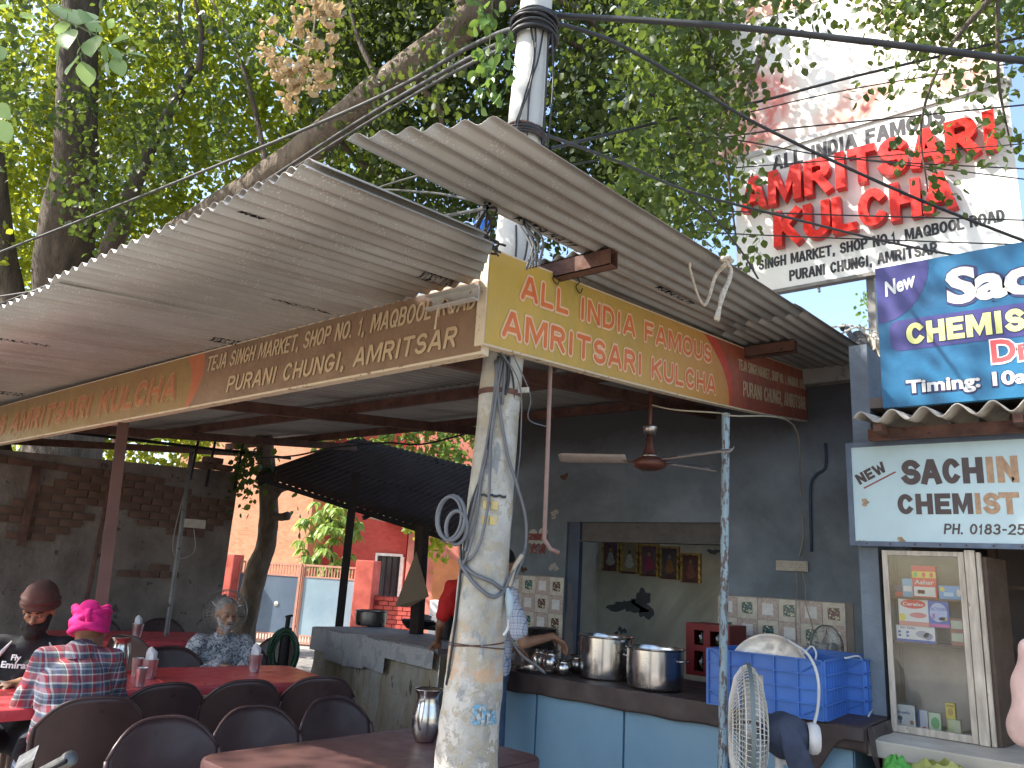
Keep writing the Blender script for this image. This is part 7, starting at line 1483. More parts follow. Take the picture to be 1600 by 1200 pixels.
# ================================================================== pedestal fans
def cage_fan(name, lbl, c, ax, r_, depth, mcage, mblade, nw=60, wire=.0022, base=None, bladec=3, rings=3, groups=None, poletop=None, hub=.035):
    t = thing(name, lbl, 'fan', c, group=groups); c = Vector(c); ax = Vector(ax).normalized(); X = ax.orthogonal().normalized(); Y = ax.cross(X)
    def P3(r__, a, z): return c + X * (r__ * math.cos(a)) + Y * (r__ * math.sin(a)) + ax * z
    mb = MB()
    for k in range(nw):
        a = 2 * math.pi * k / nw
        for sgn in (1, -1):
            prof = [(hub, sgn * depth * .5), (r_ * .45, sgn * depth * .48), (r_ * .8, sgn * depth * .34), (r_ * .95, sgn * depth * .16), (r_, 0)]
            mb.tube([P3(a_, a + .12 * sgn * (1 - a_ / r_), z) for a_, z in prof], wire, 3, cap=False)
    for rr, z in [(r_, 0)] + [(r_ * (.95 - .22 * i), depth * (.17 + .14 * i)) for i in range(rings)] + [(r_ * (.95 - .22 * i), -depth * (.17 + .14 * i)) for i in range(rings)]:
        mb.tube([P3(rr, 2 * math.pi * k / 40, z) for k in range(41)], wire * 1.5, 4, cap=False)
    o = mb.build('fan_cage', mcage, t); o['kind'] = 'stuff'
    mb = MB(); mb.lathe([(r_ * 1.008, -.009), (r_ * 1.02, -.009), (r_ * 1.02, .009), (r_ * 1.008, .009), (r_ * 1.008, -.009)], c, 48, axis=ax); mb.build('rim_band', MATS['grey_green_plastic'], t, smooth=True, auto=40)
    MB().lathe([(0, depth * .5 + .006), (hub * .9, depth * .5 + .004), (hub, depth * .46), (hub, depth * .44), (0, depth * .44)], c, 24, axis=ax).build('cage_badge', mblade, t, smooth=True, auto=40)
    for k in range(bladec):
        a0 = 2 * math.pi * k / bladec + .5
        MB().grid(lambda u, v: P3(r_ * (.16 + .70 * u), a0 + (v - .5) * (.95 - .2 * u) , -.03 + .045 * (v - .5) * 2 * (1 - .3 * u)), 8, 6).build('blade', mblade, t, smooth=True, solid=.0015)
    MB().lathe([(0, .02), (hub * .8, .015), (hub, -.02), (hub, -.035), (0, -.035)], c, 20, axis=ax).build('hub', mblade, t, smooth=True, auto=40)
    return t, c, ax
mat('grey_green_plastic', (.14, .17, .16), .4)
m_cagew = mat('dusty_white_wire', (.60, .57, .50), .5, scale=5, patch=(.62, (.44, .39, .31), 8), bmp=0); m_bladew = mat('smoky_blade', (.42, .42, .40), .4)
m_white = mat('white_plastic', (.66, .64, .60), .4, scale=8, bmp=0)
ax1 = Vector((-.89, -.45, .02))
ft, fc2, ax1 = cage_fan('pedestal_fan', 'big dusty white pedestal fan seen edge-on in front of the counter', (-1.432, 3.550, 0.896), ax1, .31 * .9, .16, m_cagew, m_bladew, 72, .0019)
MB().lathe([(.0, -.20), (.045, -.195), (.06, -.15), (.062, -.10), (.05, -.085), (0, -.085)], fc2, 24, axis=ax1).build('motor_housing', m_white, ft, smooth=True, auto=50)
bk = fc2 - ax1 * .13
MB().tube([bk - Vector((0, 0, .05)), bk - Vector((0, 0, .22)), (bk.x, bk.y, .03)], [.022, .016, .016], 12).build('stand_pole', m_white, ft, smooth=True)
MB().lathe([(.0, 0), (.20, 0), (.20, .012), (.17, .028), (.03, .045), (.0, .045)], (bk.x, bk.y, 0), 36).build('stand_base', m_white, ft, smooth=True, auto=40)
MB().tube([bk - Vector((0, 0, .10)), bk + Vector((.10, .08, -.115))], .018, 10).build('side_arm', m_white, ft, smooth=True)
# dark cloth tied over the motor
m_navycl = mat('navy_cloth', (.035, .042, .065), .95, col2=(.05, .06, .09), scale=8, bmp=.4)
cb_ = bk - ax1 * .03
def cap(u, v):
    a = 2 * math.pi * u; r_ = .085 * math.sin(math.pi * (.08 + .84 * v)) ** .7; p = cb_ + ax1 * (.10 - .20 * v)
    s1 = ax1.cross(Vector((0, 0, 1))).normalized(); u1_ = s1.cross(ax1)
    return p + s1 * (r_ * math.cos(a)) + u1_ * (r_ * math.sin(a) * 1.15) + Vector((0, 0, .006 * math.sin(a * 5 + v * 6)))
cth = thing('tied_cloth', 'dark navy cloth tied over the motor of the big pedestal fan', 'cloth', tuple(cb_))
MB().grid(cap, 30, 12).build('wrap', m_navycl, cth, smooth=True)
MB().grid(lambda u, v: cb_ + Vector((.03, -.05, .05)) + Vector((.10 * v, -.01 * v, -.24 * v)) + Vector((.045, .035, .012)) * (u - .5) * (1.2 + .6 * math.sin(3 * v)) + Vector((0, -.03 * math.sin(math.pi * v), 0)), 6, 12).build('hanging_tail', m_navycl, cth, smooth=True, solid=.004)
MB().lathe([(.052, -.0), (.062, .01), (.066, .03), (.06, .05), (.05, .05), (.05, 0)], bk - ax1 * .17 + Vector((.0, .0, .0)), 20, axis=ax1).build('pale_ring', m_white, ft, smooth=True)
f3, c3, a3 = cage_fan('table_fan', 'small dusty white table fan seen edge-on behind the rear blue crate', (-1.608, 5.300, 1.174), (.9, -.45, .02), .135, .11, m_cagew, m_bladew, 40, .0014, rings=2)
MB().lathe([(0, -.14), (.035, -.13), (.04, -.08), (0, -.07)], c3, 16, axis=a3).build('motor_housing', m_white, f3, smooth=True, auto=50)
MB().tube([c3 - a3 * .08 - Vector((0, 0, .02)), c3 - a3 * .07 - Vector((0, 0, .30))], [.018, .022], 10).build('stand_pole', m_white, f3, smooth=True)
m_cagec = mat('chrome_wire', (.28, .26, .24), .4, .7, bmp=0)
f4, c4_, a4 = cage_fan('standing_fan', 'chrome caged standing fan behind the seated old man', (-6.325, 3.968, 1.035), (.50, -.86, .02), .20, .12, m_cagec, mat('grey_metal_blade', (.26, .25, .24), .4, .5), 36, .0014, rings=2, hub=.05)
MB().lathe([(0, -.15), (.05, -.14), (.055, -.08), (0, -.07)], c4_, 18, axis=a4).build('motor_housing', m_blackiron, f4, smooth=True, auto=50)
MB().tube([c4_ - a4 * .10, Vector((c4_.x, c4_.y, 0)) - a4 * .10 + Vector((0, 0, -.0))], .014, 10).build('stand_pole', m_blackiron, f4, smooth=True)
MB().lathe([(.0, 0), (.20, 0), (.19, .02), (.0, .04)], (c4_.x - a4.x * .1, c4_.y - a4.y * .1, 0), 30).build('stand_base', m_blackiron, f4, smooth=True, auto=40)

# ================================================================== chemist's counter and glass cabinet
m_wood = mat('worn_cream_wood', (.46, .38, .29), .65, col2=(.58, .51, .41), scale=7, patch=(.66, (.24, .17, .11), 12), stretch=(6, 6, .8), bmp=.4, bscale=60)
m_dkwood = mat('dark_wood', (.10, .065, .045), .6, scale=8)
cbn = thing('medicine_cabinet', 'worn wooden cabinet with glass front full of medicine boxes', 'cabinet', (-.9, 4.7, .83))
X0, X1, Y0, Y1, Z0, Z1 = -1.092, -.70, 4.62, 4.92, .835, 1.755
def cb2(n_, a, b, mt=m_wood): return MB().box(a, b).build(n_, mt, cbn, bevel=.003)
cb2('frame', (X0, Y0, Z0), (X0 + .028, Y0 + .03, Z1)); cb2('frame', (X1 - .028, Y0, Z0), (X1, Y0 + .03, Z1)); cb2('frame', (X0 + .028, Y0 + .002, Z1 - .025), (X1 - .028, Y0 + .03, Z1)); cb2('frame', (X0 + .028, Y0 + .002, Z0), (X1 - .028, Y0 + .03, Z0 + .035))
cb2('side_panel', (X0, Y0 + .03, Z0), (X0 + .012, Y1, Z1)); cb2('side_panel', (X1 - .012, Y0 + .03, Z0), (X1, Y1, Z1)); cb2('back_panel', (X0 + .012, Y1 - .012, Z0), (X1 - .012, Y1, Z1), mat('cabinet_back', (.44, .38, .33), .7, patch=(.6, (.46, .40, .36)))); cb2('top_panel', (X0 + .012, Y0 + .03, Z1 - .012), (X1 - .012, Y1 - .012, Z1)); cb2('bottom_panel', (X0 + .012, Y0 + .03, Z0), (X1 - .012, Y1 - .012, Z0 + .015))
ZS = (1.515, 1.285)
for z in ZS: cb2('shelf', (X0 + .013, Y0 + .035, z - .012), (X1 - .013, Y1 - .013, z), m_dkwood)
MB().box((X0 + .029, Y0 + .012, Z0 + .036), (X1 - .029, Y0 + .015, Z1 - .026)).build('glass_pane', glassmat('cabinet_glass', (.97, .98, .97), .04, .05), cbn)
cb2('door_stile', (X1 + .004, Y0 - .01, Z0), (X1 + .05, Y0 + .03, Z1 + .01)); cb2('door_stile', (X1 + .054, Y0 + .0, Z0), (X1 + .074, Y0 + .04, Z1 + .0))
def med(lbl, x, z, w_, h_, col, extra=(), dy=.0, dep=.05):
    t = thing('medicine_box', lbl, 'box', (x, Y0 + .06, z), group='boxes inside the glass cabinet'); y = Y0 + .055 + dy
    MB().box((x, y, z), (x + w_, y + dep, z + h_)).build('carton', mat('carton_%d' % len(MATS), col, .45, var=.05, bmp=0), t, bevel=.001)
    for e in extra:
        if e[0] == 'b': MB().box((x + e[1] * w_, y - .0012, z + e[2] * h_), (x + e[3] * w_, y - .0002, z + e[4] * h_)).build('printed_block', mat('print_%d' % len(MATS), e[5], .45, bmp=0, var=.05), t)
        if e[0] == 'o': blob([(x + (e[1] + e[3] * math.cos(a / 8 * math.pi)) * w_, z + (e[2] + e[4] * math.sin(a / 8 * math.pi)) * h_) for a in range(16)], y - .0016, mat('print_%d' % len(MATS), e[5], .45, bmp=0, var=.05), 'printed_shape', t)
        if e[0] == 't': letters(e[1], (x + e[2] * w_, y - .0016, z + e[3] * h_), EX, EZ, e[5] * h_, e[4] * w_, mat('ink_%d' % len(MATS), e[6], .45, bmp=0), t, bold=.02, ext=.0004, lift=.0004)
RED, WHT, BLU, YEL, GRN = (.60, .04, .035), (.66, .66, .66), (.06, .11, .42), (.66, .56, .06), (.10, .38, .12)
def Q(px, py): return None
med('red and yellow carton, tallest on the top shelf', (-0.960, 4.680, 1.525)[0], ZS[0], .115, .165, RED, [('b', .0, .62, 1, .82, YEL), ('o', .15, .72, .08, .08, GRN), ('o', .5, .72, .08, .08, RED), ('o', .82, .72, .08, .08, RED), ('t', 'Aahar', .1, .42, .8, .13, WHT), ('b', .06, .04, .94, .34, WHT), ('b', .2, .12, .5, .24, RED)])
med('small blue carton left of the tall red one on the top shelf', (-1.009, 4.700, 1.522)[0] - .005, ZS[0], .05, .095, (.18, .40, .60), [('b', .1, .3, .9, .6, WHT)], .02)
med('dark flat pack at the left end of the top shelf', (-1.066, 4.700, 1.519)[0], ZS[0], .055, .06, (.08, .07, .14), [('b', .2, .0, .9, .4, RED)], .03)
med('blue and white wide carton at the right of the top shelf', (-0.838, 4.680, 1.532)[0] + .003, ZS[0], .11, .068, (.12, .32, .62), [('o', .15, .72, .10, .2, YEL), ('b', .2, .2, .6, .5, (.4, .6, .75)), ('o', .82, .5, .09, .3, WHT)])
med('white carton with a red oval, left on the middle shelf', (-1.034, 4.660, 1.257)[0], ZS[1] + .082, .145, .14, WHT, [('o', .5, .80, .42, .17, RED), ('t', 'Cerelac', .15, .74, .7, .12, WHT), ('o', .65, .40, .28, .10, (.62, .2, .2)), ('o', .12, .30, .12, .14, YEL), ('b', .0, .0, 1, .16, (.6, .25, .2))], -.01)
med('indigo carton with pale cloud shape, right on the middle shelf', (-0.896, 4.660, 1.271)[0] + .004, ZS[1] + .085, .098, .135, BLU, [('o', .5, .55, .42, .36, (.40, .46, .70)), ('t', 'LACTOGEN', .08, .62, .84, .11, BLU), ('t', '1', .2, .32, .12, .18, (.4, .1, .4)), ('o', .7, .32, .2, .07, YEL), ('b', 0, 0, 1, .12, (.55, .1, .35))], -.01)
med('long white box with a grey machine picture under the cartons', (-1.047, 4.660, 1.256)[0] - .006, ZS[1], .185, .082, WHT, [('b', 0, 0, 1, .16, BLU), ('t', 'Dr. Odin', .12, .80, .38, .12, (.1, .1, .2)), ('o', .68, .52, .17, .22, (.35, .35, .45)), ('o', .82, .42, .12, .22, (.25, .25, .38)), ('b', .05, .52, .12, .66, BLU), ('b', .05, .30, .12, .44, BLU), ('b', .26, .52, .33, .66, BLU), ('b', .26, .30, .33, .44, BLU)])
med('brown and pale green carton at the right end of the middle shelf', (-0.796, 4.680, 1.280)[0] + .0, ZS[1], .06, .135, (.26, .09, .06), [('b', .08, .62, .95, .92, (.40, .45, .34)), ('b', .08, .16, .95, .46, (.40, .45, .34))])
zb0 = Z0 + .016
med('white square box with grey picture on the bottom shelf, leftmost', (-1.083, 4.680, 0.869)[0] - .0, zb0 + .0, .095, .115, WHT, [('t', 'Breathe', .15, .62, .6, .11, (.1, .15, .35)), ('o', .25, .42, .12, .1, (.1, .12, .2)), ('b', .21, .2, .3, .4, (.15, .15, .25)), ('o', .82, .28, .1, .1, (.4, .2, .15))])
med('narrow white and blue carton second on the bottom shelf', (-0.979, 4.680, 0.885)[0] + .004, zb0, .045, .10, (.55, .56, .62), [('b', 0, 0, .2, 1, (.1, .15, .35)), ('o', .6, .15, .2, .08, RED)])
med('green swirled carton in the middle of the bottom shelf', (-0.925, 4.680, 0.893)[0] + .0, zb0, .055, .095, (.5, .6, .45), [('o', .55, .5, .35, .3, GRN)])
med('yellow carton standing highest on the bottom shelf', (-0.848, 4.680, 0.905)[0] + .0, zb0 + .075, .042, .075, YEL, [('o', .5, .45, .3, .25, (.5, .3, .05)), ('b', .1, .75, .9, .9, (.4, .25, .05))], .02)
med('pale yellow-green carton at the right end of the bottom shelf', (-0.843, 4.680, 0.905)[0] + .0, zb0, .06, .075, (.48, .52, .34), [('b', .0, .0, .12, 1, (.4, .4, .1))])
cc = thing('chemist_counter', 'cream stone-topped counter under the medicine cabinet', 'counter', (-.4, 4.6, 0))
MB().box((-1.13, 4.28, .755), (1.0, 5.0, .832)).build('slab', mat('cream_stone', (.42, .38, .31), .45, col2=(.50, .46, .38), scale=3, bmp=.05), cc, bevel=.008)
MB().box((-1.08, 4.36, -.1), (1.0, 4.95, .755)).build('base', mat('cream_counter_front', (.36, .32, .26), .7, scale=3), cc)
ci = thing('chemist_shop', 'shadowy chemist shop interior behind the glass cabinet', 'shop', (0, 5, 0))
m_dkint = mat('dim_shop_wall', (.16, .13, .115), .85, scale=2, patch=(.6, (.22, .18, .15)))
MB().box((-1.22, 4.66, -.1), (-1.12, 5.88, 2.95)).build('side_wall', m_blue, ci); MB().box((-1.12, 5.5, -.1), (1.6, 5.6, 2.6)).build('back_wall', m_dkint, ci); MB().box((-1.12, 4.66, 2.56), (1.6, 5.6, 2.62)).build('ceiling', m_dkint, ci)
for k in range(5):
    MB().box((-.68 + .28 * k, 5.30, .9), (-.65 + .28 * k, 5.48, 2.4)).build('rack_post', m_dkwood, ci)
    MB().box((-.68, 5.25, .95 + .32 * k), (1.4, 5.3, .97 + .32 * k)).build('rack_shelf', m_dkwood, ci)
m_poly = glassmat('crumpled_polythene', (.85, .83, .80), .2, 1.0)
# open inner door leaf beside the cabinet
MB().obox((X1 + .075, Y0 + .03, Z0), (.05, .30, 0), (.02, -.004, 0), (0, 0, .90)).build('door_leaf', m_dkwood, cbn)
tag(MB().grid(lambda u, v: (-.44 + .16 * u + .02 * math.sin(v * 9), 4.72 + .04 * math.sin(u * 8 + v * 5), 1.40 + .36 * v), 10, 14).build('polythene_sheet', m_poly, smooth=True), 'crumpled clear polythene hanging right of the cabinet', 'sheet')

# ================================================================== tables and chairs
m_redpl = mat('red_table_plastic', (.50, .045, .055), .38, col2=(.58, .07, .075), scale=3, var=.12, patch=(.74, (.60, .22, .20), 14), bmp=.08, bscale=120)
m_brtab = mat('brown_table_plastic', (.078, .040, .038), .4, col2=(.10, .05, .047), scale=3, var=.15, bmp=.08, bscale=120)
def rr_poly(w_, d_, r_, n=6):
    pts = []
    for cx, cy, a0 in ((w_ / 2 - r_, d_ / 2 - r_, 0), (-w_ / 2 + r_, d_ / 2 - r_, 90), (-w_ / 2 + r_, -d_ / 2 + r_, 180), (w_ / 2 - r_, -d_ / 2 + r_, 270)):
        for k in range(n + 1): a = R(a0 + 90 * k / n); pts.append((cx + r_ * math.cos(a), cy + r_ * math.sin(a)))
    return pts
def table(lbl, loc, rz, w_, d_, h_, mt, grp=None):
    t = local('plastic_table', lbl, 'table', loc, rz, grp)
    lay = [(1.0, h_ - .052), (1.0, h_ - .014), (.992, h_ - .004), (.978, h_), (.955, h_ - .001)]
    mb = MB(); n = None
    for i, (s_, z) in enumerate(lay):
        pts = rr_poly(w_ - (1 - s_) * w_, d_ - (1 - s_) * w_, .10 * s_); n = len(pts); mb.v += [(x, y, z) for x, y in pts]
    for i in range(len(lay) - 1):
        for k in range(n): mb.f.append((i * n + k, i * n + (k + 1) % n, (i + 1) * n + (k + 1) % n, (i + 1) * n + k)); mb.m.append(0)
    mb.f.append(tuple((len(lay) - 1) * n + k for k in range(n))); mb.m.append(0); mb.f.append(tuple(range(n - 1, -1, -1))); mb.m.append(0)
    mb.build('tabletop', mt, t, smooth=True, shift=False, auto=35)
    for sx_ in (-1, 1):
        for sy_ in (-1, 1):
            MB().tube([(sx_ * (w_ / 2 - .10), sy_ * (d_ / 2 - .10), h_ - .053), (sx_ * (w_ / 2 - .075), sy_ * (d_ / 2 - .075), h_ * .5), (sx_ * (w_ / 2 - .05), sy_ * (d_ / 2 - .05), 0)], [.043, .036, .027], 14).build('leg', mt, t, smooth=True, shift=False, auto=50)
    return t
G1 = 'red plastic tables in a row'
table('red plastic table at the left edge between the two turbaned men', (-4.70, 1.62, 0), R(-3), .88, 1.15, .745, m_redpl, G1)
table('red plastic table holding the steel jug, tumblers and a napkin glass', (-4.98, 2.42, 0), R(-12), .84, .84, .743, m_redpl, G1)
table('red plastic table in front of the seated old man, partly sunlit', (-4.83, 3.18, 0), R(-14), .86, 1.06, .748, m_redpl, G1)
table('far red plastic table against the yard wall behind the thin pipe', (-7.45, 3.72, 0), R(-20), .95, 1.35, .75, m_redpl, G1)
q = Vector((-2.733, 1.772, 0.760)); table('brown plastic table in the foreground beside the pole', (-2.50, 2.36, 0), R(-4), .80, 1.20, .755, m_brtab)
# chairs
m_chair = mat('dark_brown_chair', (.045, .025, .024), .36, col2=(.06, .035, .034), scale=5, var=.15, bmp=.15, bscale=200, rvar=.1)
def make_chair(lbl):
    t = local('plastic_chair', lbl, 'chair', (0, 0, 0), 0, 'dark brown plastic chairs')
    # local: seat faces +Y, back at -Y. one shell back, seat, four legs, two side rims
    def backf(u, v):
        a = (u - .5) * 2; z = .44 + .41 * v; w_ = .175 + .052 * math.sin(min(1, v * 1.1) * math.pi * .55)
        top = -.125 * abs(a) ** 3.0 * v ** 1.5
        return (a * w_, -.20 - .10 * v + .075 * a * a * (.6 + .4 * v), z + top)
    MB().grid(backf, 20, 14).build('backrest', m_chair, t, smooth=True, shift=False, solid=.006)
    for s_ in (-1, 1):
        pts = [backf((s_ + 1) / 2, k / 10) for k in range(11)]
        MB().tube([Vector(p) + Vector((s_ * .004, .004, 0)) for p in pts] , [.010 + .012 * (1 - k / 10) for k in range(11)], 8).build('side_rim', m_chair, t, smooth=True, shift=False)
        MB().tube([(s_ * .19, -.17, .45), (s_ * .205, -.22, .25), (s_ * .225, -.28, 0)], [.026, .022, .017], 10).build('leg', m_chair, t, smooth=True, shift=False)
        MB().tube([(s_ * .19, .18, .43), (s_ * .20, .20, .25), (s_ * .215, .22, 0)], [.026, .022, .017], 10).build('leg', m_chair, t, smooth=True, shift=False)
    MB().tube([backf(k / 16, 1) for k in range(17)], .008, 8).build('top_rim', m_chair, t, smooth=True, shift=False)
    def seatf(u, v):
        a = (u - .5) * 2; b = (v - .5) * 2; return (a * (.215 - .015 * (1 - v)), -.20 + .42 * v, .445 - .018 * (1 - a * a) * (1 - b * b) - .02 * max(0, b) ** 4)
    MB().grid(seatf, 12, 12).build('seat', m_chair, t, smooth=True, shift=False, solid=.012)
    return t
chair0 = make_chair('nearest dark chair at the lower left facing the brown foreground table')
TBL = None
def put(lbl, x, y, face, first=False):
    rz = math.atan2(-face[0], face[1])
    if first: chair0.location = (x, y, 0); chair0.rotation_euler = (0, 0, rz); chair0['label'] = lbl; return chair0
    return copy_tree(chair0, (x, y, 0), rz, lbl, table=KT)
KT = {}
for c in bpy.data.objects:
    if c.parent: KT.setdefault(c.parent.name, []).append(c)
# the backs stand .30 behind the seat centre
def by_back(lbl, bx_, by_, face, first=False):
    f_ = Vector((face[0], face[1], 0)).normalized(); return put(lbl, bx_ + f_.x * .30, by_ + f_.y * .30, f_, first)
by_back('dark chair tucked at the brown foreground table, leftmost of the nearer row', -3.22, 1.80, (1, -.06), True)
by_back('dark chair at the brown foreground table, middle of the nearer row', -3.25, 2.24, (1, -.02))
by_back('dark chair at the brown foreground table, rightmost and closest to the pole', -3.27, 2.70, (1, .04))
by_back('dark chair on which the pink-turbaned man sits, half behind the steel post', -3.79, 1.80, (-1, .25))
by_back('dark chair pushed to the jug table, its back turned to the street', -4.02, 2.27, (-1, .1))
by_back('dark chair in the middle of the rear row before the sunlit red table', -3.94, 2.68, (-1, .25))
by_back('dark chair at the right end of the rear row beside the cooking counter', -3.87, 3.14, (-1, .38))
by_back('dark chair left of the seated old man, facing the jug table', -5.62, 3.12, (1, -.25))
by_back('dark chair carrying the seated old man, facing the sunlit table', -5.80, 3.80, (.95, -.32))
by_back('dark chair behind the old man, its back edge showing at his right', -6.1, 4.45, (.3, -1))
by_back('dark chair at the far left behind the pink turban by the yard wall', -8.25, 3.75, (1, -.2))
by_back('dark chair at the yard wall left of the thin pipe, behind the far red table', -8.1, 4.35, (1, -.3))
by_back('dark chair carrying the bearded man at the left edge', -5.85, 2.0, (1, -.25))
by_back('dark chair between the far red table and the jug table', -6.5, 3.2, (-.4, 1))

# ================================================================== things on the tables
m_steel2 = mat('brushed_steel', (.66, .64, .62), .42, 1.0, var=.08, scale=12, bmp=.03, rvar=.08)
def tumbler(lbl, c, h_=.105, r_=.036, napkin=False, nm='steel_tumbler'):
    t = thing(nm, lbl, 'glass', c, group='steel glasses on the red tables')
    MB().lathe([(0, .003), (r_ * .74, 0), (r_ * .76, .006), (r_ * .86, h_ * .45), (r_ * .88, h_ * .47), (r_ * .88, h_ * .55), (r_ * .91, h_ * .57), (r_, h_ - .004), (r_ * 1.03, h_), (r_ * .97, h_), (r_ * .84, h_ * .4), (r_ * .7, .008), (0, .008)], c, 28).build('tumbler_cup', m_steel2, t, smooth=True, auto=50)
    if napkin:
        o = thing('paper_napkins', lbl.replace('steel glass holding', 'folded').split(' on ')[0] + ' in a steel glass' + napkin, 'napkins', (c[0], c[1], c[2] + h_ * .5), group='folded napkins in the glasses')
        mp = MATS.get('white_tissue') or mat('white_tissue', (.66, .66, .66), .95, var=.05, bmp=.2)
        for k in range(4):
            a = .5 + k * .16; u_ = Vector((math.cos(a), math.sin(a), 0)); n_ = Vector((-math.sin(a), math.cos(a), 0))
            MB().grid(lambda u, v: Vector(c) + n_ * (.010 * (k - 1.5)) + u_ * ((u - .5) * .070 * (1 - .15 * v)) + Vector((0, 0, .02 + (h_ + .045 + .012 * (k % 2)) * v - .034 * v * abs(u - .35) * 1.6)) + n_ * .006 * math.sin(u * 5 + k), 8, 5).build('napkin', mp, o, smooth=True, solid=.0012)
def jug(lbl, c, s_=1.0, handle=True):
    t = thing('steel_jug', lbl, 'jug', c)
    MB().lathe([(0, .004), (.040 * s_, 0), (.046 * s_, .006), (.058 * s_, .035 * s_), (.064 * s_, .075 * s_), (.062 * s_, .11 * s_), (.052 * s_, .15 * s_), (.047 * s_, .175 * s_), (.050 * s_, .195 * s_), (.066 * s_, .215 * s_), (.068 * s_, .217 * s_), (.063 * s_, .214 * s_), (.046 * s_, .195 * s_), (.043 * s_, .175 * s_), (.055 * s_, .10 * s_), (0, .01)], c, 44).build('jug_body', m_steel, t, smooth=True)
    if handle:
        c = Vector(c); d_ = Vector((-.63, -.775, 0)) if handle is True else Vector(handle)
        MB().tube(catmull([c + d_ * .05 * s_ + Vector((0, 0, .175 * s_)), c + d_ * .082 * s_ + Vector((0, 0, .165 * s_)), c + d_ * .092 * s_ + Vector((0, 0, .11 * s_)), c + d_ * .066 * s_ + Vector((0, 0, .055 * s_))], 5), [.005, .006, .006, .006, .006, .0065, .007, .007, .007, .007, .007, .007, .006, .006, .005, .004][:16], 8).build('handle', m_steel2, t, smooth=True)
jug('tall shiny steel water jug on the brown foreground table beside the pole', (-2.60, 2.72, .756), 1.02, (.35, -.94, 0))
jug('dull steel jug on the red table behind the steel post', (-5.27, 2.58, .744), 1.0, (-.4, .9, 0))
tumbler('left empty steel tumbler beside the post on the red table', (-4.70, 2.31, .744)); tumbler('right empty steel tumbler of the pair on the red table', (-4.66, 2.43, .744))
tumbler('steel glass holding white napkins behind the two tumblers on the red table', (-4.93, 2.62, .744), .115, .045, ' behind the tumblers')
tumbler('plain steel tumbler half hidden left of the napkin glass on the red table', (-5.05, 2.60, .744), .11, .036)
tumbler('steel glass holding white napkins before the old man on the sunlit table', (-4.90, 3.36, .748), .115, .045, ' before the old man')
tumbler('steel glass holding white napkins on the far red table', (-7.22, 3.66, .752), .125, .05, ' on the far table')


# ================================================================== people
def cap_mesh(mb, p, q, r1, r2, n=14):
    p, q = Vector(p), Vector(q); d = q - p; L_ = d.length
    if L_ < 1e-5: d = Vector((0, 0, 1)); L_ = 1e-5
    d.normalize(); pts, rs = [], []
    for k in range(5): a = math.pi / 2 * k / 4; pts.append(p - d * r1 * math.cos(a)); rs.append(max(.0008, r1 * math.sin(a)))
    for k in range(1, 5): a = math.pi / 2 * k / 4; pts.append(q + d * r2 * math.sin(a)); rs.append(max(.0008, r2 * math.cos(a)))
    mb.tube(pts[:5] + [p.lerp(q, .5)] + [q] + pts[5:], rs[:5] + [(r1 + r2) / 2] + [r2] + rs[5:], n)
def ell(mb, c, r, rot=None):
    s0 = len(mb.v); mb.ball((0, 0, 0), r, 18, 12)
    M_ = rot.to_matrix() if rot is not None else Matrix.Identity(3)
    for i in range(s0, len(mb.v)): mb.v[i] = tuple(M_ @ Vector(mb.v[i]) + Vector(c))
def fuse(mb, name, mt, parent, voxel=.008, smooth=4, fac=.6):
    """all overlapping pieces grown into one continuous skin"""
    o = mb.build('tmp', mt, None)
    bm = bmesh.new(); bm.from_mesh(o.data); bmesh.ops.remove_doubles(bm, verts=bm.verts, dist=1e-5); bm.to_mesh(o.data); bm.free()
    a = o.modifiers.new('r', 'REMESH'); a.mode = 'VOXEL'; a.voxel_size = voxel; a.adaptivity = 0
    b = o.modifiers.new('s', 'SMOOTH'); b.iterations = smooth; b.factor = fac
    dg = bpy.context.evaluated_depsgraph_get(); me = bpy.data.meshes.new_from_object(o.evaluated_get(dg)); bpy.data.objects.remove(o)
    me.name = name; me.polygons.foreach_set('use_smooth', [True] * len(me.polygons))
    if not me.materials: me.materials.append(mt)
    ob = bpy.data.objects.new(name, me); COL.objects.link(ob); ob.parent = parent; return ob
m_skin = mat('brown_skin', (.23, .115, .065), .5, col2=(.28, .145, .085), scale=14, var=.08, bmp=.15, bscale=120, bdist=.002)
m_skin2 = mat('tan_skin', (.30, .165, .105), .5, col2=(.34, .20, .13), scale=14, var=.08, bmp=.15, bscale=120, bdist=.002)
m_beard = mat('black_beard', (.012, .010, .009), .8, scale=40, bmp=1.0, bscale=160, bdist=.006)
m_whiteb = mat('white_beard', (.24, .21, .19), .85, col2=(.38, .35, .33), scale=60, bmp=1.0, bscale=160, bdist=.005)
m_greyh = mat('grey_hair', (.16, .15, .14), .8, col2=(.32, .30, .28), scale=50, bmp=1.0, bscale=150, bdist=.005)
m_eye = mat('eye_white', (.5, .47, .43), .3, bmp=0); m_lip = mat('lip', (.24, .09, .07), .5, bmp=0)
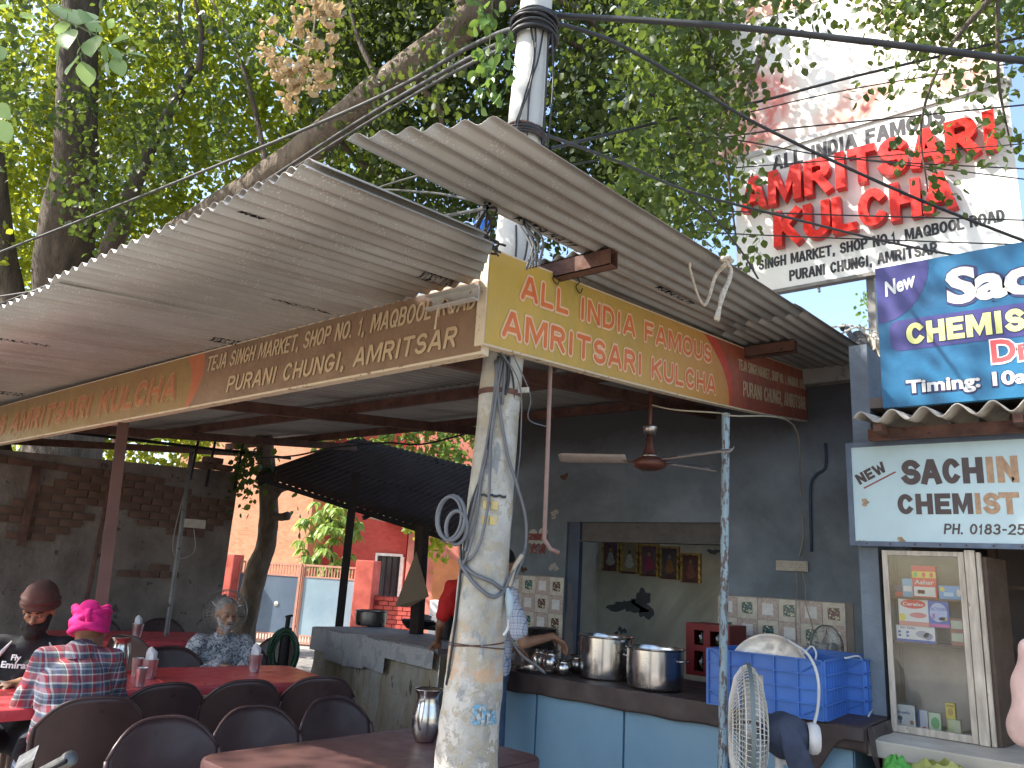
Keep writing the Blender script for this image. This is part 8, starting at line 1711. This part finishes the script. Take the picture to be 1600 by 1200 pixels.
def head_parts(mb, c, fwd, upd, s_=1.0):
    """skull, jaw, nose, ears about centre c; returns helper to place things on the face"""
    f, u = Vector(fwd).normalized(), Vector(upd).normalized(); r_ = f.cross(u).normalized(); u = r_.cross(f).normalized(); c = Vector(c)
    M_ = Matrix((r_, f, u)).transposed()
    def pt(x, y, z): return c + (r_ * x + f * y + u * z) * s_
    q = M_.to_quaternion()
    ell(mb, pt(0, -.012, .03), (.076 * s_, .095 * s_, .088 * s_), q); ell(mb, pt(0, .022, -.035), (.058 * s_, .066 * s_, .070 * s_), q); ell(mb, pt(0, .058, -.088), (.026 * s_, .024 * s_, .02 * s_), q)
    cap_mesh(mb, pt(0, .082, .012), pt(0, .104, -.022), .008 * s_, .014 * s_); ell(mb, pt(.013, .094, -.027), (.008 * s_,) * 3); ell(mb, pt(-.013, .094, -.027), (.008 * s_,) * 3)
    cap_mesh(mb, pt(-.035, .076, .027), pt(.035, .076, .027), .010 * s_, .010 * s_)
    for sx_ in (-1, 1): ell(mb, pt(sx_ * .040, .055, -.012), (.022 * s_, .022 * s_, .02 * s_), q); ell(mb, pt(sx_ * .079, -.005, -.005), (.010 * s_, .018 * s_, .030 * s_), q)
    cap_mesh(mb, pt(-.018, .083, -.055), pt(.018, .083, -.055), .009 * s_, .009 * s_)
    return pt, q
def face_bits(pt, parent, closed=False, s_=1.0, brow=m_beard):
    for sx_ in (-1, 1):
        mb = MB(); mb.ball(pt(sx_ * .031, .0745, .007), .0115 * s_, 12, 8); mb.build('eye', m_skin if closed else m_eye, parent, smooth=True, shift=False)
        mb = MB(); cap_mesh(mb, pt(sx_ * .020, .0865, .0065), pt(sx_ * .042, .079, .006), .0028 * s_, .0022 * s_, 8); mb.build('eyelid_line', m_beard, parent, smooth=True, shift=False)
        mb = MB(); cap_mesh(mb, pt(sx_ * .016, .0905, .031), pt(sx_ * .048, .076, .034), .0045 * s_, .003 * s_, 8); mb.build('eyebrow', brow, parent, smooth=True, shift=False)
    mb = MB(); cap_mesh(mb, pt(-.016, .0925, -.052), pt(.016, .0925, -.052), .0045, .0045, 8); mb.build('lips', m_lip, parent, smooth=True, shift=False)
def hand(mb, w, d, palmn, s_=1.0, curl=.5):
    """palm from wrist w along d, five fingers of different lengths bent towards palmn"""
    w, d, nrm_ = Vector(w), Vector(d).normalized(), Vector(palmn).normalized(); side = d.cross(nrm_).normalized()
    for k in range(4):
        o_ = side * (.030 - .020 * k) * s_; kn = w + d * (.088 - .004 * abs(k - 1.3)) * s_ + o_
        cap_mesh(mb, w + d * .012 * s_ + o_ * .6, kn, .015 * s_, .0125 * s_, 10)
        L1 = (.040, .045, .042, .033)[k] * s_; d1 = (d * math.cos(curl) + nrm_ * math.sin(curl)).normalized(); d2 = (d * math.cos(curl * 2.1) + nrm_ * math.sin(curl * 2.1)).normalized()
        j = kn + d1 * L1; cap_mesh(mb, kn, j, .0095 * s_, .0085 * s_, 10); cap_mesh(mb, j, j + d2 * L1 * .85, .0085 * s_, .0070 * s_, 10)
    b = w + d * .02 * s_ + side * .022 * s_; j = b + (side * .9 + d * .8 + nrm_ * .3).normalized() * .042 * s_
    cap_mesh(mb, b, j, .014 * s_, .011 * s_, 10); cap_mesh(mb, j, j + (d + nrm_ * .6 + side * .1).normalized() * .034 * s_, .011 * s_, .0085 * s_, 10)
def seated(t, sk, lean=.12, headf=(0, 1, -.2), head_c=None, rarm=None, larm=None, hs=1.0, twist=0, hand_s=1.0, hcurl=.5, belly=0):
    """limb layout in the person's own frame: x right, y forward, seat at z .46"""
    J = {}
    J['pel'] = Vector((0, 0, .55)); J['ch'] = Vector((0, lean * .75, .88)); J['nk'] = Vector((0, lean * 1.05, 1.08)); J['hd'] = Vector(head_c or (0, lean * 1.3 + .02, 1.20))
    J['sR'] = Vector((.185, lean, 1.015)); J['sL'] = Vector((-.185, lean, 1.015))
    (J['eR'], J['wR']), (J['eL'], J['wL']) = [(Vector(a), Vector(b)) for a, b in (rarm, larm)]
    J['kR'], J['kL'] = Vector((.16, .44, .50)), Vector((-.16, .44, .50)); J['aR'], J['aL'] = Vector((.17, .42, .09)), Vector((-.17, .42, .09))
    return J
def torso(mb, J, g=0.0, belly=0, w_=1.0):
    ell(mb, J['pel'], (.165 * w_ + g, .125 + g, .12 + g)); ell(mb, J['pel'].lerp(J['ch'], .5) + Vector((0, .02 + belly, 0)), (.150 * w_ + g, .115 + g + belly, .17 + g)); ell(mb, J['ch'], (.165 * w_ + g, .115 + g, .16 + g))
    cap_mesh(mb, J['sL'] + Vector((.02, 0, 0)), J['sR'] - Vector((.02, 0, 0)), .062 + g, .062 + g); cap_mesh(mb, J['ch'], J['nk'] - Vector((0, 0, .03)), .11 + g, .065 + g)
def figure(t, J, skin, headf, upd=(0, 0, 1), g=.008, sleeve='short', shirt=None, trous=None, hs=1.0, closed=False, hands=((0, 1, -.3), (0, 1, -.3)), palm=((0, 0, -1), (0, 0, -1)), curl=.5, belly=0, legs=True, brow=m_beard, vox=.0072):
    mb = MB(); torso(mb, J, -.012, belly); cap_mesh(mb, J['nk'] - Vector((0, 0, .06)), J['hd'] - Vector((0, 0, .06)), .056, .050)
    pt, q = head_parts(mb, J['hd'], headf, upd, hs)
    for s_ in 'RL':
        cap_mesh(mb, J['s' + s_], J['e' + s_], .046, .036); cap_mesh(mb, J['e' + s_], J['w' + s_], .037, .024); hand(mb, J['w' + s_], hands[0 if s_ == 'R' else 1], palm[0 if s_ == 'R' else 1], 1.0, curl)
        if legs: cap_mesh(mb, J['pel'] + Vector((.08 if s_ == 'R' else -.08, 0, -.03)), J['k' + s_], .075, .052); cap_mesh(mb, J['k' + s_], J['a' + s_], .052, .036); cap_mesh(mb, J['a' + s_] + Vector((0, -.03, -.045)), J['a' + s_] + Vector((0, .13, -.06)), .036, .030)
    fuse(mb, 'body', skin, t, vox); face_bits(pt, t, closed, hs, brow)
    if shirt:
        mb = MB(); torso(mb, J, g, belly)
        for s_ in 'RL':
            cap_mesh(mb, J['s' + s_], J['s' + s_].lerp(J['e' + s_], 1 if sleeve == 'long' else .72), .060 + g * .6, .050 + g)
            if sleeve == 'long': cap_mesh(mb, J['e' + s_], J['e' + s_].lerp(J['w' + s_], .93), .048 + g, .034 + g)
        o = fuse(mb, 'shirt', shirt, t, .0085, 3)
        # soft cloth folds
        me = o.data; nv = len(me.vertices); co = np.empty(nv * 3); me.vertices.foreach_get('co', co); co = co.reshape(-1, 3); no = np.empty(nv * 3); me.vertices.foreach_get('normal', no); no = no.reshape(-1, 3)
        fo = .0045 * np.sin(co[:, 2] * 42 + 3 * np.sin(co[:, 0] * 17) + 9 * co[:, 1]) + .003 * np.sin(co[:, 0] * 55 + co[:, 2] * 23)
        me.vertices.foreach_set('co', (co + no * fo[:, None]).ravel()); me.update()
    if trous:
        mb = MB(); ell(mb, J['pel'] - Vector((0, 0, .05)), (.172, .135, .10))
        for s_ in 'RL': cap_mesh(mb, J['pel'] + Vector((.085 if s_ == 'R' else -.085, 0, -.04)), J['k' + s_], .088, .066); cap_mesh(mb, J['k' + s_], J['a' + s_] + Vector((0, 0, .02)), .066, .052)
        fuse(mb, 'trousers', trous, t, .011, 3)
    return pt, q
def turban(t, pt, q, mt, bands, s_=1.0, cen=(0, -.02, .075), rad=(.098, .112, .082)):
    mb = MB(); ell(mb, pt(*cen), tuple(r_ * s_ for r_ in rad), q)
    for (tilt, roll, dz, rr, k) in bands:
        pts = []
        for a in range(33):
            an = 2 * math.pi * a / 32; x, y = rad[0] * k * math.cos(an), rad[1] * k * math.sin(an)
            z = dz + x * math.tan(roll) + y * math.tan(tilt); pts.append(pt(cen[0] + x, cen[1] + y, cen[2] + z))
        mb.tube(pts, rr * s_, 10, cap=False)
    return fuse(mb, 'turban', mt, t, .0062, 2, .5)
def stripes(nt, coord, period, stops): 
    f = maths(nt, 'FRACT', maths(nt, 'MULTIPLY', coord, 1 / period)); return ramp(nt, f, stops, 'CONSTANT')
def plaid(name, period, vs_, hs_, base_rough=.9, fac=.5):
    m, nt, pb, out = nmat(name); v = texco(nt, 'Object'); sp = nt.nodes.new('ShaderNodeSeparateXYZ')
    wob = nt.nodes.new('ShaderNodeTexNoise'); wob.inputs['Scale'].default_value = 5; nt.links.new(v, wob.inputs[0])
    vm = nt.nodes.new('ShaderNodeVectorMath'); vm.operation = 'MULTIPLY_ADD'; nt.links.new(wob.outputs['Color'], vm.inputs[0]); vm.inputs[1].default_value = (.035, .035, .035); nt.links.new(v, vm.inputs[2])
    nt.links.new(vm.outputs[0], sp.inputs[0])
    lat = maths(nt, 'ADD', sp.outputs[0], maths(nt, 'MULTIPLY', sp.outputs[1], .6))
    c = mix(nt, fac, stripes(nt, maths(nt, 'ADD', lat, 5), period, vs_), stripes(nt, maths(nt, 'ADD', sp.outputs[2], 5), period * 1.15, hs_))
    nt.links.new(c, pb.inputs['Base Color']); pb.inputs['Roughness'].default_value = base_rough
    bump(nt, pb, tnoise(nt, v, 300, 2), .2, .001); return m
W_, RD, NV, GY, GN, LB = (.42, .42, .42), (.26, .024, .035), (.035, .045, .09), (.10, .11, .13), (.07, .10, .08), (.22, .26, .32)
m_plaid = plaid('red_navy_plaid', .115, [(0, W_), (.07, GY), (.2, NV), (.32, GN), (.44, W_), (.47, RD), (.62, GY), (.8, LB), (.88, RD), (.95, NV)], [(0, RD), (.22, W_), (.27, NV), (.40, LB), (.45, NV), (.52, GY), (.6, W_), (.64, RD), (.8, NV), (.93, W_)])
m_check = plaid('blue_white_check', .034, [(0, (.08, .12, .30)), (.14, (.50, .52, .58)), (.5, (.28, .34, .50)), (.62, (.56, .57, .62))], [(0, (.10, .15, .34)), (.14, (.54, .55, .60)), (.5, (.30, .36, .52)), (.6, (.58, .59, .63))])
m_blackT = mat('black_jersey', (.016, .017, .019), .85, scale=6, bmp=.15, bscale=200); m_dktr = mat('dark_trousers', (.02, .024, .035), .9, scale=6, bmp=.2)
m_jeans = mat('blue_jeans', (.035, .065, .115), .9, col2=(.055, .095, .16), scale=7, bmp=.4, bscale=200)
m, nt, pb, out = nmat('floral_shirt'); v = texco(nt, 'Object')
c = ramp(nt, tnoise(nt, v, 34, 4, .7, 1.6), [(.40, (.06, .07, .09)), (.47, (.17, .19, .22)), (.53, (.42, .43, .44)), (.62, (.50, .50, .51))], 'EASE'); nt.links.new(c, pb.inputs['Base Color']); pb.inputs['Roughness'].default_value = .9; m_floralsh = m
m_redsh = mat('red_tshirt', (.50, .02, .018), .9, scale=5, bmp=.2); m_pinksh = mat('pale_pink_shirt', (.60, .42, .38), .9, scale=5, bmp=.2)
m_brturb = mat('brown_turban', (.07, .032, .026), .9, col2=(.09, .042, .034), scale=6, bmp=.3, bscale=160); m_pkturb = mat('magenta_turban', (.56, .010, .15), .9, col2=(.66, .02, .20), scale=6, var=.1, bmp=.3, bscale=160)
# --- bearded man in black
loc = (-5.32, 2.10, -.10); rz = math.atan2(-.93, -.36)   # faces the table and a little to the street
def face_rz(fx, fy): return math.atan2(-fx, fy)
t = local('person', 'bearded man in brown turban and black printed jersey, looking down at his plate', 'person', loc, face_rz(.80, -.60))
J = seated(t, None, lean=.10, head_c=(.0, .13, 1.225), rarm=((.29, .16, .80), (.16, .40, .885)), larm=((-.28, .20, .80), (-.06, .42, .87)))
pt, q = figure(t, J, m_skin, (.0, 1, -.42), sleeve='short', shirt=m_blackT, trous=m_dktr, closed=True, hands=((-.35, .75, -.55), (.5, .8, -.1)), palm=((-.1, -.5, -.85), (0, 0, -1)), curl=.45, g=.012)
mb = MB(); ell(mb, pt(0, .045, -.075), (.066, .062, .055), q); cap_mesh(mb, pt(-.062, .01, -.02), pt(-.045, .055, -.07), .018, .03); cap_mesh(mb, pt(.062, .01, -.02), pt(.045, .055, -.07), .018, .03); cap_mesh(mb, pt(0, .06, -.10), pt(0, .055, -.20), .058, .040); cap_mesh(mb, pt(-.026, .092, -.042), pt(.026, .092, -.042), .008, .008); fuse(mb, 'beard', m_beard, t, .006, 2)
turban(t, pt, q, m_brturb, [(.12, .05, -.045, .017, .97), (.22, -.12, -.022, .014, .99), (.10, .16, -.005, .013, .97)], cen=(0, -.022, .088), rad=(.096, .112, .096))
# shirt lettering and white shoulder stripes
def chest(txt, x, z, h, w_):
    y = .10 * .9 + .133; o = letters(txt, (x, 0, z), (-1, 0, 0), (0, 0, 1), h, w_, mat('white_print_%s' % txt[:2], (.6, .6, .6), .7, bmp=0), None, bold=.03, ext=.0006, lift=0)
    for v_ in o.data.vertices:
        xx = v_.co.x; zz = v_.co.z; k = 1 - (xx / .19) ** 2; v_.co.y = (.075 + .137 * math.sqrt(max(.05, k)) * (1 - .35 * max(0, (zz - .88) / .2) ** 2) + .012) + (v_.co.y * .5)
    o.parent = t; o.data.update(); return o
chest('Fly', .075, .955, .030, .055); chest('Emirates', .125, .912, .034, .215)
for s_ in (-1, 1): MB().tube([(s_ * .10, .165, 1.055), (s_ * .135, .175, 1.0), (s_ * .165, .165, .945)], [.004, .011, .004], 8).build('shoulder_stripe', MATS['white_print_Fl'], t, shift=False)
pl = thing('dinner_plate', 'steel plate of bread under the bearded man\'s fingers', 'plate', (-4.98, 1.72, .748)); c = (-5.02, 1.74, .748)
MB().lathe([(0, .002), (.10, .002), (.125, .012), (.128, .012), (.10, -.0), (0, 0)], c, 32).build('plate_disc', m_steel, pl, smooth=True); MB().ball((c[0], c[1], c[2] + .012), (.085, .08, .012), 20, 8).build('flat_bread', mat('baked_bread', (.42, .26, .12), .9, col2=(.5, .36, .2), scale=30, patch=(.62, (.2, .1, .04))), pl, smooth=True)
# --- man with the magenta turban, seen from behind
t = local('person', 'man in bright magenta turban and red plaid shirt, seen from behind', 'person', (-4.07, 1.80, -.055), face_rz(-.90, .40)); t.scale = (1.0, 1.0, 1.0)
J = seated(t, None, lean=.16, head_c=(.02, .22, 1.155), rarm=((.20, .24, .80), (.15, .46, .86)), larm=((-.205, .20, .80), (-.16, .46, .86))); J['sR'].x, J['sL'].x = .145, -.145
pt, q = figure(t, J, m_skin, (.05, 1, -.5), sleeve='long', shirt=m_plaid, trous=m_dktr, closed=True, g=.010, hands=((-.1, .95, -.2), (.1, .95, -.2)), curl=.5)
turban(t, pt, q, m_pkturb, [(.30, .30, -.034, .014, .97), (.42, -.28, -.026, .014, .98), (.10, .15, -.048, .012, .94), (.55, .05, .0, .014, .97), (.16, -.42, .01, .014, .96), (.16, .42, .012, .014, .96)], cen=(0, -.030, .040), rad=(.087, .102, .082))
mb = MB(); ell(mb, pt(-.012, -.115, .080), (.046, .026, .036), q); cap_mesh(mb, pt(-.078, -.06, .095), pt(-.01, -.135, .03), .022, .017); cap_mesh(mb, pt(.070, -.06, .10), pt(-.01, -.135, .03), .020, .015); cap_mesh(mb, pt(-.01, -.136, .045), pt(-.005, -.12, -.015), .015, .012); fuse(mb, 'turban_knot', m_pkturb, t, .0055, 2)
mb = MB(); torsoC = J['nk'] - Vector((0, .02, .035)); mb.lathe([(.082, -.03), (.078, .01), (.070, .045), (.064, .052), (.060, .04), (.065, .0)], torsoC, 28, axis=(0, .25, 1)); mb.build('collar', m_plaid, t, smooth=True, shift=False)
mb = MB(); mb.grid(lambda u, v: (math.cos(math.pi * (.95 + 1.1 * u)) * (.19 + .02 * v), -.02 + math.sin(math.pi * (.95 + 1.1 * u)) * (.15 + .025 * v), .60 - .22 * v + .01 * math.sin(u * 18)), 30, 8); mb.build('shirt_tail', m_plaid, t, smooth=True, shift=False, solid=.002)
# --- old man with white beard
t = local('person', 'old man with grey hair and white beard in patterned shirt at the sunlit red table', 'person', (-5.71, 3.57, -.16), face_rz(.88, -.28))
J = seated(t, None, lean=.05, head_c=(.0, .09, 1.235), rarm=((.25, .14, .79), (.06, .37, .90)), larm=((-.26, .20, .80), (-.08, .42, .895)))
pt, q = figure(t, J, m_skin2, (-.15, 1, -.16), sleeve='long', closed=True, shirt=m_floralsh, trous=m_dktr, hands=((-.6, .8, -.1), (.4, .9, -.15)), palm=((0, 0, -1), (0, 0, -1)), curl=.3, belly=.02, brow=m_greyh, g=.014)
mb = MB(); ell(mb, pt(0, -.028, .048), (.083, .094, .080), q); fuse(mb, 'hair', m_greyh, t, .006, 1)
mb = MB(); ell(mb, pt(0, .040, -.078), (.058, .054, .040), q); cap_mesh(mb, pt(-.066, .0, -.015), pt(-.045, .05, -.065), .014, .024); cap_mesh(mb, pt(.066, .0, -.015), pt(.045, .05, -.065), .014, .024); cap_mesh(mb, pt(0, .066, -.085), pt(0, .06, -.115), .035, .026); cap_mesh(mb, pt(-.026, .093, -.040), pt(.026, .093, -.040), .007, .007); fuse(mb, 'beard', m_whiteb, t, .0055, 2)
mb = MB(); mb.grid(lambda u, v: (.07 * math.cos(math.pi * (.72 + 1.56 * u)) * (1 + .12 * v), .045 - .06 * math.sin(math.pi * (.72 + 1.56 * u)) * -1 * (1 + .12 * v) + .01, 1.10 - .05 * v), 24, 4); mb.build('collar', m_floralsh, t, smooth=True, shift=False, solid=.003)
# --- standing figures
def standing(lbl, loc, rz, skin, shirt, trous, rarm, larm, head=(0, .03, 1.60), sleeve='short', hair=m_beard, hands=((0, .3, -1), (0, .3, -1)), palm=((0, -1, 0), (0, -1, 0)), headf=(0, 1, -.3), g=.014, sc=1.0):
    t = local('person', lbl, 'person', loc, rz); t.scale = (sc, sc, sc)
    J = {'pel': Vector((0, 0, .95)), 'ch': Vector((0, .02, 1.24)), 'nk': Vector((0, .01, 1.46)), 'hd': Vector(head), 'sR': Vector((.19, 0, 1.40)), 'sL': Vector((-.19, 0, 1.40)), 'kR': Vector((.11, .02, .50)), 'kL': Vector((-.11, -.02, .50)), 'aR': Vector((.12, 0, .09)), 'aL': Vector((-.12, -.04, .09))}
    J['eR'], J['wR'] = Vector(rarm[0]), Vector(rarm[1]); J['eL'], J['wL'] = Vector(larm[0]), Vector(larm[1])
    pt, q = figure(t, J, skin, headf, sleeve=sleeve, shirt=shirt, trous=trous, hands=hands, palm=palm, g=g)
    mb = MB(); ell(mb, pt(0, -.026, .050), (.084, .096, .082), q); fuse(mb, 'hair', hair, t, .006, 1)
    return t, J
standing('worker in red shirt and dark trousers standing mostly hidden behind the pole at the stove', (-4.11, 4.74, 0), face_rz(-.75, .6), m_skin, m_redsh, m_dktr, ((.24, .08, 1.12), (.20, .30, 1.02)), ((-.26, .02, 1.12), (-.24, .22, .98)), head=(0, .06, 1.59), sc=.985)
t, J = standing('worker in blue checked shirt and jeans reaching over the steel plates on the counter', (-3.30, 3.97, 0), face_rz(.35, .94), m_skin, m_check, m_jeans, ((.27, .10, 1.12), (.29, .30, 1.165)), ((-.25, .05, 1.10), (-.12, .26, 1.05)), head=(-.05, .10, 1.58), hands=((.1, .8, -.45), (.2, .8, -.3)), palm=((0, -.4, -.9), (0, -.2, -1)), sc=.985)
standing('customer in pale pink shirt at the right edge before the chemist counter', (-.14, 3.54, -.03), face_rz(-.1, 1), m_skin, m_pinksh, m_dktr, ((.25, .02, 1.10), (.24, .22, 1.0)), ((-.25, .06, 1.12), (-.10, .27, 1.04)), sleeve='long', sc=.97)
# shoulder bag strap of the checked-shirt worker
tag(MB().tube(catmull([(-2.850, 3.517, 1.327), (-2.838, 3.567, 1.199), (-2.827, 3.682, 1.075), (-2.800, 3.792, 1.011), (-2.787, 3.886, 0.958)], 6), [.006] * 12 + [.009] * 10 + [.008, .006, .004], 8).build('ladle', m_steel2, smooth=True), 'long steel ladle slanting down beside the checked-shirt worker\'s forearm', 'ladle')
# green carrier bag on the chemist's counter edge
gb_ = thing('carrier_bag', 'crumpled green and yellow polythene bag at the bottom right before the cream counter', 'bag', (-0.766, 4.052, 0.811)); c = Vector((-0.771, 4.093, 0.674))
m_gbag = leafmat('green_polythene', (.10, .42, .08), (.16, .5, .1), .35, .3, (.2, .7, .1)); m_ybag = leafmat('yellow_polythene', (.42, .48, .12), (.5, .5, .2), .3, .3, (.6, .6, .2))
MB().grid(lambda u, v: tuple(c + Vector(((.16 + .05 * mnoise.noise(Vector((u * 7, v * 6, 0)))) * math.sin(math.pi * (.15 + .85 * v)) * math.cos(2 * math.pi * u), (.09 + .03 * mnoise.noise(Vector((u * 9, v * 7, 3)))) * math.sin(math.pi * (.15 + .85 * v)) * math.sin(2 * math.pi * u), .14 - .30 * v + .035 * mnoise.noise(Vector((u * 11, v * 9, 7)))))), 44, 26).build('bag', m_ybag, gb_, smooth=True)
MB().grid(lambda u, v: tuple(c + Vector((-.17, -.05, .02)) + Vector(((.07 + .04 * mnoise.noise(Vector((u * 7, v * 6, 5)))) * math.sin(math.pi * (.1 + .9 * v)) * math.cos(2 * math.pi * u), (.05 + .03 * mnoise.noise(Vector((u * 9, v * 7, 8)))) * math.sin(math.pi * (.1 + .9 * v)) * math.sin(2 * math.pi * u), .12 - .2 * v + .03 * mnoise.noise(Vector((u * 12, v * 9, 2)))))), 36, 20).build('bag_neck', m_gbag, gb_, smooth=True)

# ================================================================== motorcycle at the lower left, only its handlebar in the picture
mo = thing('motorcycle', 'parked motorcycle, only its chrome handlebar and grip showing at the lower left', 'motorcycle', (-3.2, .9, 0))
m_chr2 = mat('worn_chrome', (.40, .40, .40), .3, 1.0, scale=10, bmp=.02); m_alum = mat('grey_aluminium', (.16, .16, .155), .4, .6, scale=10)
g0_, g1_ = Vector((-2.502, 1.024, 0.861)), Vector((-2.344, 1.060, 0.944)); dd = (g1_ - g0_).normalized(); hb0 = g0_ - dd * .42
MB().tube([hb0, g0_ - dd * .1, g0_], .012, 12).build('handlebar', m_chr2, mo, smooth=True)
MB().lathe([(.0, 0), (.0165, 0), (.0175, .01), (.0175, .165), (.021, .175), (.021, .19), (.012, .196), (0, .196)], g0_, 24, axis=dd).build('grip', m_alum, mo, smooth=True, auto=40)
MB().tube([g0_ - dd * .02 + Vector((.02, -.05, -.01)), g0_ + dd * .10 + Vector((.02, -.055, -.012)), g0_ + dd * .235 + Vector((.022, -.05, -.012))], [.006, .005, .007], 10).build('brake_lever', m_blackiron, mo, smooth=True)
MB().obox(g0_ - dd * .03 + Vector((-.04, -.01, .0)), dd * .09, Vector((-.055, .03, .028)), Vector((.01, .0, .035))).build('lever_bracket', m_alum, mo, bevel=.01)
hc_ = hb0 + Vector((.0, 0, -.15)); ax_ = dd.copy(); ax_.z = 0; ax_.normalize(); fo_ = Vector((ax_.y, -ax_.x, 0))
MB().tube([hb0, hb0 - dd * .35], .012, 12).build('handlebar', m_chr2, mo, smooth=True)
MB().ball(tuple(hc_ + fo_ * .12), (.10, .10, .09), 20, 12).build('headlight', m_chr2, mo, smooth=True)
for s_ in (-.07, .07): MB().tube([hc_ + ax_ * s_ + Vector((0, 0, .1)), hc_ + ax_ * s_ + fo_ * .28 + Vector((0, 0, -.55))], .018, 12).build('fork_leg', m_chr2, mo, smooth=True)
wc = hc_ + fo_ * .28; wc.z = .18
mb = MB(); mb.tube([wc + fo_ * (.27 * math.cos(a / 36 * 6.2832)) + Vector((0, 0, .27 * math.sin(a / 36 * 6.2832))) for a in range(37)], .045, 12, cap=False); mb.build('tyre', m_blackpl, mo, smooth=True)
mb = MB(); mb.tube([wc + fo_ * (.22 * math.cos(a / 36 * 6.2832)) + Vector((0, 0, .22 * math.sin(a / 36 * 6.2832))) for a in range(37)], .012, 8, cap=False)
for k in range(18): mb.tube([wc, wc + fo_ * (.22 * math.cos(k / 18 * 6.2832)) + Vector((0, 0, .22 * math.sin(k / 18 * 6.2832)))], .002, 4)
mb.build('wheel_rim', m_chr2, mo)
mb = MB(); ell(mb, hc_ - fo_ * .35 + Vector((0, 0, -.05)), (.16, .24, .13)); mb.build('fuel_tank', mat('red_tank', (.35, .02, .02), .25), mo, smooth=True)
MB().beam(hc_ - fo_ * .5 + Vector((0, 0, -.1)), hc_ - fo_ * 1.1 + Vector((0, 0, -.08)), .24, .09).build('seat', m_blackpl, mo, bevel=.03)
